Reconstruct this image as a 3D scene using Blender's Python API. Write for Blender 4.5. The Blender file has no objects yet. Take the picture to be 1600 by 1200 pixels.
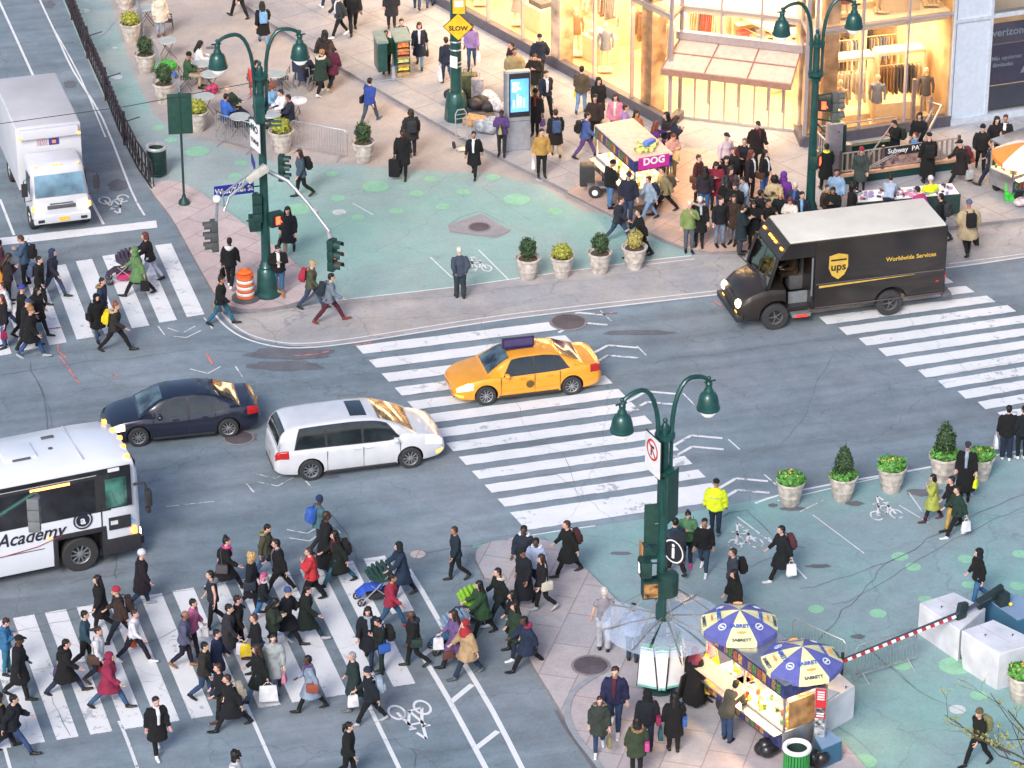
import bpy, bmesh, math, random
from math import radians as R, sin, cos, pi, tan, atan2, hypot
from mathutils import Vector as V, Matrix as M, noise as MN
# ---------------- camera, world, sun, exposure ----------------
sc = bpy.context.scene
COL = sc.collection
CH, FPX, TH = 50.0, 5600.0, R(27.8)
cd = bpy.data.cameras.new('camera'); cam = bpy.data.objects.new('camera', cd); COL.objects.link(cam)
cam.location = (0, 0, CH); cam.rotation_euler = (pi/2-TH, 0, 0)
cd.sensor_width = 36; cd.lens = FPX/1600*36; cd.clip_end = 2000; cd.clip_start = 1
sc.camera = cam
w = bpy.data.worlds.new("World"); sc.world = w; w.use_nodes = True
nt = w.node_tree; bg = nt.nodes['Background']
sky = nt.nodes.new('ShaderNodeTexSky'); sky.sky_type = 'NISHITA'; sky.sun_disc = False
SUN_EL, SUN_AZ = R(38), R(200)      # azimuth clockwise from +Y
sky.sun_elevation = SUN_EL; sky.sun_rotation = SUN_AZ; sky.air_density = 1.0; sky.dust_density = 3.0; sky.ozone_density = 1.5
nt.links.new(sky.outputs[0], bg.inputs[0]); bg.inputs[1].default_value = 0.112
sd = bpy.data.lights.new('sun', 'SUN'); sun = bpy.data.objects.new('sun', sd); COL.objects.link(sun)
sd.energy = 1.6; sd.angle = R(22); sd.color = (1, .97, .93)
sv = V((sin(SUN_AZ)*cos(SUN_EL), cos(SUN_AZ)*cos(SUN_EL), sin(SUN_EL)))
sun.rotation_euler = sv.to_track_quat('Z', 'Y').to_euler()
sc.view_settings.view_transform = 'Standard'; sc.view_settings.look = 'None'
sc.view_settings.exposure = 0.76; sc.view_settings.gamma = 1
sc.render.engine = 'CYCLES'; sc.cycles.max_bounces = 6; sc.cycles.diffuse_bounces = 3; sc.cycles.glossy_bounces = 3
sc.cycles.transmission_bounces = 4; sc.cycles.transparent_max_bounces = 8; sc.cycles.use_denoising = True
sc.cycles.sample_clamp_indirect = 8
# ---------------- helpers ----------------
def G(px, py, z=0.0):
 """ground point seen at photo pixel (px,py) on the plane of height z"""
 dx, uy = (px-800)/FPX, (600-py)/FPX
 d = V((dx, cos(TH)+uy*sin(TH), -sin(TH)+uy*cos(TH)))
 return V((0, 0, CH)) + d*((z-CH)/d.z)
def HZ(p, py):
 """height at which the vertical through p crosses photo row py"""
 k = (600-py)/FPX
 den = cos(TH)-k*(-sin(TH))
 y = p.y
 v = y*(k*cos(TH)-sin(TH))/(cos(TH)+k*sin(TH))
 return CH+v
def GA(p0, p1):
 a, b = G(*p0), G(*p1); return atan2(b.y-a.y, b.x-a.x)
def tag(o, label=None, cat=None, group=None, kind=None):
 if label: o['label'] = label
 if cat: o['category'] = cat
 if group: o['group'] = group
 if kind: o['kind'] = kind
 return o
def empty(name, loc, rz, label, cat, group=None, scale=1):
 o = bpy.data.objects.new(name, None); COL.objects.link(o)
 o.location = loc; o.rotation_euler = (0, 0, rz); o.scale = (scale,)*3; o.empty_display_size = .1
 return tag(o, label, cat, group)
MC = {}
def mat(col, rough=.6, metal=0., var=.08, sc_=6., emit=0, alpha=1, coat=0, bump=0.):
 key = (tuple(col), rough, metal, var, sc_, emit, alpha, coat, bump)
 if key in MC: return MC[key]
 m = bpy.data.materials.new('surface'); m.use_nodes = True; n = m.node_tree; b = n.nodes['Principled BSDF']
 b.inputs['Roughness'].default_value = rough; b.inputs['Metallic'].default_value = metal
 b.inputs['Coat Weight'].default_value = coat; b.inputs['Coat Roughness'].default_value = .08
 c4 = (*col, 1)
 tc = n.nodes.new('ShaderNodeTexCoord'); nz = n.nodes.new('ShaderNodeTexNoise'); nz.inputs['Scale'].default_value = sc_; nz.inputs['Detail'].default_value = 5
 n.links.new(tc.outputs['Object'], nz.inputs['Vector'])
 mr = n.nodes.new('ShaderNodeMapRange'); mr.inputs[1].default_value = .3; mr.inputs[2].default_value = .7; mr.inputs[3].default_value = 1-var*2; mr.inputs[4].default_value = 1+var
 n.links.new(nz.outputs[0], mr.inputs[0])
 mx = n.nodes.new('ShaderNodeVectorMath'); mx.operation = 'SCALE'; mx.inputs[0].default_value = col
 n.links.new(mr.outputs[0], mx.inputs['Scale']); n.links.new(mx.outputs[0], b.inputs['Base Color'])
 if emit:
  b.inputs['Emission Color'].default_value = c4; b.inputs['Emission Strength'].default_value = emit
 if alpha < 1: b.inputs['Alpha'].default_value = alpha
 if bump:
  bp = n.nodes.new('ShaderNodeBump'); bp.inputs['Strength'].default_value = bump; bp.inputs['Distance'].default_value = .02
  n.links.new(nz.outputs[0], bp.inputs['Height']); n.links.new(bp.outputs[0], b.inputs['Normal'])
 MC[key] = m; return m
def objmat(name, rough, var, sc_, bump=.25, sheen=0):
 """cloth-like material whose colour is the object's own colour"""
 m = bpy.data.materials.new(name); m.use_nodes = True; n = m.node_tree; b = n.nodes['Principled BSDF']
 b.inputs['Roughness'].default_value = rough; b.inputs['Sheen Weight'].default_value = sheen
 oi = n.nodes.new('ShaderNodeObjectInfo'); tc = n.nodes.new('ShaderNodeTexCoord')
 nz = n.nodes.new('ShaderNodeTexNoise'); nz.inputs['Scale'].default_value = sc_; nz.inputs['Detail'].default_value = 4
 ad = n.nodes.new('ShaderNodeVectorMath'); ad.operation = 'ADD'
 n.links.new(tc.outputs['Object'], ad.inputs[0]); n.links.new(oi.outputs['Random'], ad.inputs[1]); n.links.new(ad.outputs[0], nz.inputs['Vector'])
 mr = n.nodes.new('ShaderNodeMapRange'); mr.inputs[1].default_value = .3; mr.inputs[2].default_value = .7; mr.inputs[3].default_value = 1-var; mr.inputs[4].default_value = 1+var
 n.links.new(nz.outputs[0], mr.inputs[0])
 mx = n.nodes.new('ShaderNodeVectorMath'); mx.operation = 'SCALE'
 n.links.new(oi.outputs['Color'], mx.inputs[0]); n.links.new(mr.outputs[0], mx.inputs['Scale']); n.links.new(mx.outputs[0], b.inputs['Base Color'])
 bp = n.nodes.new('ShaderNodeBump'); bp.inputs['Strength'].default_value = bump; bp.inputs['Distance'].default_value = .02
 n.links.new(nz.outputs[0], bp.inputs['Height']); n.links.new(bp.outputs[0], b.inputs['Normal'])
 return m
def lin(s):
 """'#rrggbb' to linear"""
 s = s.lstrip('#'); o = []
 for i in (0, 2, 4):
  c = int(s[i:i+2], 16)/255; o.append(c/12.92 if c <= .04045 else ((c+.055)/1.055)**2.4)
 return tuple(o)
class MB:
 def __init__(s): s.v = []; s.f = []; s.m = []; s.X = M.Identity(4)
 def add(s, vs, fs, mi=0):
  b = len(s.v); s.v += [s.X @ V(p) for p in vs]; s.f += [tuple(b+i for i in f) for f in fs]; s.m += [mi]*len(fs); return s
 def box(s, c, size, rz=0, mi=0, bev=0, rx=0, ry=0, top=None):
  x, y, z = (q/2 for q in size); tx, ty = (top or (1, 1))
  vs = [(-x, -y, -z), (x, -y, -z), (x, y, -z), (-x, y, -z), (-x*tx, -y*ty, z), (x*tx, -y*ty, z), (x*tx, y*ty, z), (-x*tx, y*ty, z)]
  fs = [(0, 3, 2, 1), (4, 5, 6, 7), (0, 1, 5, 4), (1, 2, 6, 5), (2, 3, 7, 6), (3, 0, 4, 7)]
  if bev:
   bm = bmesh.new(); bv = [bm.verts.new(p) for p in vs]; [bm.faces.new([bv[i] for i in f]) for f in fs]
   bmesh.ops.bevel(bm, geom=bm.edges[:], offset=bev, segments=2, affect='EDGES', profile=.6, clamp_overlap=True)
   bm.verts.index_update(); vs = [v.co.copy() for v in bm.verts]; fs = [[v.index for v in f.verts] for f in bm.faces]; bm.free()
  T = M.Translation(c) @ M.Rotation(rz, 4, 'Z') @ M.Rotation(ry, 4, 'Y') @ M.Rotation(rx, 4, 'X')
  return s.add([T @ V(p) for p in vs], fs, mi)
 def tube(s, pts, rs, n=8, mi=0, cap=True, sq=(1, 1), up=None):
  pts = [V(p) for p in pts]
  if not hasattr(rs, '__len__'): rs = [rs]*len(pts)
  vs = []; fs = []; pu = V(up) if up else None
  for i, p in enumerate(pts):
   d = (pts[min(i+1, len(pts)-1)]-pts[max(i-1, 0)])
   if d.length < 1e-9: d = V((0, 0, 1))
   d.normalize()
   if pu is None: pu = V((0, 0, 1)) if abs(d.z) < .9 else V((1, 0, 0))
   a = pu-d*pu.dot(d)
   if a.length < 1e-4: a = d.orthogonal()
   a.normalize(); b = d.cross(a)
   pu = a
   ra = rs[i]
   r1, r2 = ra if hasattr(ra, '__len__') else (ra*sq[0], ra*sq[1])
   for k in range(n):
    t = 2*pi*k/n; vs.append(p+a*(r1*cos(t))+b*(r2*sin(t)))
  for i in range(len(pts)-1):
   for k in range(n):
    k2 = (k+1) % n; fs.append((i*n+k, i*n+k2, (i+1)*n+k2, (i+1)*n+k))
  if cap: fs.append(tuple(range(n))[::-1]); fs.append(tuple((len(pts)-1)*n+k for k in range(n)))
  return s.add(vs, fs, mi)
 def lathe(s, prof, n=16, mi=0, c=(0, 0, 0), cap=True):
  vs = []; fs = []
  for r, z in prof:
   for k in range(n): t = 2*pi*k/n; vs.append((c[0]+r*cos(t), c[1]+r*sin(t), c[2]+z))
  for i in range(len(prof)-1):
   for k in range(n): k2 = (k+1) % n; fs.append((i*n+k, i*n+k2, (i+1)*n+k2, (i+1)*n+k))
  if cap:
   if prof[0][0] > 1e-4: fs.append(tuple(range(n))[::-1])
   if prof[-1][0] > 1e-4: fs.append(tuple((len(prof)-1)*n+k for k in range(n)))
  return s.add(vs, fs, mi)
 def ball(s, c, r, n=12, m=8, mi=0, rot=None):
  if not hasattr(r, '__len__'): r = (r, r, r)
  vs = []; fs = []; Q = rot or M.Identity(3)
  for i in range(m+1):
   a = pi*i/m-pi/2
   for k in range(n):
    t = 2*pi*k/n; vs.append(V(c)+Q @ V((r[0]*cos(a)*cos(t), r[1]*cos(a)*sin(t), r[2]*sin(a))))
  for i in range(m):
   for k in range(n): k2 = (k+1) % n; fs.append((i*n+k, i*n+k2, (i+1)*n+k2, (i+1)*n+k))
  return s.add(vs, fs, mi)
 def prism(s, poly, z0, z1, mi=0, side=None):
  n = len(poly); a = sum(poly[i][0]*poly[(i+1) % n][1]-poly[(i+1) % n][0]*poly[i][1] for i in range(n))
  if a < 0: poly = poly[::-1]
  vs = [(p[0], p[1], z0) for p in poly]+[(p[0], p[1], z1) for p in poly]
  s.add(vs, [tuple(range(n, 2*n))], mi)
  return s.add(vs, [tuple(range(n))[::-1]]+[(i, (i+1) % n, n+(i+1) % n, n+i) for i in range(n)], mi if side is None else side)
 def build(s, name, mats, parent=None, loc=None, rz=0, smooth=40, color=None):
  me = bpy.data.meshes.new(name); me.from_pydata([tuple(p) for p in s.v], [], s.f)
  if not isinstance(mats, (list, tuple)): mats = [mats]
  for m in mats: me.materials.append(m)
  me.polygons.foreach_set('material_index', s.m)
  if smooth: me.shade_smooth(); me.set_sharp_from_angle(angle=R(smooth))
  me.validate(); me.update()
  o = bpy.data.objects.new(name, me); COL.objects.link(o); o.parent = parent
  if loc is not None: o.location = loc
  o.rotation_euler = (0, 0, rz)
  if color: o.color = (*color, 1)
  return o
def subp(o, parent): o.parent = parent; return o
def text(t, size, m, parent, loc, rot, name='lettering', ext=.004, sx=1., shear=0., italic=False, bold=0.):
 cu = bpy.data.curves.new('t', 'FONT'); cu.body = t; cu.size = size; cu.extrude = ext; cu.align_x = 'CENTER'; cu.align_y = 'CENTER'; cu.shear = shear; cu.resolution_u = 3; cu.offset = bold
 to = bpy.data.objects.new('t', cu); COL.objects.link(to)
 dg = bpy.context.evaluated_depsgraph_get(); me = bpy.data.meshes.new_from_object(to.evaluated_get(dg)); bpy.data.objects.remove(to); bpy.data.curves.remove(cu)
 for v in me.vertices: v.co.x *= sx
 me.materials.clear(); me.materials.append(m)
 o = bpy.data.objects.new(name, me); COL.objects.link(o); o.parent = parent; o.location = loc; o.rotation_euler = rot; return o
def inpoly(x, y, P):
 c = False; n = len(P)
 for i in range(n):
  a, b = P[i], P[i-1]
  if (a[1] > y) != (b[1] > y) and x < (b[0]-a[0])*(y-a[1])/(b[1]-a[1])+a[0]: c = not c
 return c
rnd = random.Random(7)
# ---------------- ground ----------------
SA = GA((800, 775), (1100, 736))   # direction of the street stripes
def ground_mat(name, base, var=.12, stain=.25, sc1=.18, tint=None, tint_amt=0., tint_scale=.12, tint_lo=.42, tint_hi=.6, grain=.17, brick=None, rough=.85, streak=0., wear=None, crackl=0.):
 m = bpy.data.materials.new(name); m.use_nodes = True; n = m.node_tree; L = n.links.new; b = n.nodes['Principled BSDF']
 b.inputs['Roughness'].default_value = rough
 tc = n.nodes.new('ShaderNodeTexCoord')
 def noise(s, d=6, r=.6, vec=None):
  q = n.nodes.new('ShaderNodeTexNoise'); q.inputs['Scale'].default_value = s; q.inputs['Detail'].default_value = d; q.inputs['Roughness'].default_value = r
  L(vec or tc.outputs['Object'], q.inputs['Vector']); return q.outputs[0]
 def rng(i, a, b_, c, d):
  q = n.nodes.new('ShaderNodeMapRange'); L(i, q.inputs[0])
  for k, v in zip((1, 2, 3, 4), (a, b_, c, d)): q.inputs[k].default_value = v
  return q.outputs[0]
 def mul(a, c):
  q = n.nodes.new('ShaderNodeMath'); q.operation = 'MULTIPLY'; L(a, q.inputs[0])
  if isinstance(c, float): q.inputs[1].default_value = c
  else: L(c, q.inputs[1])
  return q.outputs[0]
 mp = n.nodes.new('ShaderNodeMapping'); mp.inputs['Rotation'].default_value = (0, 0, -SA); L(tc.outputs['Object'], mp.inputs[0])
 k = rng(noise(sc1), .3, .7, 1-var, 1+var)
 k = mul(k, rng(noise(1.3, 8, .7), .35, .62, 1-stain*.5, 1+stain*.25))
 k = mul(k, rng(noise(38., 3, .7), .3, .7, 1-grain, 1+grain))
 k = mul(k, rng(noise(.42, 10, .8), .60, .74, 1., 1-stain*.75))
 k = mul(k, rng(noise(9., 6, .8), .3, .7, 1-grain*.6, 1+grain*.6))
 if streak:
  ms = n.nodes.new('ShaderNodeMapping'); ms.inputs['Scale'].default_value = (.06, 1.1, 1); L(mp.outputs[0], ms.inputs[0])
  k = mul(k, rng(noise(1., 5, .6, ms.outputs[0]), .35, .65, 1-streak, 1+streak*.5))
 if crackl:
  vo = n.nodes.new('ShaderNodeTexVoronoi'); vo.feature = 'DISTANCE_TO_EDGE'; vo.inputs['Scale'].default_value = .22
  wn = n.nodes.new('ShaderNodeTexNoise'); wn.inputs['Scale'].default_value = 1.2; wn.inputs['Detail'].default_value = 5; L(tc.outputs['Object'], wn.inputs['Vector'])
  ad = n.nodes.new('ShaderNodeMixRGB'); ad.blend_type = 'ADD'; ad.inputs[0].default_value = .9; L(tc.outputs['Object'], ad.inputs[1]); L(wn.outputs['Color'], ad.inputs[2]); L(ad.outputs[0], vo.inputs['Vector'])
  k = mul(k, rng(vo.outputs[0], .0, .006, 1-crackl, 1.))
 vs = n.nodes.new('ShaderNodeTexVoronoi'); vs.inputs['Scale'].default_value = 1.1; L(tc.outputs['Object'], vs.inputs['Vector'])
 k = mul(k, rng(vs.outputs['Distance'], .035, .06, .8, 1.))
 col = n.nodes.new('ShaderNodeRGB'); col.outputs[0].default_value = (*base, 1); cur = col.outputs[0]
 if tint:
  t = n.nodes.new('ShaderNodeMixRGB'); t.inputs[2].default_value = (*tint, 1); L(cur, t.inputs[1])
  tn = rng(noise(tint_scale, 9, .68), tint_lo, tint_hi, 0, tint_amt); L(tn, t.inputs[0]); cur = t.outputs[0]
 if brick:
  bw, bh, ang, bc = brick
  m2 = n.nodes.new('ShaderNodeMapping'); m2.inputs['Rotation'].default_value = (0, 0, ang); L(tc.outputs['Object'], m2.inputs[0])
  br = n.nodes.new('ShaderNodeTexBrick'); br.inputs['Scale'].default_value = 1; br.inputs['Brick Width'].default_value = bw; br.inputs['Row Height'].default_value = bh
  br.inputs['Mortar Size'].default_value = .018; br.inputs['Mortar Smooth'].default_value = .3; br.inputs['Bias'].default_value = 0
  L(m2.outputs[0], br.inputs['Vector'])
  br.inputs['Color1'].default_value = (1, 1, 1, 1); br.inputs['Color2'].default_value = bc; br.inputs['Mortar'].default_value = (.62, .57, .57, 1)
  q = n.nodes.new('ShaderNodeMixRGB'); q.blend_type = 'MULTIPLY'; q.inputs[0].default_value = 1; L(cur, q.inputs[1]); L(br.outputs[0], q.inputs[2]); cur = q.outputs[0]
 if wear:
  t = n.nodes.new('ShaderNodeMixRGB'); t.inputs[1].default_value = (*wear[0], 1); L(cur, t.inputs[2])
  L(rng(mul(rng(noise(.5, 4), .3, .6, .78, 1.15), noise(3.2, 10, .75)), wear[1], wear[1]+.05, wear[2], 1), t.inputs[0]); cur = t.outputs[0]
 sx = n.nodes.new('ShaderNodeVectorMath'); sx.operation = 'SCALE'; L(cur, sx.inputs[0]); L(k, sx.inputs['Scale']); L(sx.outputs[0], b.inputs['Base Color'])
 bp = n.nodes.new('ShaderNodeBump'); bp.inputs['Strength'].default_value = .3; bp.inputs['Distance'].default_value = .01; L(noise(45., 3), bp.inputs['Height']); L(bp.outputs[0], b.inputs['Normal'])
 return m
ASPH = (.180, .238, .285)
m_road = ground_mat('asphalt', ASPH, var=.14, stain=.3, tint=(.235, .262, .30), tint_amt=.7, streak=.2, crackl=.22)
m_strip = ground_mat('concrete_lane', (.36, .355, .375), var=.1, stain=.25, tint=(.47, .43, .40), tint_amt=.8, tint_scale=.3, streak=.1, crackl=.3)
m_green = ground_mat('green_paint', (.25, .43, .405), var=.07, stain=.16, tint=(.33, .39, .405), tint_amt=.9, tint_scale=.11, tint_lo=.40, tint_hi=.6, crackl=.15)
m_green2 = ground_mat('worn_green_paint', (.21, .40, .39), var=.08, stain=.2, tint=(.245, .32, .36), tint_amt=.92, tint_scale=.1, tint_lo=.38, tint_hi=.56, crackl=.2)
m_beige = ground_mat('plaza_gravel', (.41, .365, .345), var=.08, stain=.22, tint=(.36, .335, .34), tint_amt=.7, crackl=.1)
m_side = ground_mat('sidewalk', (.345, .345, .37), var=.12, stain=.25, brick=(1.5, 1.5, -GA((635, 170), (950, 337)), (.9, .9, .92, 1)))
m_pink = ground_mat('pink_paving', (.52, .42, .42), var=.1, stain=.25, tint=(.48, .43, .44), tint_amt=.7, tint_scale=.4, brick=(1.55, 1.0, -SA-R(40), (.93, .9, .9, 1)))
m_corner = ground_mat('corner_paving', (.52, .39, .34), var=.1, stain=.2, brick=(1.5, 1.0, -SA-R(40), (.92, .88, .86, 1)))
m_pink2 = ground_mat('bottom_paving', (.47, .41, .42), var=.1, stain=.25, tint=(.39, .40, .43), tint_amt=.8, tint_scale=.25, brick=(1.55, 1.0, -SA-R(60), (.93, .9, .92, 1)))
m_kerb = ground_mat('kerb_stone', (.24, .22, .23), var=.15, stain=.4)
m_kerb2 = ground_mat('steel_kerb', (.3, .32, .36), var=.12, stain=.3)
m_white = ground_mat('white_paint', (.74, .75, .78), var=.05, stain=.12, grain=.05, rough=.7, wear=((.3, .32, .37), .36, .25), crackl=.25)
m_whiteworn = ground_mat('worn_white_paint', (.7, .71, .74), var=.05, stain=.15, rough=.7, wear=((.18, .21, .25), .42, .1), crackl=.4)
m_crack = ground_mat('tar_crack', (.135, .155, .18), var=.2)
m_patch = ground_mat('asphalt_patch', (.14, .145, .17), var=.15, stain=.4)
m_orange = ground_mat('orange_marks', (.75, .2, .17), wear=((.15, .15, .18), .46, .1))
m_dot = ground_mat('dot_green', (.27, .53, .37), var=.05, wear=((.22, .38, .36), .34, .3))
m_dotw = ground_mat('dot_white', (.55, .6, .62), var=.05, wear=((.25, .36, .36), .42, .2))
m_iron = ground_mat('manhole_iron', (.10, .085, .1), var=.2, stain=.5, rough=.6)
def sheet(name, polypx, m, z, sub=False):
 mb = MB(); pts = [G(p[0], p[1], 0) for p in polypx]
 mb.add([(p.x, p.y, z) for p in pts], [tuple(range(len(pts)))] if sum(pts[i].x*pts[(i+1) % len(pts)].y-pts[(i+1) % len(pts)].x*pts[i].y for i in range(len(pts))) > 0 else [tuple(range(len(pts)))[::-1]])
 o = mb.build(name, m, smooth=0); o['kind'] = 'structure'; return o
def spl(pts, n=6, closed=False):
 out = []; N = len(pts)
 for i in range(N-1 if not closed else N):
  g = lambda k: pts[k % N] if closed else pts[max(0, min(N-1, k))]
  a, b, c, d = g(i-1), g(i), g(i+1), g(i+2)
  for k in range(n):
   t = k/n
   out.append(tuple(.5*((2*b[j])+(-a[j]+c[j])*t+(2*a[j]-5*b[j]+4*c[j]-d[j])*t*t+(-a[j]+3*b[j]-3*c[j]+d[j])*t**3) for j in range(len(b))))
 if not closed: out.append(tuple(pts[-1]))
 return out
g = MB(); g.add([(-900, -300, 0), (900, -300, 0), (900, 1500, 0), (-900, 1500, 0)], [(0, 1, 2, 3)]); tag(g.build('road', m_road, smooth=0), kind='structure')
KB = [(-40, -330), (95, -175), (250, -75), (340, -18), (422, 40), (478, 75), (532, 110), (635, 170), (717, 217), (800, 260), (885, 302), (950, 337), (1012, 367), (1040, 381), (1065, 390), (1087, 396), (1112, 399), (1162, 397), (1300, 382), (1530, 354), (1600, 346), (1900, 305)]
green1 = [(20, -330), (10, -110), (98, 0), (150, 125), (195, 222), (236, 300), (262, 290), (300, 300), (355, 335), (405, 372), (455, 410), (492, 448), (515, 471), (710, 449), (800, 437), (900, 423), (1000, 409), (1085, 398), (1065, 390), (1012, 367), (950, 337), (910, 330), (850, 292), (760, 270), (640, 266), (540, 258), (440, 256), (380, 240), (330, 222), (290, 215), (240, 180), (215, 130), (192, 65), (172, 0), (90, -180), (60, -330)]
sheet('green_plaza_ground', green1, m_green, .004)
sheet('plaza_ground', [(172, 0), (90, -180), (60, -330)]+[p for p in KB[0:12]]+[(910, 330), (850, 292), (760, 270), (640, 266), (540, 258), (440, 256), (380, 240), (330, 222), (290, 215), (240, 180), (215, 130), (192, 65)], m_beige, .004)
sheet('concrete_lane', [(345, 492), (400, 489), (470, 480), (515, 471), (710, 449), (800, 437), (900, 423), (1000, 409), (1085, 398), (1162, 397), (1300, 382), (1530, 354), (1600, 346), (1900, 305), (1900, 358), (1600, 402), (1480, 419), (1137, 459), (800, 498), (560, 535), (470, 543), (400, 531), (365, 513)], m_strip, .004)
sheet('lower_plaza_ground', [(850, 834), (1100, 797), (1200, 777), (1350, 747), (1450, 730), (1600, 704), (2000, 640), (2000, 1500), (1400, 1500), (930, 1400), (700, 1000), (740, 850)], m_green2, .004)
sheet('lower_road_apron', [(700, 870), (740, 856), (850, 838), (905, 885), (945, 925), (1000, 975), (1080, 1010), (1000, 1300), (880, 1400), (700, 1300), (600, 1000)], m_road, .008)
RAISED = []
def raised(name, poly, m, h=.13):
 W = [G(p[0], p[1], 0) for p in poly]; RAISED.append(([(p.x, p.y) for p in W], h))
 mb = MB(); mb.prism([(p.x, p.y) for p in W], -.02, h, 0, 1); o = mb.build(name, [m, m_kerb], smooth=0); o['kind'] = 'structure'; return o
isl = spl([(236, 302), (246, 290), (265, 288), (290, 293), (320, 310), (355, 335), (405, 372), (455, 410), (488, 444), (486, 466), (455, 480), (410, 488), (368, 486), (345, 474), (330, 455), (300, 402), (268, 345)], 4, True)
raised('corner_pavement', isl, m_pink)
raised('upper_sidewalk', KB+[(1900, -600), (-400, -600)], m_side)
cn = MB(); cw = [(885, 300), (950, 333), (1012, 362), (1065, 385), (1087, 391), (1112, 394), (1162, 392), (1280, 378), (1260, 330), (1210, 270), (1100, 232), (1040, 232), (960, 262), (905, 285)]
pts = [G(p[0], p[1], .13) for p in cw]; cn.add([(p.x, p.y, .134) for p in pts], [tuple(range(len(pts)))]); tag(cn.build('corner_paving', m_corner, smooth=0), kind='structure')
low = spl([(743, 880), (746, 864), (768, 853), (815, 849), (862, 853), (905, 885), (945, 925), (1000, 975), (1080, 1010), (1160, 1040), (1250, 1108), (1330, 1180), (1420, 1290)], 4)+[(1500, 1500), (1100, 1500)]+spl([(1000, 1300), (932, 1200), (900, 1156), (885, 1132), (860, 1090), (825, 1030), (799, 950), (785, 920), (757, 908)], 4)
raised('lower_pavement', low, m_pink2)
def ribbon(mb, px, wpx, z=.012, world=None, n=3, jit=0, mi=0):
 """strip along a pixel polyline, its width given in photo pixels"""
 P = [G(p[0], p[1], 0) for p in px]
 if n > 1 and len(P) > 2: P = [V(q) for q in spl([tuple(p) for p in P], n)]
 if jit:
  Q = []
  for a, b in zip(P[:-1], P[1:]):
   k = max(1, int((b-a).length/.35))
   for i in range(k):
    t = i/k; q = a.lerp(b, t); f = MN.noise_vector(q*.35)*.35+MN.noise_vector(q*1.6)*.12; Q.append(q+V((rnd.uniform(-jit, jit)+f.x, rnd.uniform(-jit, jit)+f.y, 0)))
  P = Q+[P[-1]]
 Wd = wpx/56/2 if world is None else world/2
 L_, R_ = [], []
 for i, p in enumerate(P):
  d = P[min(i+1, len(P)-1)]-P[max(i-1, 0)]; d.z = 0; d.normalize(); q = V((-d.y, d.x, 0))
  ww = Wd*(rnd.uniform(.5, 1.3) if jit else 1)
  L_.append((p.x+q.x*ww, p.y+q.y*ww, z)); R_.append((p.x-q.x*ww, p.y-q.y*ww, z))
 N = len(P); mb.add(L_+R_, [(N+i, N+i+1, i+1, i) for i in range(N-1)], mi)
def quadpx(mb, a, b, c, d, z=.012, rag=.03, mi=0):
 """stripe with slightly ragged ends; a-b top edge, d-c bottom edge"""
 A, B, C, D = (G(*p) for p in (a, b, c, d)); n = 24; Tp, Bt = [], []
 for i in range(n+1):
  t = i/n; r1 = rnd.uniform(-rag, rag); r2 = rnd.uniform(-rag, rag); e = (D-A).normalized()
  p = A.lerp(B, t)+e*r1*.5; q = D.lerp(C, t)+e*r2*.5; Tp.append((p.x, p.y, z)); Bt.append((q.x, q.y, z))
 mb.add(Tp+Bt, [(n+1+i, n+2+i, i+1, i) for i in range(n)], mi)
def lerp2(a, b, t): return (a[0]+(b[0]-a[0])*t, a[1]+(b[1]-a[1])*t)
mk = MB()
for i in range(13):
 TL = (556+20.1*i, 541+21.7*i); TR = (862+20.8*i, 503+21*i); NL = (TL[0]+20.1, TL[1]+21.7); NR = (TR[0]+20.8, TR[1]+21)
 f = .58 if i < 12 else 1.25
 quadpx(mk, TL, TR, lerp2(TR, NR, f), lerp2(TL, NL, f))
tag(mk.build('middle_road_marking', m_white, smooth=0), kind='structure')
mk = MB()
for k in range(-1, 14):
 TL = (1310+31*(k-2), 512+16.6*(k-2)); TR = (1509+32.5*k, 447+15*k); quadpx(mk, TL, TR, (TR[0]+14, TR[1]+10), (TL[0]+13, TL[1]+12))
tag(mk.build('right_road_marking', m_white, smooth=0), kind='structure')
mk = MB()
for i in range(-1, 13):
 T = (20+49.8*(i-1), 966-8.4*(i-1)); B = (36+52.6*i, 1165-8.3*i)
 if i == 12: B = lerp2(T, B, .45)
 w1, w2 = 33.5, 34.5; quadpx(mk, T, (T[0]+w1, T[1]-5.3), (B[0]+w2, B[1]-5.3), B)
tag(mk.build('lower_road_marking', m_white, smooth=0), kind='structure')
mk = MB()
for k in range(-4, 6):
 T = (36+41.2*k, 425-8.2*k); B = (77+43*k, 540-8.8*k); quadpx(mk, T, (T[0]+25.5, T[1]-3.5), (B[0]+27.5, B[1]-4.5), B)
quadpx(mk, (-60, 379), (244, 345), (246, 356), (-60, 391))
tag(mk.build('upper_left_road_marking', m_white, smooth=0), kind='structure')
mk = MB()
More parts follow.
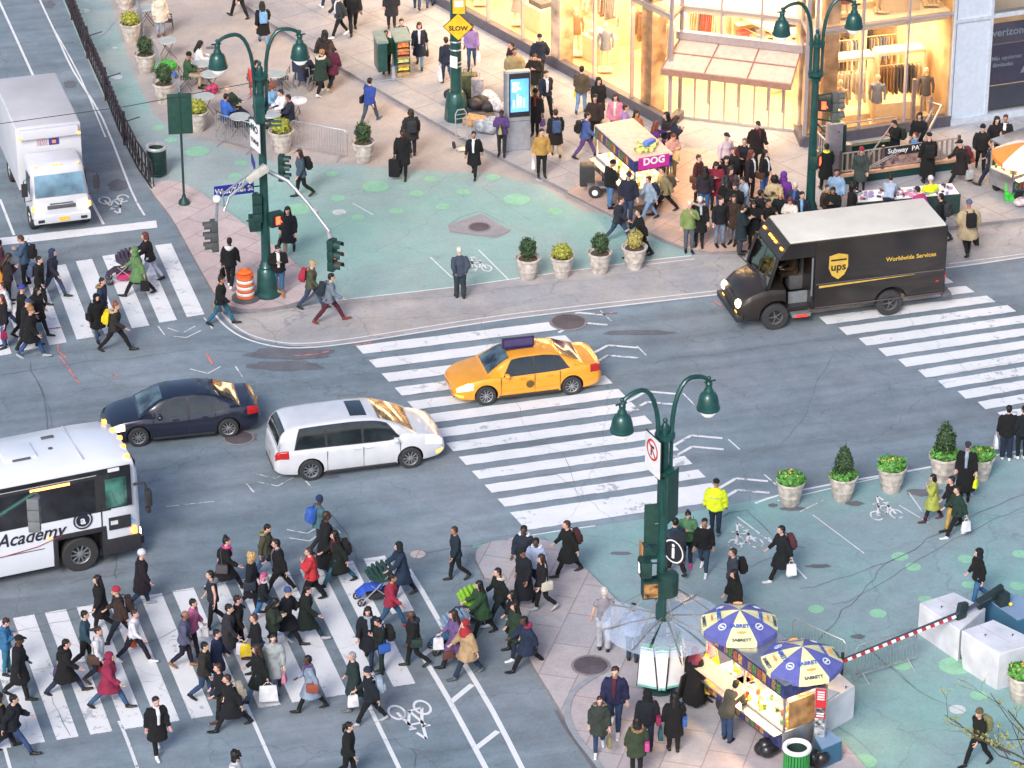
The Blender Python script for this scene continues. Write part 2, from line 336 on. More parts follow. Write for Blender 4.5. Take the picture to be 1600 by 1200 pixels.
for px, wd in [([(-30, -60), (0, 5), (52, 119)], 5), ([(52, 119), (115, 260), (162, 351)], 5), ([(0, 312), (22, 368)], 5),
               ([(62, 0), (88, 55), (115, 112), (160, 185), (205, 298), (226, 337)], 4), ([(78, 35), (125, 120), (165, 215)], 3),
               ([(333, 488), (350, 508), (378, 527), (420, 540), (470, 544), (560, 535), (800, 498), (1137, 459), (1180, 454), (1480, 419), (1600, 402), (1800, 372)], 4),
               ([(342, 484), (362, 505), (390, 523), (430, 534), (475, 537), (560, 528), (800, 491), (1137, 453)], 3), ([(1480, 413), (1600, 397), (1800, 367)], 2.5),
               ([(1180, 787), (1215, 775), (1300, 757), (1450, 731), (1600, 704), (1750, 680)], 5), ([(1215, 783), (1350, 752), (1460, 729)], 3), ([(795, 843), (860, 832), (930, 822)], 3),
               ([(515, 471), (710, 449), (810, 435), (1000, 409), (1080, 400)], 3.2), ([(1000, 415), (1085, 405)], 2.5),
               ([(638, 890), (660, 925), (700, 995), (770, 1112), (830, 1230)], 8), ([(660, 1025), (702, 1095), (780, 1240)], 8),
               ([(660, 1025), (698, 995)], 9), ([(704, 1098), (738, 1070)], 9), ([(742, 1171), (778, 1143)], 9),
               ([(575, 1100), (600, 1152), (640, 1235)], 6.5), ([(383, 1098), (428, 1200), (445, 1240)], 5.5), ([(6, 1165), (24, 1230)], 5),
               ([(672, 402), (706, 434)], 2.5), ([(748, 391), (795, 438)], 2.5), ([(551, 318), (583, 336)], 2)]:
 ribbon(mk, px, wd, z=.0132+.0002*rnd.random())
tag(mk.build('lane_road_marking', m_white, smooth=0), kind='structure')
mk = MB()
for px, wd in [([(186, 1127), (200, 1160), (218, 1210)], 5), ([(1270, 805), (1350, 865)], 2), ([(1420, 770), (1450, 813)], 2), ([(1250, 800), (1290, 780)], 2), ([(1405, 790), (1455, 820)], 2),
               ([(260, 792), (335, 784)], 2.2), ([(1200, 840), (1260, 905)], 3), ([(1152, 808), (1208, 850)], 3), ([(1480, 745), (1520, 775)], 4)]:
 ribbon(mk, px, wd, z=.0142)
def chev(cx, cy, flip=1, s=1.):
 c = G(cx, cy); a = SA
 for dy in (0, 1):
  o = c+V((0, -.42*dy*1.6, 0))
  pts = [(-.75, -.28*flip), (.12, .12*flip), (.75, -.30*flip)] if 0 else [(-.62, -.5*flip), (0, 0), (.9, -.12*flip)]
  P = [(o.x+s*p[0], o.y+s*p[1]*1.4) for p in pts]
  for p, q in zip(P[:-1], P[1:]):
   d = V((q[0]-p[0], q[1]-p[1], 0)).normalized(); nn = V((-d.y, d.x, 0))*.055
   mk.add([(p[0]+nn.x, p[1]+nn.y, .0145), (p[0]-nn.x, p[1]-nn.y, .0145), (q[0]-nn.x, q[1]-nn.y, .0145), (q[0]+nn.x, q[1]+nn.y, .0145)], [(0, 1, 2, 3)])
for c in [(950, 540), (1010, 612), (1080, 681), (1150, 748), (903, 489)]: chev(*c)
def vee(pl, wd=2.6): ribbon(mk, pl, wd, n=1, z=.0145)
for pl in [[(262, 513), (285, 521), (305, 510)], [(264, 525), (291, 528), (314, 517)], [(297, 577), (325, 584), (345, 573)], [(400, 741), (430, 748), (455, 737)], [(400, 753), (434, 760), (458, 747)],
           [(448, 828), (480, 834), (502, 822)], [(452, 841), (484, 846), (500, 834)], [(247, 510), (258, 525)], [(319, 497), (332, 514)], [(368, 573), (379, 590)], [(384, 755), (397, 770)], [(478, 752), (487, 763)], [(520, 820), (532, 834)],
           [(938, 486), (955, 502)], [(995, 541), (1010, 556)], [(1067, 615), (1085, 633)], [(1138, 687), (1156, 703)], [(1194, 742), (1213, 758)]]: vee(pl)
def bike(cx, cy, s, rot, ys=1.5):
 c = G(cx, cy)
 def t(p): x, y = p[0]*s, p[1]*s*ys; return (c.x+x*cos(rot)-y*sin(rot), c.y+x*sin(rot)+y*cos(rot))
 for wx in (-.62, .62):
  n = 20; o, i = [], []
  for k in range(n):
   a = 2*pi*k/n; o.append((*t((wx+.42*cos(a), .42*sin(a))), .0152)); i.append((*t((wx+.31*cos(a), .31*sin(a))), .0152))
  mk.add(o+i, [(k, (k+1) % n, n+(k+1) % n, n+k) for k in range(n)])
 for a, b in [((-.6, 0), (-.2, .75)), ((-.2, .75), (.45, .75)), ((.62, 0), (.35, .95)), ((-.6, 0), (.05, .05)), ((.05, .05), (.45, .75)), ((.05, .05), (-.3, .95)), ((-.5, .95), (-.1, .95)), ((.2, .98), (.55, .98)), ((-.2, .75), (.05, 1.6)), ((.05, 1.6), (.3, 1.2))]:
  p, q = t(a), t(b); d = V((q[0]-p[0], q[1]-p[1], 0)).normalized(); nn = V((-d.y, d.x, 0))*.075*s
  mk.add([(p[0]+nn.x, p[1]+nn.y, .0156), (p[0]-nn.x, p[1]-nn.y, .0156), (q[0]-nn.x, q[1]-nn.y, .0156), (q[0]+nn.x, q[1]+nn.y, .0156)], [(0, 1, 2, 3)])
bike(178, 312, .5, R(196)); bike(748, 421, .42, R(15)); bike(1165, 850, .48, R(10)); bike(1385, 805, .45, R(10))
tag(mk.build('bicycle_road_marking', m_whiteworn, smooth=0), kind='structure')
mk = MB(); bike(640, 1110, .55, R(200), 1.6); tag(mk.build('lower_bicycle_marking', m_white, smooth=0), kind='structure')
sheet('plaza_road_patch', [(700, 352), (752, 334), (799, 361), (776, 373), (702, 363)], ground_mat('patch_grey', (.30, .29, .32), var=.1), .009)
mk = MB()
for px, wd in [([(41, 570), (60, 615), (64, 640), (85, 690), (90, 700)], 3), ([(52, 600), (88, 675)], 1.6), ([(516, 800), (535, 830), (556, 868), (585, 877), (800, 842)], 3), ([(0, 972), (60, 960), (420, 905), (560, 880)], 2.6),
               ([(1400, 870), (1250, 920)], 2), ([(1600, 770), (1500, 820), (1410, 865), (1355, 900), (1280, 1000)], 3), ([(1600, 795), (1420, 880), (1300, 945)], 2), ([(1330, 985), (1365, 1020), (1430, 1075), (1510, 1115)], 1.6),
               ([(1120, 810), (1165, 795), (1220, 835), (1258, 857)], 3.2), ([(1080, 865), (1130, 895), (1210, 870)], 1.8), ([(990, 1040), (1035, 1090)], 1.6),
               ([(600, 1135), (625, 1170), (680, 1175), (740, 1168)], 1.5), ([(640, 1170), (650, 1210)], 2), ([(105, 915), (195, 895)], 2.2), ([(175, 700), (182, 905)], 1.6),
               ([(0, 75), (30, 72), (60, 62)], 1.6), ([(0, 192), (40, 186)], 1), ([(155, 60), (185, 30)], 1.2), ([(330, 150), (410, 125)], 1.4),
               ([(140, 545), (240, 540), (345, 530), (420, 545)], 1.5), ([(0, 585), (300, 550), (430, 560), (560, 552)], 1.5), ([(395, 600), (540, 640), (700, 600)], 1.2), ([(1000, 570), (1300, 530)], 1.2), ([(1150, 640), (1400, 600), (1600, 560)], 1),
               ([(430, 492), (720, 458), (1100, 412)], 1.2), ([(870, 740), (895, 760), (960, 815)], 1.2), ([(830, 700), (880, 705), (905, 780)], 1.4), ([(640, 640), (660, 655), (690, 690)], 1.3), ([(800, 600), (815, 650), (860, 700)], 1),
               ([(20, 1045), (120, 1030), (165, 1025), (270, 985), (330, 975)], 2.2), ([(35, 985), (110, 970), (190, 940)], 2), ([(60, 1095), (85, 1090), (110, 1150)], 1.8), ([(250, 1004), (300, 1000), (340, 985)], 1.8),
               ([(1225, 700), (1300, 560)], .8), ([(1330, 1000), (1365, 1020), (1430, 1075)], 1.6), ([(1300, 1130), (1365, 1182)], 2.2), ([(1440, 975), (1480, 1020)], 1.3),
               ([(700, 350), (750, 335), (798, 358), (765, 368), (705, 362)], 1.4), ([(1150, 920), (1190, 960)], 1), ([(560, 690), (600, 660)], 1), ([(760, 300), (830, 345)], 1)]:
 ribbon(mk, px, wd*.5, z=.0175, jit=.03, n=2)
tag(mk.build('road_crack_lines', m_crack, smooth=0), kind='structure')
mk = MB()
def blob(mb, cx, cy, rx, ry, z=.01, n=22, j=.18, mi=0):
 c = G(cx, cy); s = 50; vs = []
 for k in range(n):
  a = 2*pi*k/n; r = 1+rnd.uniform(-j, j); q = G(cx+rx*cos(a)*r, cy+ry*sin(a)*r); vs.append((q.x, q.y, z))
 mb.add(vs, [tuple(range(n))[::-1]], mi)
for c in [(455, 553, 70, 10), (378, 683, 26, 9), (450, 572, 60, 8), (1050, 860, 25, 3), (970, 865, 18, 3), (1240, 795, 20, 4), (1335, 787, 14, 4), (1208, 790, 8, 3), (430, 130, 12, 5), (110, 132, 10, 6), (75, 8, 12, 6), (185, 290, 16, 10), (330, 75, 9, 2.5), (510, 745, 20, 3), (1000, 520, 60, 4), (1280, 885, 20, 3), (1340, 995, 12, 4), (900, 640, 30, 2), (1445, 770, 30, 6), (760, 880, 12, 2), (870, 1095, 8, 2)]: blob(mk, *c)
ribbon(mk, [(872, 1110), (890, 1140), (918, 1180), (945, 1220)], 12, z=.009)
tag(mk.build('asphalt_road_patch', m_patch, smooth=0), kind='structure')
mk = MB()
for px in [[(99, 540), (104, 560)], [(99, 560), (107, 575)], [(110, 580), (119, 598), (124, 598)], [(462, 555), (515, 549)], [(173, 585), (178, 595), (185, 590)], [(560, 538), (580, 536)], [(322, 556), (332, 570)], [(935, 492), (965, 489)], [(1112, 470), (1128, 478)], [(76, 516), (98, 512)]]: ribbon(mk, px, 3.5, z=.017, jit=.04, n=1)
tag(mk.build('orange_road_marking', m_orange, smooth=0), kind='structure')
mk = MB()
def disc(mb, cx, cy, wpx, z=.011, mi=0, n=28):
 c = G(cx, cy); r = wpx/2/(FPX*((sin(TH)+(cy-600)/FPX*cos(TH))/CH)); mb.add([(c.x+r*cos(2*pi*k/n), c.y+r*sin(2*pi*k/n), z) for k in range(n)], [tuple(range(n))], mi); return c, r
for d in [(308, 237, 38), (247, 200, 20), (267, 219, 20), (377, 255, 20), (367, 275, 21), (587, 292, 42), (520, 272, 20), (673, 280, 20), (770, 277, 22), (467, 327, 42), (528, 310, 22), (651, 303, 22), (619, 330, 22), (691, 323, 22), (724, 301, 22), (808, 312, 42), (486, 293, 18), (560, 340, 20), (868, 330, 24),
          (1509, 874, 25), (1594, 866, 25), (1406, 870, 27), (1427, 886, 25), (1514, 914, 23), (1590, 916, 25), (1446, 937, 22), (1372, 959, 27), (1492, 1041, 51), (1529, 1087, 27), (1410, 1040, 30), (1275, 952, 25), (1180, 985, 24), (1560, 1000, 22), (1350, 1190, 40)]: disc(mk, *d)
tag(mk.build('green_ground_dots', m_dot, smooth=0), kind='structure')
mk = MB()
for d in [(132, 17, 18), (182, 121, 18), (530, 332, 22), (1496, 1109, 26), (845, 281, 16), (180, 75, 8)]: disc(mk, *d)
tag(mk.build('white_ground_dots', m_dotw, smooth=0), kind='structure')
def manhole(cx, cy, wpx, label, z=.012, m=None):
 s = FPX*((sin(TH)+(cy-600)/FPX*cos(TH))/CH); r = wpx/2/s; c = G(cx, cy, z)
 root = empty('manhole_cover', (c.x, c.y, z), 0, label, 'manhole cover', 'manhole covers')
 a = MB(); a.lathe([(r*1.08, .0), (r*1.08, .012), (r*.94, .012), (r*.94, .004)], 28, cap=False); a.build('rim', m_kerb, root)
 a = MB(); a.lathe([(r*.92, .0), (r*.92, .009), (0, .01)], 28)
 for k in range(-4, 5):
  h = r*.2*k; l = (max(0, (r*.85)**2-h*h))**.5
  if l > .02: a.box((0, h, .012), (2*l, r*.06, .008))
 a.build('lid', m or m_iron, root)
manhole(888, 503, 56, 'dark round manhole cover at the top of the middle crosswalk')
manhole(749, 355, 34, 'round manhole cover in a square patch on the green plaza')
manhole(923, 1040, 57, 'large dark manhole cover in the pink paving near the lamp post', .142)
manhole(653, 866, 26, 'small pinkish manhole cover by the lower crosswalk corner', m=m_pink2)
manhole(373, 684, 46, 'worn manhole cover behind the black sedan')
mk = MB(); ribbon(mk, [(952, 1052), (925, 1066), (900, 1084), (888, 1105), (887, 1130), (902, 1160), (935, 1202), (965, 1250)], 9, z=.15, n=5)
tag(mk.build('curved_kerb', m_kerb2, smooth=0), kind='structure')
# ---------------- building ----------------
M_FRAME = mat((.50, .44, .46), .35, .5, .05); M_DARKBASE = mat((.10, .095, .12), .5, 0, .1); M_CREAM = mat((.66, .48, .29), .7, 0, .3, .8)
M_CEIL = mat((.8, .74, .64), .8, 0, .03); M_SHELF = mat((.80, .66, .48), .5, 0, .04); M_FLOORIN = mat((.62, .47, .30), .35, 0, .12, 1.5)
M_WOOD = mat((.5, .3, .15), .5, 0, .2, 3); M_STEEL = mat((.55, .56, .58), .3, .9, .05); M_LAMPIN = mat((1, .74, .42), .5, emit=6); M_BRONZE = mat((.74, .56, .42), .3, .35, .3, 1.6)
def glass_mat(tint, refl=.12, name='glass'):
 m = bpy.data.materials.new(name); m.use_nodes = True; n = m.node_tree; n.nodes.clear()
 o = n.nodes.new('ShaderNodeOutputMaterial'); t = n.nodes.new('ShaderNodeBsdfTransparent'); t.inputs[0].default_value = (*tint, 1); g_ = n.nodes.new('ShaderNodeBsdfGlossy'); g_.inputs['Roughness'].default_value = .03
 f = n.nodes.new('ShaderNodeFresnel'); f.inputs[0].default_value = 1.5; a = n.nodes.new('ShaderNodeMath'); a.operation = 'ADD'; a.inputs[1].default_value = refl-.04
 nz = n.nodes.new('ShaderNodeTexNoise'); nz.inputs['Scale'].default_value = .4; bp = n.nodes.new('ShaderNodeBump'); bp.inputs['Strength'].default_value = .08; n.links.new(nz.outputs[0], bp.inputs['Height']); n.links.new(bp.outputs[0], g_.inputs['Normal'])
 x = n.nodes.new('ShaderNodeMixShader'); n.links.new(f.outputs[0], a.inputs[0]); n.links.new(a.outputs[0], x.inputs[0]); n.links.new(t.outputs[0], x.inputs[1]); n.links.new(g_.outputs[0], x.inputs[2]); n.links.new(x.outputs[0], o.inputs[0]); return m
GL = glass_mat((.98, .95, .9), .05, 'shop_glass'); GLB = glass_mat((.75, .85, .95), .15, 'blue_glass')
z0 = .13
A0 = G(560, -63, z0); A1 = G(1046, 200, z0)            # long shop front
B0 = G(1062, 184, z0); B1 = G(1247, 207, z0)           # door wall
C0 = G(1256, 228, z0); C1 = G(1480, 195, z0); C2 = G(1700, 163, z0)
shop = empty('glass_shop_building', (C0.x, C0.y, z0), 0, 'large glass clothes shop with glowing warm interior on the corner', 'building')
O = V((C0.x, C0.y, z0))
def W(p, z): return (p.x-O.x, p.y-O.y, z-z0)
FH = 4.15
def wallpanels(p, q, n, mb_f, mb_g, z1=z0+.35, ztop=11.6, mull=.07, levels=(z0+FH, z0+2*FH), skip=()):
 d = (q-p); L_ = d.length; a = atan2(d.y, d.x)
 for i in range(n+1):
  c = p+d*(i/n); mb_f.box(W(c, (z1+ztop)/2), (mull, .14, ztop-z1), a)
 for zz in levels: c = p+d*.5; mb_f.box(W(c, zz), (L_, .12, .10), a)
 nn = V((-d.y, d.x, 0)).normalized()*0
 zs = [z1]+list(levels)+[ztop]
 for i in range(n):
  for k in range(len(zs)-1):
   if (i, k) in skip: continue
   u, v = p+d*((i+.04)/n), p+d*((i+.96)/n); mb_g.add([W(u, zs[k]+.05), W(v, zs[k]+.05), W(v, zs[k+1]-.05), W(u, zs[k+1]-.05)], [(0, 1, 2, 3)])
fr = MB(); gl = MB(); wallpanels(A0, A1, 9, fr, gl); fr.build('front_frame', M_FRAME, shop); gl.build('shop_window', GL, shop, smooth=0)
fr = MB(); gl = MB(); wallpanels(B0, B1, 3, fr, gl, z1=z0+3.25, levels=(z0+FH, z0+2*FH)); fr.build('door_wall_frame', M_FRAME, shop); gl.build('door_wall_window', GL, shop, smooth=0)
fr = MB(); gl = MB(); wallpanels(C0+(C1-C0)*.06, C1, 3, fr, gl); fr.build('side_frame', M_FRAME, shop); gl.build('side_window', GL, shop, smooth=0)
fr = MB(); gl = MB(); wallpanels(A1, B0, 1, fr, gl); fr.build('corner_frame', M_FRAME, shop); gl.build('corner_window', GL, shop, smooth=0)
fr = MB(); gl = MB(); wallpanels(B1, C0, 1, fr, gl); fr.build('corner_frame', M_FRAME, shop); gl.build('corner_window', GL, shop, smooth=0)
pb = MB()
for p, q, h in ((A0, A1, .38), (C0, C1, .38), (A1, B0, .3), (B1, C0, .3)):
 d = q-p; pb.box(W(p+d*.5, z0+h/2), (d.length+.1, .3, h), atan2(d.y, d.x))
pb.build('plinth', M_DARKBASE, shop)
cb = MB()
dA = (A1-A0).normalized(); nA = V((-dA.y, dA.x, 0)); nA = nA if nA.y > 0 else -nA
for px in (862, 1003):
 g0 = G(px, (px-812)/1.98+82 if px < 1046 else 200, z0); cb.box(W(g0+nA*.45, z0+5.8), (.55 if px < 900 else .6, .6, 11.4), atan2(dA.y, dA.x))
c = C0+(C1-C0)*.2; nC = V((-(C1-C0).y, (C1-C0).x, 0)).normalized(); cb.box(W(c+nC*.6, z0+5.8), (.5, .5, 11.4), SA)
cb.box(W(B1+V((.12, .2, 0)), z0+5.8), (.5, .5, 11.4), SA)
cb.build('column', M_BRONZE, shop)  # column colour is mottled by noise to imitate patchy reflections
inner = [A0, A1, B0, B1, C0, C1, C1+nC*9, A1+nA*10+V((6, 6, 0)), A0+nA*10]
def poly_in(z, th, m, name, lift=0):
 mb = MB(); ip = [(W(p+(V((0, .12, 0)) if i < 6 else V((0, 0, 0))), 0)[0], W(p+(V((0, .12, 0)) if i < 6 else V((0, 0, 0))), 0)[1]) for i, p in enumerate(inner)]; mb.prism(ip, z-z0, z-z0+th); return mb.build(name, m, shop, smooth=0)
poly_in(z0+.01, .03, M_FLOORIN, 'ground_floor'); poly_in(z0+FH-.25, .3, M_CEIL, 'upper_floor'); poly_in(z0+2*FH-.25, .3, M_CEIL, 'second_upper_floor'); poly_in(z0+11.5, .4, M_DARKBASE, 'roof')
wb_ = MB()
for p, q in ((A0+nA*7.5, A1+nA*7.5), (B0+V((.6, 6.5, 0)), B1+V((2.2, 6.5, 0))), (C0+nC*6.5, C1+nC*6.5), (C1, C1+nC*6.5), (A0, A0+nA*7.5)):
 d = q-p; wb_.box(W(p+d*.5, z0+5.8), (d.length, .15, 11.4), atan2(d.y, d.x))
wb_.build('inner_wall', M_CREAM, shop)
sh = MB(); ga = [MB() for _ in range(8)]; lampm = MB()
GC = [mat(c, .8, 0, .1) for c in ((.75, .72, .68), (.10, .10, .12), (.35, .33, .36), (.55, .40, .30), (.42, .10, .09), (.20, .24, .36), (.62, .56, .50), (.28, .17, .10))]
def rack(base, ang, ln, z, k0):
 """a white framed bay with a hanging rail of garments"""
 c, s_ = cos(ang), sin(ang)
 def T(x, y, zz): return W(V((base.x+x*c-y*s_, base.y+x*s_+y*c, 0)), z+zz)
 sh.box(T(0, 0, 2.3), (ln, .6, .12), ang); sh.box(T(-ln/2, 0, 1.15), (.08, .6, 2.3), ang); sh.box(T(ln/2, 0, 1.15), (.08, .6, 2.3), ang); sh.box(T(0, 0, .12), (ln, .7, .24), ang)
 sh.tube([T(-ln/2, 0, 1.75), T(ln/2, 0, 1.75)], .02, 5); lampm.box(T(0, -.1, 2.22), (ln*.9, .1, .03), ang)
 x = -ln/2+.15; k = k0
 while x < ln/2-.12:
  h = rnd.uniform(.75, 1.15); w_ = rnd.uniform(.05, .08); mb = ga[k % 8]; mb.box(T(x, 0, 1.7-h/2), (w_, rnd.uniform(.38, .5), h), ang+rnd.uniform(-.12, .12), bev=.02, top=(.6, .7)); x += w_+rnd.uniform(.02, .09)
  if rnd.random() < .3: k += rnd.choice((1, 2, 5))
def mannequin(base, z, k, ang):
 p = V(W(base, z+.1)); mb = MB()
 def q(x, y, zz): return (p.x+x*cos(ang)-y*sin(ang), p.y+x*sin(ang)+y*cos(ang), p.z+zz)
 mb.ball(q(0, 0, 1.66), (.09, .08, .12), 10, 8); mb.tube([q(0, 0, 1.4), q(0, 0, 1.58)], .045, 8)
 for s in (-1, 1): mb.tube([q(0, .09*s, .9), q(.02, .1*s, .5), q(0, .12*s, .08)], [.085, .06, .04], 8); mb.box(q(.05, .12*s, .04), (.22, .08, .07), ang)
 mb.box(q(0, 0, .0), (.5, .5, .04), ang); o = mb.build('mannequin', M_SHELF, shop)
 g2 = MB(); g2.tube([q(0, 0, .75 if k % 2 else .45), q(0, 0, .95), q(0, 0, 1.15), q(0, 0, 1.38), q(0, 0, 1.48)], [(.2, .27) if k % 2 == 0 else (.14, .2), (.13, .18), (.12, .16), (.13, .21), (.06, .08)], 12, up=(cos(ang), sin(ang), 0))
 for s in (-1, 1): g2.tube([q(0, .2*s, 1.4), q(.02, .27*s, 1.12), q(.1, .25*s, .86)], [.06, .05, .04], 7)
 g2.build('mannequin_dress', GC[k % 8], o)
aA = atan2(dA.y, dA.x)+pi
for lv in range(3):
 z = z0+.05+lv*FH
 LA = (A1-A0).length
 for t in (4.5, 8.2, 11.8, 15.2, 18.6, 22., 25.4, 29):
  if t < LA: rack(A1-dA*t+nA*(2.2+(t % 3)*.5), aA, 2.6, z, int(t*3)+lv)
 for t in (1.6, 4.8, 8.4, 12, 15.5, 19, 22.5): rack(A1-dA*t+nA*(5.0), aA, 2.8, z, int(t)+lv*3)
 for t in (6.2, 9.9, 13.4, 17, 20.4): sh.box(W(A1-dA*t+nA*1.6, z+.45), (1.1, .8, .9), aA); ga[int(t)%8].box(W(A1-dA*t+nA*1.6, z+1.0), (.8, .5, .2), aA, bev=.04)
 for t in (2.2, 5.2, 7, 10.6, 13, 16, 20): mannequin(A1-dA*t+nA*1.1, z, int(t)+lv, -pi/2)
 for t in (.42, .78): rack(C0+(C1-C0)*t+nC*(1.6), SA, 1.7, z, int(t*10)+lv)
 for t in (.35, .6, .85): rack(C0+(C1-C0)*t+nC*4.2, SA, 1.5, z, int(t*20)+lv)
 for t in (.3, .56, .9): mannequin(C0+(C1-C0)*t+nC*.75, z, int(t*10)+lv, -pi/2)
 if lv:
  for t in (.2, .5, .8): rack(B0+(B1-B0)*t+V((.5, 3., 0)), GA((1062, 184), (1247, 207)), 1.2, z, lv+int(t*9))
 sh.box(W(C0+(C1-C0)*.68+nC*.9, z+.4), (1.4, .7, .8), SA)
 for t in range(1, 10):
  for dd in (1.5, 4): lampm.box(W(A0+(A1-A0)*(t/10)+nA*dd, z0+(lv+1)*FH-.3), (.9, .9, .04), aA)
 for t in (.2, .5, .8):
  for dd in (1.3, 3.8): lampm.box(W(C0+(C1-C0)*t+nC*dd, z0+(lv+1)*FH-.3), (.8, .8, .04), SA)
 for t in (.2, .5, .8):
  for dd in (1.2, 3.5): lampm.box(W(B0+(B1-B0)*t+V((.4*dd, dd, 0)), z0+(lv+1)*FH-.3 if lv else z0+FH-.3), (.7, .7, .04), 0)
for lv in range(3):
 for p, q in ((A0+nA*7.2, A1+nA*7.2), (C0+nC*6.2, C1+nC*6.2), (B0+V((.6, 6.2, 0)), B1+V((2., 6.2, 0)))):
  d = q-p; a_ = atan2(d.y, d.x); n_ = int(d.length/.55)
  for zz in (.9, 1.5, 2.1, 2.7): sh.box(W(p+d*.5, z0+lv*FH+zz), (d.length, .4, .04), a_)
  for i in range(n_):
   for zz in (.9, 1.5, 2.1, 2.7):
    if rnd.random() < .8: ga[rnd.choice((0, 1, 1, 2, 3, 4, 5, 6, 7))].box(W(p+d*((i+.5)/n_), z0+lv*FH+zz+.17), (rnd.uniform(.25, .42), .34, rnd.uniform(.12, .3)), a_)
sh.build('shelving', M_SHELF, shop); lampm.build('ceiling_lamps', M_LAMPIN, shop)
for i, mb in enumerate(ga):
 if mb.v: mb.build('hanging_clothes', GC[i], shop)
st = MB()
for i in range(16): p = C0+(C1-C0)*(.55+.02*i)+nC*2.2; st.box(W(p, z0+FH+.1+.24*i), (.35, 1.3, .12), SA)
p, q = C0+(C1-C0)*.55+nC*1.5, C0+(C1-C0)*.87+nC*1.5; st.box(W(p+(q-p)*.5, z0+FH+2.5), ((q-p).length*1.5, .06, .35), SA, ry=-R(52)); st.build('staircase', M_SHELF, shop)
dw = MB(); dg_ = MB(); dd = B1-B0; an = atan2(dd.y, dd.x)
for i in range(9):
 dw.box(W(B0+dd*(i/8), z0+1.6), (.07, .09, 3.2), an)
dw.box(W(B0+dd*.5, z0+3.2), (dd.length, .12, .12), an); dw.box(W(B0+dd*.5, z0+.06), (dd.length, .1, .1), an)
for i in (1, 3, 5, 6): dw.tube([W(B0+dd*((i+.85)/8)+V((0, -.09, 0)), z0+.7), W(B0+dd*((i+.85)/8)+V((0, -.09, 0)), z0+1.7)], .025, 6)
for i in range(8): u, v = B0+dd*((i+.06)/8), B0+dd*((i+.94)/8); dg_.add([W(u, z0+.1), W(v, z0+.1), W(v, z0+3.15), W(u, z0+3.15)], [(0, 1, 2, 3)])
do = dw.build('entrance_door', M_STEEL, shop); dg_.build('door_glass', GL, do, smooth=0)
nB = V((dd.y, -dd.x, 0)).normalized(); aw = MB(); rib = MB()
P0, P1 = B0-dd.normalized()*.0, B1; Q0, Q1 = P0+nB*1.35-dd.normalized()*.35, P1+nB*1.35+dd.normalized()*.0
zh, zl = z0+3.05, z0+2.3
aw.add([W(P0, zh), W(P1, zh), W(Q1, zl), W(Q0, zl), W(P0, zh-.05), W(P1, zh-.05), W(Q1, zl-.05), W(Q0, zl-.05)], [(3, 2, 1, 0), (4, 5, 6, 7), (0, 1, 5, 4), (1, 2, 6, 5), (2, 3, 7, 6), (3, 0, 4, 7)])
for t in (0, .33, .66, 1): a_, b_ = P0.lerp(P1, t), Q0.lerp(Q1, t); rib.tube([W(a_, zh+.02), W(b_, zl+.02)], .03, 5)
for t in (.0, .5): a_, b_ = P0.lerp(Q0, t), P1.lerp(Q1, t); zz = zh+(zl-zh)*t+.02; rib.tube([W(a_, zz), W(b_, zz)], .03, 5)
rib.box(W((Q0+Q1)*.5, zl-.06), ((Q1-Q0).length, .1, .22), an)
ao = aw.build('awning', mat((.62, .47, .38), .35, 0, .08), shop, smooth=0); rib.build('awning_ribs', mat((.42, .25, .2), .4, .4), ao)
bm_ = MB(); bm_.box(W((P0+P1)*.5+nB*.08, zh+.1), (dd.length+.3, .22, .28), an); bm_.build('awning_beam', M_FRAME, shop)
def arealamp(p, sx, sy, e, z, aim=None):
 l = bpy.data.lights.new('shop_lamp', 'AREA'); l.shape = 'RECTANGLE'; l.size = sx; l.size_y = sy; l.energy = e; l.color = (1, .68, .38)
 o = bpy.data.objects.new('shop_lamp', l); COL.objects.link(o); o.location = (p.x, p.y, z); o.rotation_euler = (0, 0, 0)
 if aim: o.rotation_euler = V(aim).to_track_quat('-Z', 'Y').to_euler()
 return o
for lv in range(3):
 zz = z0+(lv+1)*FH-.36
 for t in (.3, .5, .7, .9): arealamp(A0+(A1-A0)*t+nA*2.6, 5.5, 3.6, 350, zz)
 arealamp(C0+(C1-C0)*.5+nC*2.6, 4.4, 3.6, 380, zz)
 arealamp(B0+(B1-B0)*.5+V((.8, 2.8, 0)), 3.6, 3., 260, zz)
for t in (.55, .72, .9): arealamp(A0+(A1-A0)*t+nA*.35, 4, .3, 18, z0+FH-.4, (-nA.x, -nA.y, -.7))
arealamp((B0+B1)*.5+nB*.5, 3.4, .3, 55, z0+2.2, (nB.x, nB.y, -1.1))
ph = empty('phone_shop_building', (C1.x, C1.y, z0), 0, 'pale panelled phone shop front with dark window posters at far right', 'building'); O = V((C1.x, C1.y, z0))
dC = C2-C1; aC = atan2(dC.y, dC.x); uC = dC.normalized(); nD = V((-uC.y, uC.x, 0))
mb = MB(); mb.box(W(C1+uC*.75+nD*.02, z0+5.8), (1.25, .12, 11.4), aC); mb.build('wall_panel', mat((.50, .57, .68), .4, 0, .05), ph)
mb = MB(); mb.box(W(C1+dC*.5-nD*.02, z0+.12), (dC.length, .25, .24), aC)
for t in (.02, 1.42, 3.25, 5.1, 7): mb.box(W(C1+uC*t-nD*.03, z0+5.8), (.09, .16, 11.4), aC)
for zz in (z0+3.85, z0+7.7): mb.box(W(C1+dC*.5-nD*.03, zz), (dC.length, .15, .12), aC)
mb.build('front_frame', mat((.60, .66, .74), .35, .3), ph)
mb = MB(); mb.box(W(C1+uC*4.4+nD*.25, z0+3.05), (6., .06, .75), aC); b1 = mb.build('upper_poster', mat((.14, .10, .16), .4), ph)
mb = MB(); mb.box(W(C1+uC*4.4+nD*.24, z0+1.9), (6., .06, 1.5), aC); mb.build('purple_poster', mat((.035, .015, .13), .35), ph)
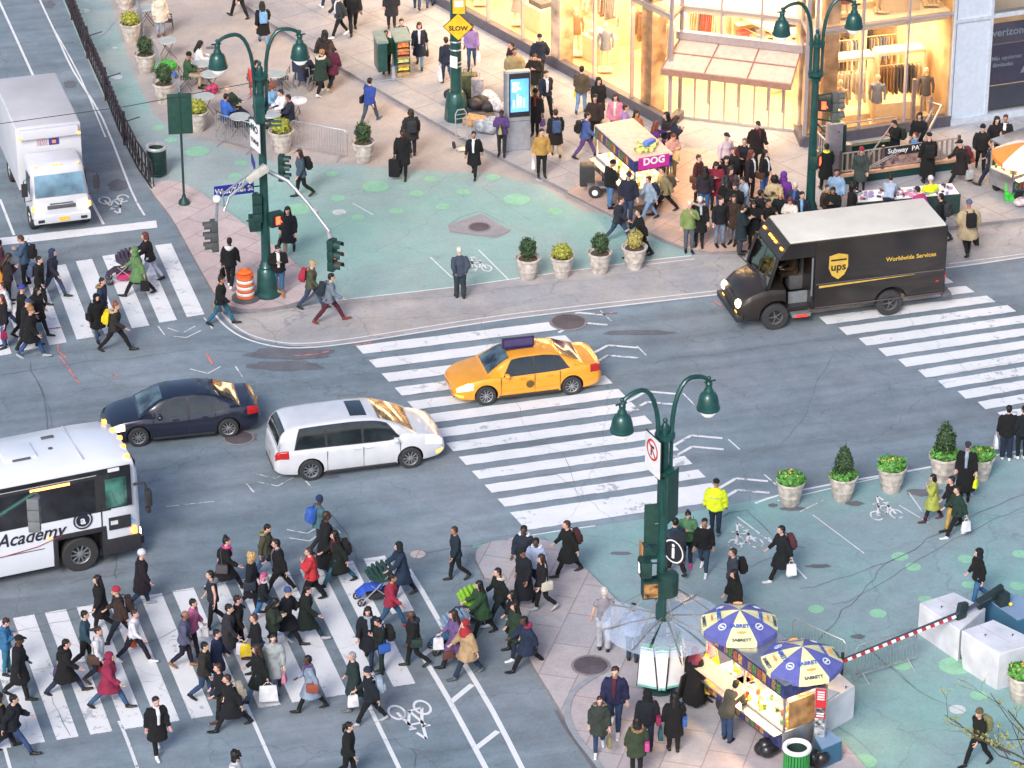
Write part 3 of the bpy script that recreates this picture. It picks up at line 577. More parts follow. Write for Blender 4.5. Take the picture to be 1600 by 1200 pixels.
mb = MB(); mb.box(W(C1+uC*4.4+nD*.245, z0+.65), (6., .06, .9), aC); mb.build('lower_poster', mat((.06, .07, .12), .3), ph)
TW = mat((.85, .85, .9), .5)
def on_wall(t, s, x, z, b=0, sx=1.): p = C1+uC*x+nD*.17; return text(t, s, TW, ph, W(p, z), (pi/2, 0, aC), sx=sx, bold=b)
on_wall('verizon', .4, 2.2, z0+3.1, .006); on_wall('Más opciones', .21, 2.2, z0+2.15, .003); on_wall('ilimitadas', .21, 2.08, z0+1.9, .003)
mb = MB(); q = C1+uC*2.75+nD*.15; mb.add([W(q, z0+1.5), W(q+uC*.55, z0+1.5), W(q+uC*.9, z0+2.5), W(q+uC*.5, z0+2.5)], [(0, 1, 2, 3)]); mb.build('poster_mark', TW, ph, smooth=0)
mb = MB(); mb.add([W(C1+uC*1.45, z0+.3), W(C2, z0+.3), W(C2, z0+11), W(C1+uC*1.45, z0+11)], [(0, 1, 2, 3)]); mb.build('shop_window', GLB, ph, smooth=0)
mb = MB(); mb.prism([W(p, 0)[:2] for p in (C1+nD*.3, C2+nD*.3, C2+nD*7, C1+nD*7)], 0, .1); mb.prism([W(p, 0)[:2] for p in (C1+nD*.3, C2+nD*.3, C2+nD*7, C1+nD*7)], 3.7, 3.9); mb.prism([W(p, 0)[:2] for p in (C1+nD*.3, C2+nD*.3, C2+nD*7, C1+nD*7)], 7.6, 7.8); mb.prism([W(p, 0)[:2] for p in (C1+nD*.3, C2+nD*.3, C2+nD*7, C1+nD*7)], 11.3, 11.6)
mb.build('floor_slab', M_CEIL, ph, smooth=0)
mb = MB(); mb.box(W(C1+dC*.5+nD*5, z0+5.8), (dC.length, .2, 11), aC); mb.box(W(C1+nD*3, z0+5.8), (.12, 6, 11), aC); mb.box(W(C1+uC*3.2+nD*3, z0+6), (.5, .5, 4), aC); mb.build('inner_wall', M_CREAM, ph)
mb = MB(); mb.box(W(C1+uC*2.0+nD*1.2, z0+5.0), (.9, .1, 1.1), aC); mb.build('wall_screen', mat((.6, .35, .42), .4, 0, .4, 9), ph)
for zz in (3.5, 7.4): arealamp(C1+uC*4+nD*3, 5, 3, 90, z0+zz)
e0, e1 = G(560, -63, z0), G(735, 32, z0)
# ---------------- vehicles ----------------
M_TYRE = mat((.035, .035, .038), .8, 0, .15, 20); M_RIM = mat((.50, .51, .53), .3, .8, .08); M_BLACK = mat((.03, .03, .035), .5, 0, .1); M_DGREY = mat((.10, .10, .11), .6, 0, .1)
M_CGLASS = mat((.02, .028, .035), .06, 0, .2, 2, coat=.6); M_WSCREEN = mat((.10, .16, .19), .05, 0, .6, 1.4, coat=1); M_CHROME = mat((.7, .7, .72), .15, 1, .02)
M_HEAD = mat((1, .80, .5), .3, emit=4); M_HEAD2 = mat((.9, .68, .42), .2, 0, .5, 9, emit=1.6, coat=1); M_TAIL = mat((.42, .015, .015), .25, emit=.08, coat=.6); M_AMBER = mat((1, .35, .05), .3, emit=2.2); M_PLATE = mat((.85, .55, .08), .5)
def catm(xs, ys):
 def f(x):
  if x <= xs[0]: return ys[0]
  if x >= xs[-1]: return ys[-1]
  for i in range(len(xs)-1):
   if x <= xs[i+1]: break
  h = xs[i+1]-xs[i]; t = (x-xs[i])/h
  def sl(k):
   if k <= 0 or k >= len(xs)-1: return 0 if k <= 0 else 0
   a = (ys[k]-ys[k-1])/(xs[k]-xs[k-1]); b = (ys[k+1]-ys[k])/(xs[k+1]-xs[k]); return 0 if a*b <= 0 else 2*a*b/(a+b)
  m0, m1 = sl(i)*h, sl(i+1)*h
  if i == 0: m0 = (ys[1]-ys[0])*1.2
  if i == len(xs)-2: m1 = (ys[-1]-ys[-2])*1.2
  return (2*t**3-3*t*t+1)*ys[i]+(t**3-2*t*t+t)*m0+(-2*t**3+3*t*t)*ys[i+1]+(t**3-t*t)*m1
 return f
def grid_mesh(mb, rows, mi=0, closed=True):
 n = len(rows[0]); vs = [p for r in rows for p in r]; fs = []
 for i in range(len(rows)-1):
  for k in range(n if closed else n-1): k2 = (k+1) % n; fs.append((i*n+k, i*n+k2, (i+1)*n+k2, (i+1)*n+k))
 if closed: fs.append(tuple(range(n))[::-1]); fs.append(tuple((len(rows)-1)*n+k for k in range(n)))
 mb.add(vs, fs, mi)
def boolean_cut(o, cutters):
 bm = bmesh.new(); bm.from_mesh(o.data); bmesh.ops.recalc_face_normals(bm, faces=bm.faces[:]); bm.to_mesh(o.data); bm.free()
 for c in cutters: c.parent = o.parent
 bpy.context.view_layer.update()
 for c in cutters:
  bm = bmesh.new(); bm.from_mesh(c.data); bmesh.ops.recalc_face_normals(bm, faces=bm.faces[:]); bm.to_mesh(c.data); bm.free()
  m = o.modifiers.new('b', 'BOOLEAN'); m.operation = 'DIFFERENCE'; m.solver = 'EXACT'; m.object = c
 dg = bpy.context.evaluated_depsgraph_get(); me = bpy.data.meshes.new_from_object(o.evaluated_get(dg)); o.modifiers.clear(); old = o.data; o.data = me; bpy.data.meshes.remove(old)
 me.shade_smooth(); me.set_sharp_from_angle(angle=R(35))
 for c in cutters: bpy.data.objects.remove(c)
WHEELS = {}
def wheel(parent, x, y, r, wd, side, spokes=10, rimc=None, name='wheel', rr=.66):
 key = (round(r, 3), wd, side, spokes, rimc, rr)
 if key not in WHEELS:
  a = MB(); q = side
  prof = [(r*rr, -wd/2), (r*.93, -wd/2), (r, -wd*.36), (r, wd*.36), (r*.93, wd/2), (r*rr, wd/2), (r*rr*.97, wd*.3), (r*rr*.97, -wd*.3), (r*rr, -wd/2)]
  a.X = M.Rotation(-pi/2*q, 4, 'X'); a.lathe(prof, 28, cap=False); t = a.build('tyre', M_TYRE)
  b = MB(); b.X = M.Rotation(-pi/2*q, 4, 'X'); R_ = r*rr
  b.lathe([(R_, wd*.44), (R_*.93, wd*.40), (R_*.9, wd*.1), (R_*.2, wd*.05)], 28, cap=False); b.lathe([(R_*.93, wd*.12), (0, wd*.10)], 20)
  b.lathe([(R_*.24, wd*.1), (R_*.22, wd*.42), (R_*.1, wd*.46), (0, wd*.46)], 16, cap=False)
  for k in range(spokes):
   T = M.Rotation(2*pi*k/spokes, 4, 'Z'); X0 = b.X; b.X = X0 @ T; b.box((R_*.56, 0, wd*.37), (R_*.78, R_*.16, wd*.08), top=(1, .7)); b.X = X0
  d = MB(); d.X = M.Rotation(-pi/2*q, 4, 'X'); d.lathe([(R_*.92, wd*.13), (0, wd*.14)], 20, cap=False)
  rm = b.build('rim', rimc or M_RIM); dk = d.build('brake_disc', M_BLACK)
  WHEELS[key] = (t.data, rm.data, dk.data)
  for o in (t, rm, dk): bpy.data.objects.remove(o)
 t = bpy.data.objects.new(name, None); COL.objects.link(t); t.parent = parent; t.location = (x, y, r); t.empty_display_size = .1
 for nm, me in zip(('tyre', 'rim', 'brake_disc'), WHEELS[key]):
  o = bpy.data.objects.new(nm, me); COL.objects.link(o); o.parent = t
def car(name, loc, rz, label, cat, paint, prof, roofm=None, rimm=None, wsm=None, dark_roof=False):
 """prof: dict of side-profile control lists; x=0 rear bumper, L nose"""
 L_, Wd, H = prof['L'], prof['W'], prof['H']; hw = Wd/2
 root = empty(name, loc, rz, label, cat, None, prof.get('sc', 1))
 deck = catm(*prof['deck']); zb = catm(*prof['bottom']); half = catm(*prof['half'])
 rows = []; N = 56
 for i in range(N+1):
  u = i/N; x = L_*(.5-.5*cos(pi*u)) if 1 else L_*u
  d = deck(x); b = zb(x); h = half(x)*hw; zm = b+(d-b)*.45; sh_ = d-.05
  ring = [(h*.80, b), (h*.96, b+.04), (h, b+.16), (h, zm), (h*.985, zm+(sh_-zm)*.35), (h*.975, zm+(sh_-zm)*.45), (h*.955, sh_-.03), (h*.90, d-.008), (h*.72, d+.012), (h*.35, d+.03), (0, d+.035)]
  full = [(x-L_/2, y, z) for y, z in ring]+[(x-L_/2, -y, z) for y, z in ring[-2::-1]]
  rows.append(full)
 def bring(x):
  d = deck(x); b = zb(x); h = half(x)*hw; zm = b+(d-b)*.45; sh_ = d-.05
  ring = [(h*.80, b), (h*.96, b+.04), (h, b+.16), (h, zm), (h*.985, zm+(sh_-zm)*.35), (h*.975, zm+(sh_-zm)*.45), (h*.955, sh_-.03), (h*.90, d-.008), (h*.72, d+.012), (h*.35, d+.03), (0, d+.035)]
  return [(x-L_/2, y, z) for y, z in ring]+[(x-L_/2, -y, z) for y, z in ring[-2::-1]]
 def bpatch(name, xa, xb, ka, kb, m, off=.008, n=8):
  g_ = MB(); gr = []
  for i in range(n+1):
   row = []; xx = xa+(xb-xa)*i/n; r = bring(xx); r2 = bring(xx+.03); tp = 1-.35*abs(i/n-.5)
   for j in range(5):
    k = (ka+kb)/2+(kb-ka)*(j/4-.5)*tp; i0 = min(int(math.floor(k)), len(r)-2); f = k-i0; p = V(r[i0]).lerp(V(r[i0+1]), f); q = V(r[i0+1])-V(r[i0]); p2 = V(r2[i0]).lerp(V(r2[i0+1]), f); nn = (p2-p).cross(q).normalized()
    if nn.dot(p-V((0, 0, .5))) < 0: nn = -nn
    row.append(tuple(p+nn*off))
   gr.append(row)
  grid_mesh(g_, gr, closed=False); return g_.build(name, m, root, smooth=60)
 mb = MB(); grid_mesh(mb, rows); body = mb.build('body', paint, root, smooth=50)
 cut = []
 for wx in prof['wheels']:
  for s in (-1, 1):
   c = MB(); c.tube([(wx-L_/2, s*hw*.62, prof['wr']+.01), (wx-L_/2, s*hw*1.2, prof['wr']+.01)], prof['wr']+.055, 28); cut.append(c.build('c', M_BLACK))
 body.data.materials.append(M_BLACK); boolean_cut(body, cut)
 xs, zs = prof['cabin']; top = catm(xs, zs); x0, x1 = xs[0], xs[-1]; belt = prof['belt']; wb, wt = prof['wb']*hw, prof['wt']*hw
 def ring(x, n=22, off=0.):
  t = top(x); d = deck(x)-.03; hh = max(.0, min(1, (t-d)/(H-d)))
  e = wt+(wb-wt)*(1-hh); e2 = wb*min(1, .9+.1*hh) if x > x1-.5 or x < x0+.3 else wb
  base = [(e2, d), (e2+(e-e2)*.33, d+(t-d)*.33), (e2+(e-e2)*.66, d+(t-d)*.66), (e, d+(t-d)*.88), (e*.93, d+(t-d)*.975), (e*.75, t+.0), (e*.4, t+.02*hh), (0, t+.028*hh)]
  return [(x-L_/2, y, z) for y, z in base]+[(x-L_/2, -y, z) for y, z in base[-2::-1]]
 M_ = 60; rows = [ring(x0+(x1-x0)*i/M_) for i in range(M_+1)]
 mb = MB(); grid_mesh(mb, rows); cab = mb.build('roof', roofm or paint, root, smooth=45)
 def patch(name, xa, xb, ka, kb, m, off=.012, n=16, slantA=0, slantB=0, par=None):
  """glass patch lying on the cabin skin; ka..kb ring index (float), side -1 mirrored by caller"""
  g_ = MB(); gr = []
  for i in range(n+1):
   row = []
   for j in range(7):
    k = ka+(kb-ka)*j/6; u = i/n; xx = xa+slantA*(j/6)+(xb+slantB*(j/6)-xa-slantA*(j/6))*u
    r = ring(min(max(xx, x0), x1)); i0 = int(math.floor(k)); i0 = min(i0, len(r)-2); f = k-i0; p = V(r[i0]).lerp(V(r[i0+1]), f)
    q = V(r[min(i0+1, len(r)-1)])-V(r[i0]); r2 = ring(min(max(xx+.02, x0), x1)); p2 = V(r2[i0]).lerp(V(r2[i0+1]), f); nn = (p2-p).cross(q)
    if nn.length < 1e-9: nn = V((0, 0, 1))
    nn.normalize(); c_ = V((L_*0, 0, .7))
    if nn.dot(p-c_) < 0: nn = -nn
    row.append(tuple(p+nn*off))
   gr.append(row)
  grid_mesh(g_, gr, closed=False); return g_.build(name, m, par or root, smooth=60)
 for nm, xa, xb, sa, sb_ in prof['side']:
  patch(nm, xa, xb, .15, 3.3, M_CGLASS, slantA=sa, slantB=sb_); patch(nm, xa, xb, 14-.15, 14-3.3, M_CGLASS, slantA=sa, slantB=sb_)
 xa, xb = prof['side'][0][1], prof['side'][-1][2]
 for ka, kb in ((.0, 3.45), (14, 14-3.45)): patch('window_surround', xa-.05, xb+.05, ka, kb, M_BLACK, off=.007, slantA=prof['side'][0][3], slantB=prof['side'][-1][4])
 a, b = prof['ws']; patch('windscreen', a, b, 4.6, 9.4, wsm or M_WSCREEN, n=12)
 a, b = prof['rw']; patch('rear_window', a, b, 4.6, 9.4, prof.get('rwm', M_CGLASS), n=12)
 if prof.get('sunroof'): a, b = prof['sunroof']; patch('sunroof', a, b, 5.3, 8.7, M_CGLASS, off=.008)
 nose = L_/2
 for s in (-1, 1):
  f_ = (lambda k: k) if s > 0 else (lambda k: 20-k)
  bpatch('headlight', L_-.62, L_-.10, f_(4.1), f_(6.7), mat((.75, .78, .8), .15, .3, coat=1) if prof.get('off') else M_HEAD2)
  bpatch('bumper_light', L_-.30, L_-.06, f_(1.6), f_(2.5), M_AMBER)
  bpatch('tail_light', .03, .42, f_(4.6), f_(6.9), M_TAIL)
  mr = MB(); mr.ball((prof['mx']-L_/2, s*(hw+.06), prof['belt']+.06), (.09, .12, .085), 10, 8); mr.build('wing_mirror', paint, root)
  for wx in prof['wheels']: wheel(root, wx-L_/2, s*(hw-.10), prof['wr'], .2, s, 10, rimm)
  for dx in prof['handles']:
   h = MB(); h.box((dx-L_/2, s*hw*.985, prof['belt']-.12), (.2, .035, .03), bev=.01); h.build('door_handle', paint if not prof.get('hm') else M_CHROME, root)
  for dx in prof['seams']:
   h = MB(); h.box((dx-L_/2, s*(hw*half(dx)*.995), .62), (.012, .02, .62)); h.build('door_seam', M_BLACK, root)
  h = MB(); h.box(((prof['wheels'][0]+prof['wheels'][1])/2-L_/2, s*hw*.97, .24), (prof['wheels'][1]-prof['wheels'][0]-.85, .08, .08), bev=.02); h.build('sill', M_BLACK, root)
 g_ = MB(); g_.box((nose-.055, 0, .47), (.06, Wd*.5, .16), bev=.02); g_.box((nose-.07, 0, .27), (.06, Wd*.55, .12), bev=.02); g_.build('grille', M_BLACK, root)
 g_ = MB(); g_.box((-nose+.02, 0, .32), (.06, Wd*.6, .14), bev=.02); g_.build('rear_bumper', M_DGREY, root)
 for s in (1, -1):
  g_ = MB(); g_.box((s*(nose-.01), 0, .5 if s > 0 else prof.get('pz', .8)), (.02, .32, .16), bev=.005); g_.build('number_plate', M_PLATE, root)
 return root
SED = dict(sc=.935, L=4.85, W=1.82, H=1.46, wr=.325, wheels=(1.03, 3.83), belt=.93, wb=.90, wt=.66,
 deck=([0, .06, .35, .9, 1.5, 3.3, 3.55, 4.2, 4.6, 4.8, 4.85], [.62, .92, 1.0, 1.0, .92, .89, .91, .83, .72, .6, .52]),
 bottom=([0, .3, .8, 4.1, 4.6, 4.85], [.34, .22, .18, .18, .2, .3]), half=([0, .15, .6, 1.5, 3.6, 4.3, 4.7, 4.85], [.72, .88, .97, 1, 1, .95, .82, .66]),
 cabin=([.62, 1.0, 1.5, 2.0, 2.6, 3.0, 3.45, 3.78], [1.03, 1.2, 1.40, 1.46, 1.455, 1.40, 1.16, .93]),
 side=(('rear_quarter_window', 1.12, 1.42, .3, .12), ('rear_side_window', 1.48, 2.2, .1, 0), ('front_side_window', 2.28, 3.22, 0, -.32)), ws=(3.0, 3.72), rw=(.68, 1.35), hz=.66, tz=.83, mx=3.15, handles=(1.75, 2.65), seams=(1.42, 2.25, 3.35))
VAN = dict(sc=.965, L=5.16, W=1.96, H=1.72, wr=.345, wheels=(1.05, 4.05), belt=1.0, wb=.93, wt=.76,
 deck=([0, .05, .2, .6, 3.4, 3.95, 4.5, 4.9, 5.08, 5.16], [.65, .98, 1.08, 1.08, 1.04, 1.13, 1.06, .93, .76, .6]),
 bottom=([0, .3, .8, 4.3, 4.9, 5.16], [.34, .24, .2, .2, .22, .3]), half=([0, .12, .6, 1.5, 3.8, 4.5, 5.0, 5.16], [.78, .92, .98, 1, 1, .95, .80, .66]),
 cabin=([.10, .22, .5, 1.0, 2.2, 3.0, 3.5, 4.28], [1.05, 1.45, 1.66, 1.72, 1.74, 1.69, 1.53, 1.10]),
 side=(('rear_quarter_window', .62, 1.5, .2, 0), ('rear_side_window', 1.58, 2.6, 0, 0), ('front_side_window', 2.68, 3.75, 0, -.42)), ws=(3.15, 4.18), rw=(.13, .36), hz=.78, tz=.95, mx=3.62, handles=(2.45, 2.8), seams=(1.55, 2.64, 3.75), sunroof=(2.35, 2.85), pz=.6)
def paintm(c, name='paint', flake=.3): return mat(c, .28, .15, .04, 3, coat=.9)
def axis(p0, p1): return atan2(p1.y-p0.y, p1.x-p0.x)
def place(rear, front, prof_w, side, L_, wheels, hw, zoff=0):
 r, f = G(*rear), G(*front); a = atan2(f.y-r.y, f.x-r.x); ax = V((cos(a), sin(a), 0)); lat = V((-sin(a), cos(a), 0))*side
 mid = (r+f)/2; c = mid-ax*((wheels[0]+wheels[1])/2-L_/2)-lat*(hw-.1); return (c.x, c.y, 0), a
loc, a = place((360, 683), (215, 698), None, 1, 4.85, SED['wheels'], .91)
car('black_car', loc, a, 'shiny black sedan crossing the junction behind the white minivan', 'car', paintm((.012, .016, .035)), SED)
loc, a = place((893, 617), (760, 633), None, 1, 4.85, SED['wheels'], .91)
taxi = car('taxi', loc, a, 'yellow taxi sedan with a roof advert driving over the middle crosswalk', 'taxi', paintm((.88, .36, .02)), dict(SED, hm=0))
b = MB(); b.box((.15, 0, 1.66), (1.05, .1, .34), bev=.02); b.box((.15, 0, 1.5), (.9, .3, .05)); b.build('roof_advert', mat((.025, .02, .06), .35), taxi)
b = MB(); b.box((.15, -.053, 1.66), (.92, .012, .26)); b.box((.15, .053, 1.66), (.92, .012, .26)); b.build('advert_screen', mat((.06, .05, .16), .2), taxi)
b = MB(); b.lathe([(.13, 0), (.13, .01), (0, .01)], 16, c=(0, 0, 0)); b.X = M.Identity(4); e = b.build('door_emblem', mat((.12, .08, .02), .5), taxi); e.location = (-.02, .915, .60); e.rotation_euler = (-pi/2, 0, 0)
loc, a = place((487, 750), (640, 731), None, -1, 5.16, VAN['wheels'], .98)
car('minivan', loc, a, 'white minivan with dark glass and sunroof behind the middle crosswalk', 'minivan', paintm((.68, .69, .73)), VAN, wsm=mat((.35, .22, .10), .08, 0, .5, 3, coat=1))
p = G(14, 470); car('taxi', (p.x-1.25, p.y+1.1, 0), GA((0, 312), (22, 368)), 'second yellow taxi cut off by the left edge beside the white box truck', 'taxi', paintm((.88, .36, .02)), dict(SED, off=1))
M_BROWN = mat((.028, .021, .018), .33, .1, .3, .8, coat=.4); M_GOLD = mat((.62, .40, .06), .45); M_ROOFC = mat((.66, .64, .58), .7, 0, .06, 1)
r, f = G(1388, 492), G(1210, 514); a = atan2(f.y-r.y, f.x-r.x); ax = V((cos(a), sin(a), 0)); lat = V((-sin(a), cos(a), 0))
WBs = (f-r).length; UL, UW, UH = 7.05, 2.08, 2.88; xr, xf = -1.55, -1.55+WBs   # x from centre
cpos = (r+f)/2-ax*((xr+xf)/2)-lat*(UW/2-.12); ups = empty('delivery_van', (cpos.x, cpos.y, 0), a, 'dark brown parcel delivery van with gold shield and cream roof', 'delivery van')
xb = xr-1.75; xe = xf-1.2    # box from rear to the cab door
b = MB(); b.box(((xb+xe)/2-.0, 0, .55+(UH-.55)/2), (xe-xb, UW, UH-.55), bev=.05); body = b.build('body', [M_BROWN, M_BLACK], ups)
cut = []
for s in (-1, 1): c_ = MB(); c_.tube([(xr, s*UW*.28, .47), (xr, s*UW*.7, .47)], .56, 28); cut.append(c_.build('c', M_BLACK))
boolean_cut(body, cut)
b = MB(); b.box(((xb+xf-.35)/2, 0, UH+.03), (xf-.35-xb-.06, UW-.1, .07), bev=.03); b.build('roof', M_ROOFC, ups)
b = MB(); hy = UW/2
b.add([(x, s*hy, z) for s in (-1, 1) for x, z in ((xe, UH), (xf-.35, UH), (xf-.02, UH-.5), (xe, UH-.5))], [(0, 1, 2, 3), (7, 6, 5, 4), (0, 4, 5, 1), (1, 5, 6, 2), (2, 6, 7, 3), (3, 7, 4, 0)])
for s in (-1, 1):
 b.tube([(xf-.0, s*(hy-.05), UH-.45), (xf+.28, s*(hy-.04), 1.45)], .055, 8)
 y_ = s*(hy-.06)
 if s < 0: b.add([(xe, y_, .6), (xf+.25, y_, .7), (xf+.27, y_, 1.45), (xf-.0, y_, UH-.5), (xe, y_, UH-.5)], [(0, 1, 2, 3, 4)])
b.box(((xe+xf)/2, 0, .62), (1.3, UW-.25, .1)); b.box((xe+.03, 0, 1.6), (.06, UW-.1, 2.1)); b.build('cab', M_BROWN, ups)
b = MB(); hood = [(xf-.25, 1.0, 1.45), (xf+.45, 1.05, 1.42), (xf+.95, .98, 1.18), (xf+1.12, .9, .9), (xf+1.12, .86, .5), (xf+.95, .86, .42)]
rows = []
for x, w2, z in [(xf-.3, 1.03, 1.4), (xf+.3, 1.03, 1.46), (xf+.75, .98, 1.3), (xf+1.0, .92, 1.12), (xf+1.12, .86, .95), (xf+1.17, .82, .75)]:
 rows.append([(x, w2, .45), (x, w2, z-.25), (x, w2*.93, z-.08), (x, w2*.7, z), (x, 0, z+.05), (x, -w2*.7, z), (x, -w2*.93, z-.08), (x, -w2, z-.25), (x, -w2, .45)])
grid_mesh(b, rows); ho = b.build('hood', [M_BROWN, M_BLACK], ups, smooth=60)
cut = []
for s in (-1, 1): c_ = MB(); c_.tube([(xf, s*UW*.26, .47), (xf, s*UW*.7, .47)], .55, 28); cut.append(c_.build('c', M_BLACK))
boolean_cut(ho, cut)
b = MB(); b.box((xf+1.16, 0, .5), (.22, 2.0, .2), bev=.05); b.build('front_bumper', M_BLACK, ups)
b = MB(); b.box((xf+1.14, 0, .84), (.08, 1.0, .28), bev=.02); b.build('grille', M_BLACK, ups)
for s in (-1, 1):
 b = MB(); b.X = M.Translation((xf+1.12, s*.68, .9)); b.ball((0, 0, 0), (.1, .15, .15)); b.build('headlight', M_HEAD, ups)
 b = MB(); b.box((xf+1.14, s*.62, .6), (.08, .2, .1), bev=.02); b.build('indicator', M_AMBER, ups)
 b = MB(); b.tube([(xf+.3, s*UW/2, 2.2), (xf+.5, s*(UW/2+.2), 2.1), (xf+.5, s*(UW/2+.2), 1.6), (xf+.3, s*UW/2, 1.4)], .018, 6); arm = b.build('mirror_arm', M_BLACK, ups)
 b = MB(); b.box((xf+.5, s*(UW/2+.2), 1.85), (.08, .22, .38), bev=.03); b.build('mirror', M_BLACK, arm)
 for x, nm in ((xf, 0), (xr, 1)): wheel(ups, x, s*(UW/2-.16), .43, .26, s, 5, M_DGREY, rr=.55)
WS = glass_mat((.35, .62, .54), .24, 'green_glass')
b = MB(); x0_, x1_ = xf+.3, xf+.0; b.add([(x0_, -.98, 1.48), (x0_, .98, 1.48), (x1_, .97, UH-.48), (x1_, -.97, UH-.48)], [(0, 1, 2, 3)]); b.build('windscreen', WS, ups, smooth=0)
b = MB(); b.tube([(x0_, 0, 1.5), (x1_, 0, UH-.5)], .025, 6); b.tube([(x0_+.02, -.98, 1.47), (x0_+.02, .98, 1.47)], .03, 6); b.build('windscreen_frame', M_BLACK, ups)
for i, y in enumerate((-.8, -.25, 0, .25, .8)): b = MB(); b.box((xf-.17, y, UH-.22), (.08, .14, .07), bev=.02, ry=R(55)); b.build('marker_light', M_AMBER, ups)
YS = UW/2
b = MB(); b.box((xe+.09, YS+.01, 1.7), (.05, .04, 1.3), bev=.01); b.build('grab_rail', M_STEEL, ups)
b = MB(); b.box((xe+.38, YS-.2, .42), (.6, .45, .1), bev=.02); b.box((xe+.38, YS-.42, .75), (.62, .06, .6)); b.build('step', mat((.30, .32, .34), .5, .5), ups)
b = MB(); b.box((xe+.38, YS+.03, .42), (.4, .012, .09)); b.build('step_label', mat((.8, .05, .03), .4, emit=.4), ups)
b = MB(); b.box(((xb+xe)/2, YS+.012, 1.42), (xe-xb-.1, .03, .035)); b.box(((xb+xe)/2, YS+.012, .62), (xe-xb-.1, .03, .03)); b.build('side_trim', mat((.16, .14, .14), .3, .5), ups)
b = MB(); b.add([(xe-.15, YS+.004, 1.36), (xe-.15, YS+.004, 1.28), (xb+1.0, YS+.004, 1.36), (xb+1.0, YS+.004, 1.37)], [(3, 2, 1, 0)]); b.build('gold_stripe', M_GOLD, ups, smooth=0)
b = MB(); shp = [(-.3, .38), (0, .45), (.3, .38), (.31, -.02), (.2, -.28), (0, -.42), (-.2, -.28), (-.31, -.02)]; cx_, cz_ = xe-.75, 1.95
b.add([(cx_+p[0], YS+.005, cz_+p[1]) for p in shp]+[(cx_+p[0], YS+.025, cz_+p[1]) for p in shp], [tuple(range(8)), tuple(range(15, 7, -1))]+[(i, 8+i, 8+(i+1) % 8, (i+1) % 8) for i in range(8)]); em = b.build('shield_emblem', M_GOLD, ups, smooth=0)
text('ups', .36, M_BROWN, em, (cx_, YS+.028, cz_+.0), (pi/2, 0, pi), bold=.008)
b = MB(); b.box((cx_, YS+.03, cz_+.24), (.5, .012, .05)); b.build('emblem_band', M_BROWN, em)
text('Worldwide Services', .2, M_GOLD, ups, (xb+1.15, YS+.008, 1.98), (pi/2, 0, pi), bold=.003)
for y in (-.95, .95): b = MB(); b.box((xb-.02, y, 1.15), (.05, .14, .14), bev=.02); b.build('tail_light', M_TAIL, ups)
b = MB(); b.box((xb+.25, YS+.01, 1.05), (.1, .03, .07), bev=.01); b.build('side_marker_light', M_TAIL, ups)
b = MB(); b.box((xb-.12, 0, .5), (.3, 2.1, .12), bev=.02); b.build('rear_bumper', M_DGREY, ups)
b = MB(); b.box((xb-.03, 0, 1.75), (.05, 1.9, 2.2), bev=.02); b.build('rear_door', M_BROWN, ups)
b = MB(); b.box((xe+.25, -.1, 1.1), (.5, .5, .5), bev=.08); b.box((xe+.02, -.1, 1.6), (.12, .5, .6), bev=.05); b.build('driver_seat', M_DGREY, ups)
UPS_SEAT = (cpos, a, xe)
M_TWHITE = mat((.60, .61, .66), .45, 0, .05, .7); M_TSIDE = M_TWHITE
fl, fr_ = G(52, 349, .42), G(143, 343, .42); cc = (fl+fr_)/2; a = GA((52, 119), (162, 351)); bt = empty('box_truck', (cc.x, cc.y, 0), a, 'white box truck with lit headlights waiting at the upper left stop line', 'truck', None, .93)
TW_ = 2.05; lng = 4.6
b = MB(); b.box((-1.9-lng/2, 0, .95+1.17), (lng, 2.3, 2.34), bev=.04); bx = b.build('cargo_box', M_TWHITE, bt)
b = MB(); b.box((-1.9-lng/2, 0, 3.31), (lng-.1, 2.2, .05), bev=.01); b.build('box_roof', mat((.50, .49, .52), .7, 0, .1, .4), bt)
b = MB(); b.box((-1.82, 0, 3.08), (.22, 2.1, .38), bev=.08); b.build('box_fairing', M_TWHITE, bt)
b = MB(); rows = []
for z, xf_, w_ in [(.55, .0, 1.0), (.8, .03, 1.02), (1.3, .0, 1.02), (1.42, -.03, 1.01), (2.15, -.38, .96), (2.32, -.5, .92), (2.4, -.62, .85)]:
 rows.append([(-1.7, -w_, z), (xf_-.25, -w_, z), (xf_-.07, -w_*.93, z), (xf_, -w_*.7, z), (xf_+.03, 0, z), (xf_, w_*.7, z), (xf_-.07, w_*.93, z), (xf_-.25, w_, z), (-1.7, w_, z)])
grid_mesh(b, rows); b.build('cab', M_TWHITE, bt, smooth=50)
b = MB(); b.add([(.0, -.9, 1.45), (.03, 0, 1.45), (.0, .9, 1.45), (-.33, .84, 2.14), (-.30, 0, 2.14), (-.33, -.84, 2.14)], [(0, 1, 4, 5), (1, 2, 3, 4)]); b.build('windscreen', mat((.20, .36, .48), .08, 0, .35, .9, coat=1), bt)
b = MB(); b.box((.03, 0, 1.05), (.06, 1.0, .14), bev=.02); b.box((.035, 0, 1.18), (.05, .8, .03)); b.build('grille', M_DGREY, bt)
b = MB(); b.box((.03, 0, .62), (.2, 2.0, .3), bev=.06); b.build('front_bumper', M_TWHITE, bt)
b = MB(); b.box((.14, .05, .62), (.02, .36, .15)); b.build('number_plate', M_PLATE, bt)
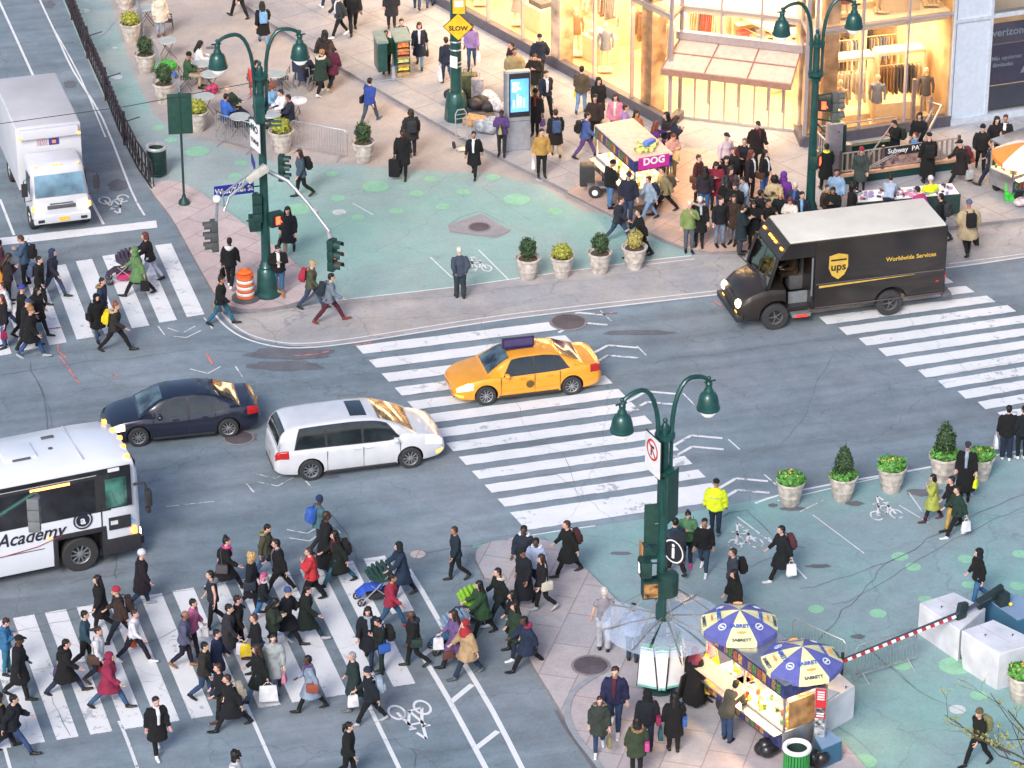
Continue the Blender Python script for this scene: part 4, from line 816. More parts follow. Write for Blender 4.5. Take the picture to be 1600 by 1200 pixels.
for s in (-1, 1):
 b = MB(); b.box((.03, s*.78, 1.02), (.1, .36, .2), bev=.05); b.build('headlight', M_HEAD, bt)
 b = MB(); b.box((-.02, s*.99, 1.02), (.14, .1, .18), bev=.03); b.build('indicator', M_AMBER, bt)
 b = MB(); b.box((.14, s*.75, .6), (.02, .22, .1)); b.build('fog_light', M_BLACK, bt)
 b = MB(); b.tube([(-.2, s*1.0, 2.2), (.1, s*1.28, 2.2), (.1, s*1.28, 1.4), (-.2, s*1.0, 1.3)], .016, 6); ar = b.build('mirror_arm', M_BLACK, bt)
 b = MB(); b.box((.1, s*1.26, 1.85), (.07, .22, .5), bev=.03); b.build('mirror', M_BLACK, ar)
 b = MB(); b.add([(-.3, s*1.025, 1.45), (-1.1, s*1.025, 1.45), (-1.1, s*1.0, 2.1), (-.52, s*.985, 2.1)], [(0, 1, 2, 3)]); b.build('side_window', M_CGLASS, bt, smooth=0)
 for x in (-.75, -4.9): wheel(bt, x, s*.92, .42, .25, s, 6, M_RIM, rr=.55)
for y in (-.75, -.12, 0, .12, .75): b = MB(); b.box((-.5, y, 2.41), (.05, .08, .05), bev=.01); b.build('marker_light', M_AMBER, bt)
for y in (-1.05, 1.05): b = MB(); b.box((-1.7, y, 2.98), (.06, .1, .08), bev=.01); b.build('box_light', M_AMBER, bt)
b = MB(); b.box((-1.89, .18, 2.68), (.02, .36, .24)); b.build('blue_flag_sticker', mat((.06, .04, .25), .5), bt)
b = MB(); b.box((-1.89, .18, 2.68), (.03, .14, .12)); b.build('flag_emblem', mat((.7, .3, .1), .5), bt)
b = MB(); b.box((-1.89, -.24, 2.69), (.02, .36, .22)); b.build('striped_flag_sticker', mat((.62, .45, .5), .5, 0, .5, 25), bt)
b = MB(); b.box((-1.0, 0, .6), (1.5, .8, .3)); b.box((-4.1, 0, .8), (4.4, .7, .25)); b.build('chassis', M_BLACK, bt)
M_BUS = mat((.70, .73, .80), .35, 0, .03, .8, coat=.5); M_BWIN = mat((.02, .022, .028), .3, 0, .3, 1.5, coat=.25)
w1 = G(128, 893); a = GA((0, 912), (215, 868)); ax = V((cos(a), sin(a), 0)); lat = V((-sin(a), cos(a), 0)); BW, BH, BL = 2.6, 3.28, 13.6
front = 1.75   # nose ahead of the front axle
c0 = w1+lat*(BW/2-.05); bus = empty('coach', (c0.x, c0.y, 0), a, 'white coach with black window band and script lettering at left edge', 'coach')
def bx(nm, c, s, m, bev=0, par=None, **k): b = MB(); b.box(c, s, bev=bev, **k); return b.build(nm, m, par or bus)
b = MB(); rows = []
for i, (x, w2, zt, zb_) in enumerate([(front-BL, 1.28, BH-.1, .45), (front-BL+.2, 1.3, BH, .35), (front-1.2, 1.3, BH, .35), (front-.45, 1.28, BH-.03, .35), (front-.12, 1.2, BH-.15, .38), (front, 1.08, BH-.45, .45)]):
 rows.append([(x, -w2*.97, zb_), (x, -w2, zb_+.3), (x, -w2, 1.55), (x, -w2*.985, zt-.32), (x, -w2*.94, zt-.12), (x, -w2*.82, zt-.02), (x, 0, zt+.04), (x, w2*.82, zt-.02), (x, w2*.94, zt-.12), (x, w2*.985, zt-.32), (x, w2, 1.55), (x, w2, zb_+.3), (x, w2*.97, zb_)])
grid_mesh(b, rows); bb = b.build('body', [M_BUS, M_BLACK], bus, smooth=40)
cut = []
for s in (-1, 1): c_ = MB(); c_.box((0, s*BW*.5, .5), (1.28, BW*.4, 1.36), bev=.12); cut.append(c_.build('c', M_BLACK))
boolean_cut(bb, cut)
for s in (-1, 1):
 for i in range(7):
  x1_ = front-1.25-i*1.7; b = MB(); b.box((x1_-.85, s*1.300, 2.3), (1.66, .035, 1.0), bev=.01); b.build('side_window', M_BWIN, bus)
 b = MB(); b.box((front-.75-BL/2+.5, s*1.288, 2.32), (BL-1.2, .04, 1.12)); b.build('window_band', M_BLACK, bus)
 wheel(bus, 0, s*1.1, .52, .3, s, 10, M_RIM, rr=.55); wheel(bus, -7.6, s*1.1, .52, .3, s, 10, M_RIM, rr=.55)
bx('window_band', (front-.72, -1.292, 2.42), (.95, .03, 1.25), M_BWIN, .01)
bx('upper_band', (front-.7-BL/2+.7, -1.293, 2.98), (BL-1.4, .03, .12), M_BWIN)
bx('door_window', (front-.68, -1.315, 2.28), (.6, .03, .88), mat((.05, .16, .13), .08, 0, .5, 2, coat=1), .01)
bx('door_seam', (front-1.12, -1.306, 1.2), (.03, .02, 1.6), M_BLACK)
bx('destination_plate', (front-.72, -1.315, 2.98), (.32, .02, .1), mat((.75, .75, .78), .5))
bx('lower_panel', (front-.55, -1.3, .62), (1.0, .05, .48), M_BLACK, .02)
bx('number_panel', (front-.62, -1.312, 1.33), (.62, .02, .38), M_BLACK); bx('number_sticker', (front-.78, -1.325, 1.36), (.2, .015, .12), mat((.7, .7, .75), .5), par=None)
bx('wheel_arch', (0, -1.285, 1.22), (1.5, .07, .16), M_BLACK, .03); bx('arch_post', (-.69, -1.285, .72), (.14, .07, .9), M_BLACK, .03); bx('arch_post', (.69, -1.285, .72), (.14, .07, .9), M_BLACK, .03)
bx('inside_light', (-.75, -1.325, 2.82), (1.1, .02, .07), mat((1, .32, .08), .4, emit=3))
bx('corner_light', (front-.2, -1.27, .98), (.12, .08, .2), M_AMBER, .02); bx('marker_light', (-.85, -1.31, 1.28), (.12, .03, .06), M_AMBER)
bx('access_sticker', (front-.28, -1.285, 1.28), (.1, .04, .12), mat((.1, .4, .75), .5))
for y in (-1.05, -.5, 0, .5, 1.05): bx('roof_light', (front-.12-abs(y)*.12, y, BH-.1), (.12, .12, .09), M_AMBER, .02)
bx('roof_hatch', (front-3.0, 0, BH+.03), (.9, .8, .1), M_BUS, .03); bx('roof_hatch_handle', (front-3.0, -.44, BH+.06), (.5, .04, .05), M_DGREY); bx('roof_vent', (front-2.0, .55, BH+.02), (.35, .12, .06), M_DGREY, .02); bx('roof_vent', (front-2.1, -.1, BH+.02), (.12, .12, .06), M_DGREY, .02); bx('roof_seam', (front-1.45, 0, BH+.033), (.03, 2.0, .02), mat((.5, .5, .55), .5))
b = MB(); b.add([(front+.005, -1.0, 1.35), (front+.005, 1.0, 1.35), (front-.02, 1.0, 2.95), (front-.02, -1.0, 2.95)], [(0, 1, 2, 3)]); b.build('windscreen', M_BWIN, bus, smooth=0)
for s in (-1, 1): bx('headlight', (front-.02, s*.95, .8), (.1, .3, .2), M_HEAD, .03)
bx('front_bumper', (front+.02, 0, .55), (.15, 2.3, .25), M_BLACK, .04)
for s in (-1, 1):
 b = MB(); b.tube([(front-.15, s*1.2, 2.35), (front+.12, s*1.32, 2.4), (front+.2, s*1.36, 2.1)], .04, 7); ar = b.build('mirror_arm', M_BLACK, bus); b = MB(); b.box((front+.2, s*1.36, 1.95), (.18, .26, .5), bev=.07); b.box((front+.18, s*1.34, 1.58), (.14, .2, .18), bev=.05); b.build('mirror', M_BLACK, ar)
MNAVY = mat((.02, .02, .04), .5)
text('Academy', .56, MNAVY, bus, (-1.38, -1.318, 1.44), (pi/2, 0, 0), shear=.35, bold=.006, sx=.9)
b = MB(); b.X = M.Translation((.1, -1.315, 1.62)) @ M.Rotation(pi/2, 4, 'X'); b.lathe([(.27, 0), (.27, .012), (.23, .012), (.23, 0)], 24, cap=False); b.lathe([(.19, 0), (.19, .01), (0, .01)], 24); lo = b.build('round_emblem', MNAVY, bus)
text('a', .34, M_BUS, lo, (.1, -1.33, 1.62), (pi/2, 0, 0), bold=.008)
b = MB(); b.tube([(-3.2, -1.318, 1.02), (-2.2, -1.318, .98), (-1.2, -1.318, 1.08), (-.5, -1.318, 1.28)], .012, 5); b.build('underline_swoosh', mat((.3, .04, .04), .5), bus)
for zz in (.98,): bx('luggage_seam', (-4.5, -1.305, zz), (7, .015, .02), M_DGREY)
bx('panel_latch', (-2.4, -1.31, .72), (.12, .02, .04), M_BLACK)
b = MB(); b.box((front-BL/2, 0, .38), (BL-1, 2.2, .2)); b.build('underbody', M_BLACK, bus)
# ---------------- street furniture ----------------
M_LG = mat((.015, .075, .07), .35, .2, .15, 4, coat=.3); M_LGD = mat((.012, .05, .045), .5, .1, .15); M_SIGG = mat((.02, .07, .055), .5, .2, .12); M_GALV = mat((.42, .44, .48), .45, .6, .1, 9)
M_OPAL = mat((.75, .72, .70), .2, 0, .05, emit=.35); M_WHT = mat((.80, .80, .82), .5, 0, .05); M_SIGW = mat((.78, .78, .80), .45, 0, .04); M_SIGK = mat((.02, .02, .025), .5); M_REDP = mat((.60, .04, .03), .4)
M_ALU = mat((.60, .62, .66), .35, .7, .06); M_PWOOD = mat((.42, .28, .15), .7, 0, .2, 3)
def part(nm, m, par, fn, smooth=40, mats=None): b = MB(); fn(b); return b.build(nm, mats or m, par, smooth=smooth)
def signal(parent, c, ang, n=3, lit=None, mk_=M_LGD, name='traffic_signal', s=1.):
 """signal head hanging at c facing direction ang, its lenses with visors"""
 h = bpy.data.objects.new(name, None); COL.objects.link(h); h.parent = parent; h.location = c; h.rotation_euler = (0, 0, ang); h.scale = (s,)*3
 b = MB()
 for i in range(n): b.box((0, 0, (n/2-i-.5)*.36), (.22, .34, .345), bev=.03)
 b.build('housing', mk_, h)
 for i in range(n):
  z = (n/2-i-.5)*.36; b = MB(); b.X = M.Translation((.11, 0, z)) @ M.Rotation(pi/2, 4, 'Y')
  vs = []; fs = []; N = 12
  for k in range(N+1): a = R(-20)+R(220)*k/N; vs += [(-.15*sin(a), .15*cos(a), 0), (-.15*sin(a), .15*cos(a), .24)]
  fs = [(2*k, 2*k+1, 2*k+3, 2*k+2) for k in range(N)]; b.add(vs, fs); v = b.build('visor', mk_, h)
  b = MB(); b.X = M.Translation((.112, 0, z)) @ M.Rotation(pi/2, 4, 'Y'); b.lathe([(.12, 0), (.12, .012), (0, .02)], 16)
  b.build('lens', mat((1, .03, .015), .3, emit=6) if lit == i else mat(((.16, .02, .02), (.16, .1, .02), (.02, .14, .08))[min(i, 2)], .2), h)
 return h
def ped_signal(parent, c, ang, lit=True, kind='hand'):
 h = bpy.data.objects.new('pedestrian_signal', None); COL.objects.link(h); h.parent = parent; h.location = c; h.rotation_euler = (0, 0, ang)
 part('housing', M_LGD, h, lambda b: b.box((0, 0, 0), (.28, .46, .46), bev=.04)); part('face', M_SIGK, h, lambda b: b.box((.145, 0, 0), (.02, .38, .38)))
 def hand(b):
  b.box((.16, 0, -.06), (.012, .14, .14))
  for i in range(4): b.box((.16, -.055+.037*i, .07), (.012, .026, .13))
  b.box((.16, .10, -.04), (.012, .03, .1), rx=R(30))
 part('symbol', mat((1, .06, .02), .4, emit=4 if lit else .2) if kind == 'hand' else mat((.8, .8, .85), .4, emit=.6), h, hand); return h
def lamp_post(base, ang, label, height=7.75, span=1.15, top=1.15, group='twin arm green lamp posts', zb_=.13):
 p = G(base[0], base[1], zb_); root = empty('street_lamp', (p.x, p.y, zb_), 0, label, 'street lamp', group)
 H = height
 part('base', M_LG, root, lambda b: b.lathe([(.42, 0), (.42, .08), (.33, .16), (.30, .85), (.22, .95), (.24, 1.0), (.20, 1.06), (.16, 1.2)], 12))
 part('pole', M_LG, root, lambda b: b.lathe([(.155, 1.15), (.135, 3), (.105, H-.35)], 14))
 ca, sa_ = cos(ang), sin(ang)
 def col(b):
  for z in (H-1.35, H-.35): b.lathe([(.12, z-.08), (.26, z-.05), (.26, z+.05), (.12, z+.08)], 14)
  b.lathe([(.17, H-1.6), (.19, H-1.5), (.12, H-1.45)], 14); b.lathe([(.09, H-.3), (.11, H-.1), (.05, H), (.07, H+.08), (0, H+.16)], 12)
  for s in (-1, 1): b.tube([(s*.19*ca, s*.19*sa_, H-1.5), (s*.19*ca, s*.19*sa_, H-.2)], .05, 8)
 part('collar', M_LG, root, col)
 for s in (-1, 1):
  def arm(b):
   P = []
   for k in range(13):
    t = k/12; a = pi*t*.98; x = .19+span*.5*(1-cos(a))*.93; z = H-.35+top*1.25*sin(a)**.9*(1 if t < .5 else 1) if t < .5 else None
    if z is None: z = (H-.35+top*1.25)-(1-sin(a))*.28
    P.append((s*x*ca, s*x*sa_, z))
   b.tube(P, [.062]*9+[.055]*4, 9); e = P[-1]; b.tube([(e[0]-s*.12*ca, e[1]-s*.12*sa_, e[2]+.02), (e[0]+s*.18*ca, e[1]+s*.18*sa_, e[2]+.02)], .03, 6); b.ball((e[0], e[1], e[2]+.12), .06, 8, 6)
   arm.e = e
  part('lamp_arm', M_LG, root, arm); ex, ey, ez = arm.e
  sh = part('lamp_shade', M_LG, root, lambda b: b.lathe([(.06, .02), (.09, -.02), (.08, -.14), (.12, -.2), (.12, -.26), (.2, -.32), (.24, -.42), (.27, -.56), (.275, -.66), (.30, -.68), (.30, -.74), (.27, -.74), (.25, -.62)], 20, c=(ex, ey, ez), cap=False))
  part('lamp_globe', M_OPAL, sh, lambda b: b.lathe([(.25, -.72), (.22, -.82), (.13, -.93), (0, -.99)], 18, c=(ex, ey, ez)))
 return root, p
def plate(par, nm, c, w_, h_, ang, m, th=.03, bev=0): return part(nm, m, par, lambda b: b.box(c, (w_, th, h_), ang, bev=bev))
A34 = R(17)
l1, p1 = lamp_post((418, 460), R(17), 'green twin street lamp with traffic signals and street name sign on the upper left corner', span=1.17)
def z_at(p, py): return HZ(p, py)-.13
def side(p, px, py_base=None): return None
sg = empty('street_name_sign', (p1.x, p1.y, .13), 0, 'blue street name sign reading West 34th St on the left lamp post', 'street sign')
zz = z_at(p1, 285); a = A34
part('sign_board', mat((.02, .03, .28), .4), sg, lambda b: b.box((-.75*cos(a)-.18, -.75*sin(a)-.05, zz-.12), (1.25, .03, .36), a))
text('West 34th St', .24, M_SIGW, sg, (-.75*cos(a)-.18+.02*sin(a), -.75*sin(a)-.05-.02*cos(a), zz-.13), (pi/2, 0, a), bold=.004, sx=.92)
part('cross_board', mat((.02, .03, .25), .4), sg, lambda b: b.box((-.32, .3, zz+.55), (.03, .7, .3), R(12)))
part('bracket', M_LGD, sg, lambda b: b.tube([(-1.3, -.42, zz-.1), (0, 0, zz-.1)], .02, 6))
ns = empty('parking_sign', (p1.x, p1.y, .13), 0, 'white no turns sign board on the left green lamp post', 'traffic sign')
zt = z_at(p1, 200); plate(ns, 'board', (-.2, -.12, zt-.2), .7, .95, R(-62), M_SIGW); plate(ns, 'edge', (-.2+.02, -.11, zt-.2), .76, 1.01, R(-62), M_SIGK, .02)
text('NO', .32, M_SIGK, ns, (-.217, -.129, zt+.02), (pi/2, 0, R(-62)), bold=.01); text('TURNS', .18, M_SIGK, ns, (-.217, -.129, zt-.4), (pi/2, 0, R(-62)), bold=.006)
ts = empty('traffic_signal', (p1.x, p1.y, .13), 0, 'signal heads and long diagonal mast arm on the left lamp post', 'traffic light')
e1 = G(519, 400, 0); zr = 4.6
def proj_at(px, py, y):  # point on pixel ray at world depth y
 dx, uy = (px-800)/FPX, (600-py)/FPX; d = V((dx, cos(TH)+uy*sin(TH), -sin(TH)+uy*cos(TH))); return V((0, 0, CH))+d*(y/d.y)
def L1(px, py, dy=0): q = proj_at(px, py, p1.y+dy); return (q.x-p1.x, q.y-p1.y, q.z-.13)
part('mast_arm', M_GALV, ts, lambda b: b.tube([L1(420, 268), L1(450, 283), L1(480, 316, -.6), L1(515, 362, -1.2)], [.07, .065, .055, .05], 9))
part('mast_joint', M_GALV, ts, lambda b: [b.tube([L1(490, 326, -.7), L1(495, 333, -.8)], .085, 8), b.tube([L1(512, 356, -1.1), L1(516, 372, -1.2)], .07, 8)])
c = L1(519, 398, -1.2); signal(ts, c, R(-25), 3, 1, M_LGD, s=.98)
c = L1(440, 262, .2); signal(ts, (c[0], c[1], c[2]), R(-10), 3, None, M_LGD, s=.8)
c = L1(402, 326, -.2); signal(ts, c, R(100), 3, None, M_LGD, s=.85)
c = L1(431, 342, -.1); ped_signal(ts, c, R(-60), True)
c = L1(398, 348, -.1); part('side_housing', M_LGD, ts, lambda b: b.box(c, (.36, .4, .46), R(10), bev=.03))
part('bracket_arm', M_LG, ts, lambda b: [b.tube([(0, 0, z_at(p1, 190)), L1(388, 198)], .04, 7), b.tube([(0, 0, z_at(p1, 188)), L1(440, 190)], .04, 7), b.tube([(0, 0, z_at(p1, 185)), L1(388, 184)], .035, 7), b.tube([(0, 0, z_at(p1, 196)), L1(440, 196)], .035, 7), b.tube([(0, 0, z_at(p1, 347)), L1(385, 345)], .03, 7)])
part('control_box', M_LG, ts, lambda b: b.box(L1(405, 170, -.25), (.3, .3, .9), R(17), bev=.03))
cm = empty('camera_arm', (p1.x, p1.y, .13), 0, 'grey truss arm with white dome camera and hanging traffic light at left lamp post', 'camera arm')
part('truss', M_GALV, cm, lambda b: [b.tube([L1(415, 262, -.2), L1(385, 285, -.7), L1(358, 308, -1.2), L1(350, 330, -1.4)], .045, 7), b.tube([L1(412, 256, -.2), L1(380, 278, -.7), L1(352, 300, -1.2)], .03, 7)]+[b.tube([L1(412-6*i, 258+4.4*i, -.2-.1*i), L1(408-6*i, 267+4.4*i, -.25-.1*i)], .015, 5) for i in range(9)])
part('camera_box', mat((.55, .53, .48), .5), cm, lambda b: b.box(L1(402, 272, -.5), (.75, .2, .22), R(25), bev=.03, ry=R(-25)))
part('dome', M_WHT, cm, lambda b: b.ball(L1(339, 311, -1.5), .13, 14, 10)); part('dome_arm', M_GALV, cm, lambda b: [b.tube([L1(350, 322, -1.4), L1(348, 298, -1.4), L1(341, 298, -1.5), L1(339, 305, -1.5)], .03, 7), b.tube([L1(339, 318, -1.5), L1(338, 346, -1.5)], .05, 7)])
signal(cm, L1(335, 368, -1.5), R(195), 3, None, mat((.07, .075, .08), .6), s=.95)
p = G(288, 318, .13); bs = empty('sign_post', (p.x, p.y, .13), 0, 'thin dark post carrying a blank green sign back on the left island', 'sign')
part('base', M_LGD, bs, lambda b: b.lathe([(.2, 0), (.17, .12), (.08, .2), (.06, .32)], 12)); part('post', M_LGD, bs, lambda b: b.tube([(0, 0, .1), (0, 0, HZ(p, 145)-.13)], .04, 8))
zt, zb2 = HZ(p, 145)-.13, HZ(p, 208)-.13; part('board', M_SIGG, bs, lambda b: [b.box((0, -.06, (zt+zb2)/2), (.8, .03, zt-zb2), R(8), bev=.01), b.box((0, -.09, zt-.12), (.8, .02, .03), R(8)), b.box((0, -.09, (zt+zb2)/2), (.04, .02, zt-zb2), R(8))])
l2, p2 = lamp_post((1030, 1075), R(28), 'green twin street lamp with clear canopy and map boards beside the food cart', span=1.12)
def L2(px, py, dy=0): q = proj_at(px, py, p2.y+dy); return (q.x-p2.x, q.y-p2.y, q.z-.13)
tsn = empty('no_turn_sign', (p2.x, p2.y, .13), 0, 'square white no right turn sign with red ring on the middle lamp post', 'traffic sign')
c = L2(1020, 711, -.1); plate(tsn, 'board', c, .75, 1.02, R(-64), M_SIGW); c2 = (c[0]+.016, c[1]+.01, c[2]); plate(tsn, 'edge', c2, .81, 1.08, R(-64), M_SIGK, .02)
nx, ny = -sin(R(52))*1., -cos(R(52));
def onp(c, ang, x, z, off=.02): return (c[0]+x*cos(ang)+off*sin(ang), c[1]+x*sin(ang)-off*cos(ang), c[2]+z)
def ring(b, c, ang, r0, r1, z=0, off=.02, n=24):
 vs = [onp(c, ang, r*cos(2*pi*k/n), z+r*sin(2*pi*k/n), off) for r in (r0, r1) for k in range(n)]; b.add(vs, [(k, (k+1) % n, n+(k+1) % n, n+k) for k in range(n)])
part('red_ring', M_REDP, tsn, lambda b: [ring(b, c, R(-64), .29, .23, .15), b.add([onp(c, R(-64), x, z, .024) for x, z in ((-.2, .31), (-.16, .35), (.2, -.01), (.16, -.05))], [(0, 3, 2, 1)])], smooth=0)
part('arrow', M_SIGK, tsn, lambda b: [b.add([onp(c, R(-64), x, z, .022) for x, z in ((-.08, -.02), (-.02, -.02), (-.02, .2), (.1, .2), (.1, .27), (-.08, .27))], [(0, 1, 2, 3, 4, 5)])], smooth=0)
for px, py, w_, h_, an, m, lb, dy in ((1051, 775, .62, 1.35, 62, M_SIGG, 'tall green sign back on the right side of the middle lamp post', -.15), (1036, 770, .45, 1.2, -55, M_SIGG, 'narrow green sign back on the front of the middle lamp post', -.1), (1023, 818, .55, 1.15, 12, M_SIGG, 'green sign back low on the left of the middle lamp post', -.05)):
 o = empty('sign', (p2.x, p2.y, .13), 0, lb, 'traffic sign'); cc_ = L2(px, py, dy); plate(o, 'board', cc_, w_, h_, R(an), m, .03, .008); part('bracket', M_GALV, o, lambda b: b.tube([(0, 0, cc_[2]), cc_], .02, 6))
idc = empty('information_sign', (p2.x, p2.y, .13), 0, 'round black information sign with white i on the middle lamp post', 'sign'); c = L2(1053, 861, -.2)
part('disc', M_SIGK, idc, lambda b: (setattr(b, 'X', M.Translation(c) @ M.Rotation(R(-42), 4, 'Z') @ M.Rotation(pi/2, 4, 'X')), b.lathe([(.36, -.02), (.36, .02), (0, .02)], 28), b.lathe([(.36, -.02), (0, -.02)], 28)))
part('white_ring', M_SIGW, idc, lambda b: ring(b, c, R(-42), .33, .29, 0, .028), smooth=0)
text('i', .6, M_SIGW, idc, onp(c, R(-42), 0, 0, .03), (pi/2, 0, R(-42)), bold=.014)
pt = empty('pedestrian_signals', (p2.x, p2.y, .13), 0, 'pedestrian signals and amber lamp box on the middle lamp post', 'traffic light')
ped_signal(pt, L2(1008, 886, -.25), R(190), True, 'walk'); c = L2(1015, 860, .1); part('upper_housing', M_LGD, pt, lambda b: b.box(c, (.4, .34, .36), R(10), bev=.04)); part('amber_edge', mat((.45, .22, .08), .5), pt, lambda b: b.box((c[0]-.21, c[1], c[2]), (.04, .36, .42), R(10), bev=.01))
part('bracket', M_LG, pt, lambda b: [b.tube([(0, 0, L2(1030, z)[2]), L2(1008, z2, -.2)], .025, 6) for z, z2 in ((868, 850), (872, 874), (897, 905), (880, 880))])
c = L2(1018, 918, -.2); part('cabinet', M_LGD, pt, lambda b: b.box(c, (.5, .34, .5), R(8), bev=.02)); part('cabinet_front', mat((.35, .18, .06), .5, 0, .5, 6), pt, lambda b: b.box((c[0]-.02, c[1]-.18, c[2]), (.36, .02, .4), R(8)))
c3 = L2(1043, 912, -.1); part('drum', M_LGD, pt, lambda b: b.lathe([(.2, -.34), (.28, -.28), (.28, .28), (.2, .34)], 10, c=c3))
cz = L2(1035, 966)[2]; cnp = empty('clear_canopy', (p2.x+.1, p2.y, .13), 0, 'wide clear plastic canopy on struts around the middle lamp post', 'canopy'); rad = 1.62
M_CLEAR = bpy.data.materials.new('clear_plastic'); M_CLEAR.use_nodes = True; b_ = M_CLEAR.node_tree.nodes['Principled BSDF']; b_.inputs['Base Color'].default_value = (.62, .74, .92, 1); b_.inputs['Roughness'].default_value = .12; b_.inputs['Alpha'].default_value = .42
nz_ = M_CLEAR.node_tree.nodes.new('ShaderNodeTexNoise'); nz_.inputs['Scale'].default_value = 1.5; mr_ = M_CLEAR.node_tree.nodes.new('ShaderNodeMapRange'); mr_.inputs[3].default_value = .12; mr_.inputs[4].default_value = .38; M_CLEAR.node_tree.links.new(nz_.outputs[0], mr_.inputs[0]); M_CLEAR.node_tree.links.new(mr_.outputs[0], b_.inputs['Alpha'])
for k, (a0, a1, m_) in enumerate([(0, 62, 0), (72, 110, 1), (125, 178, 0), (182, 238, 0), (242, 298, 0), (302, 358, 0)]):
 if k == 1: continue
 def seg(b):
  N = 10; vs = []
  for i in range(N+1):
   t = R(a0+(a1-a0)*i/N+12)
   for r, dz in ((.25, .05), (.9, .0), (rad, -.16)):
    vs.append((r*cos(t), r*sin(t), cz+dz))
  F = []
  for i in range(N):
   for j in (0, 1): F.append((i*3+j, i*3+j+1, i*3+j+4, i*3+j+3))
  b.add(vs, F); b.add([(v[0], v[1], v[2]-.012) for v in vs], [f[::-1] for f in F])
 part('panel', M_CLEAR, cnp, seg, smooth=0)
def struts(b):
 for k in range(8):
  t = R(12+k*60/1.333); r = rad*.78
  b.tube([(.1*cos(t), .1*sin(t), cz+1.0), (r*cos(t), r*sin(t), cz+.02)], .014, 5); b.tube([(.1*cos(t), .1*sin(t), cz+.1), (rad*cos(t), rad*sin(t), cz-.12)], .02, 5)
part('struts', mat((.3, .27, .26), .5, .5), cnp, struts)
mbd = empty('map_boards', (p2.x, p2.y, .13), 0, 'ring of slanted map boards around the foot of the middle lamp post', 'map board')
part('ring_frame', M_SIGG, mbd, lambda b: [b.lathe([(.45, 1.58), (.5, 1.62), (.5, 1.7), (.3, 1.7)], 16, cap=False)]+[b.tube([(0, 0, 1.66), (.5*cos(t), .5*sin(t), 1.66)], .03, 6) for t in (0, 1.6, 3.1, 4.7)])
for an, lean in ((-108, 15), (-68, 15), (-8, 15)):
 t = R(an); c = (.62*cos(t), .62*sin(t), 1.02)
 def brd(b, th=.04, w_=.74, h_=1.15, off=0): b.X = M.Translation((c[0]+off*cos(t), c[1]+off*sin(t), c[2])) @ M.Rotation(t+pi/2, 4, 'Z') @ M.Rotation(R(-lean), 4, 'X'); b.box((0, 0, 0), (w_, th, h_), bev=.004)
 bo = part('board', M_SIGW, mbd, brd)
 def top_(b): b.X = M.Translation((c[0], c[1], c[2])) @ M.Rotation(t+pi/2, 4, 'Z') @ M.Rotation(R(-lean), 4, 'X'); b.box((0, -.025, .53), (.74, .02, .09))
 part('green_band', mat((.02, .3, .1), .5), bo, top_)
 def low_(b): b.X = M.Translation((c[0], c[1], c[2])) @ M.Rotation(t+pi/2, 4, 'Z') @ M.Rotation(R(-lean), 4, 'X'); b.box((0, -.025, -.54), (.74, .02, .05)); b.box((.0, -.024, .43), (.72, .018, .03))
 part('teal_band', mat((.15, .5, .45), .5), bo, low_)
 def edg(b): brd(b, .03, .8, 1.22, -.03)
 part('frame', M_SIGK, bo, edg)
 if an > -30:
  def mp(b):
   b.X = M.Translation((c[0], c[1], c[2])) @ M.Rotation(t+pi/2, 4, 'Z') @ M.Rotation(R(-lean), 4, 'X')
   for i in range(26): b.box((rnd.uniform(-.28, .28), -.026, rnd.uniform(-.4, .4)), (rnd.uniform(.02, .1), .014, rnd.uniform(.02, .1)))
  part('map_print', mat((.4, .2, .22), .5, 0, .4, 15), bo, mp)
l3, p3 = lamp_post((1264, 366), R(14), 'green twin street lamp with lit globes on the upper right corner', height=7.0, span=1.08)
def L3(px, py, dy=0): q = proj_at(px, py, p3.y+dy); return (q.x-p3.x, q.y-p3.y, q.z-.13)
t3 = empty('traffic_signal', (p3.x, p3.y, .13), 0, 'traffic and red pedestrian signals on the upper right lamp post', 'traffic light')
signal(t3, L3(1304, 166, .3), R(10), 3, None, mat((.09, .10, .10), .6), s=.9); ped_signal(t3, L3(1288, 162, .1), R(-100), True); c = L3(1274, 251, 0); ped_signal(t3, c, R(-20), True)
part('bracket', M_LG, t3, lambda b: [b.tube([(0, 0, L3(1265, 150)[2]), L3(1300, 146, .2)], .03, 6), b.tube([(0, 0, L3(1265, 185)[2]), L3(1300, 190, .2)], .03, 6), b.tube([(0, 0, L3(1265, 188)[2]), L3(1288, 205, .2)], .03, 6)])
p = G(713, 186, .13); p4 = p; sp = empty('signal_pole', (p.x, p.y, .13), 0, 'thick green pole with stepped foot on the upper sidewalk kerb', 'pole')
part('base', M_LG, sp, lambda b: b.lathe([(.42, 0), (.40, .3), (.34, .9), (.28, .98), (.26, 1.05)], 8)); part('pole', M_LG, sp, lambda b: b.lathe([(.2, 1.0), (.17, 7.5)], 14)); part('clamp', M_GALV, sp, lambda b: [b.lathe([(.21, z), (.23, z+.03), (.21, z+.06)], 12, cap=False) for z in (2.0, 2.15, 2.6, 2.9)])
def L4(px, py, dy=0): q = proj_at(px, py, p4.y+dy); return (q.x-p4.x, q.y-p4.y, q.z-.13)
ss = empty('slow_sign', (p.x, p.y, .13), 0, 'yellow diamond sign reading SLOW on the green pole', 'traffic sign'); M_YEL = mat((.85, .48, .02), .4)
c = L4(716, 42, -.25); part('edge', M_SIGK, ss, lambda b: b.box((c[0], c[1]+.012, c[2]), (.74, .02, .74), 0, ry=R(45))); part('board', M_YEL, ss, lambda b: b.box(c, (.69, .02, .69), 0, ry=R(45))); text('SLOW', .23, M_SIGK, ss, (c[0], c[1]-.013, c[2]-.06), (pi/2, 0, 0), bold=.008)
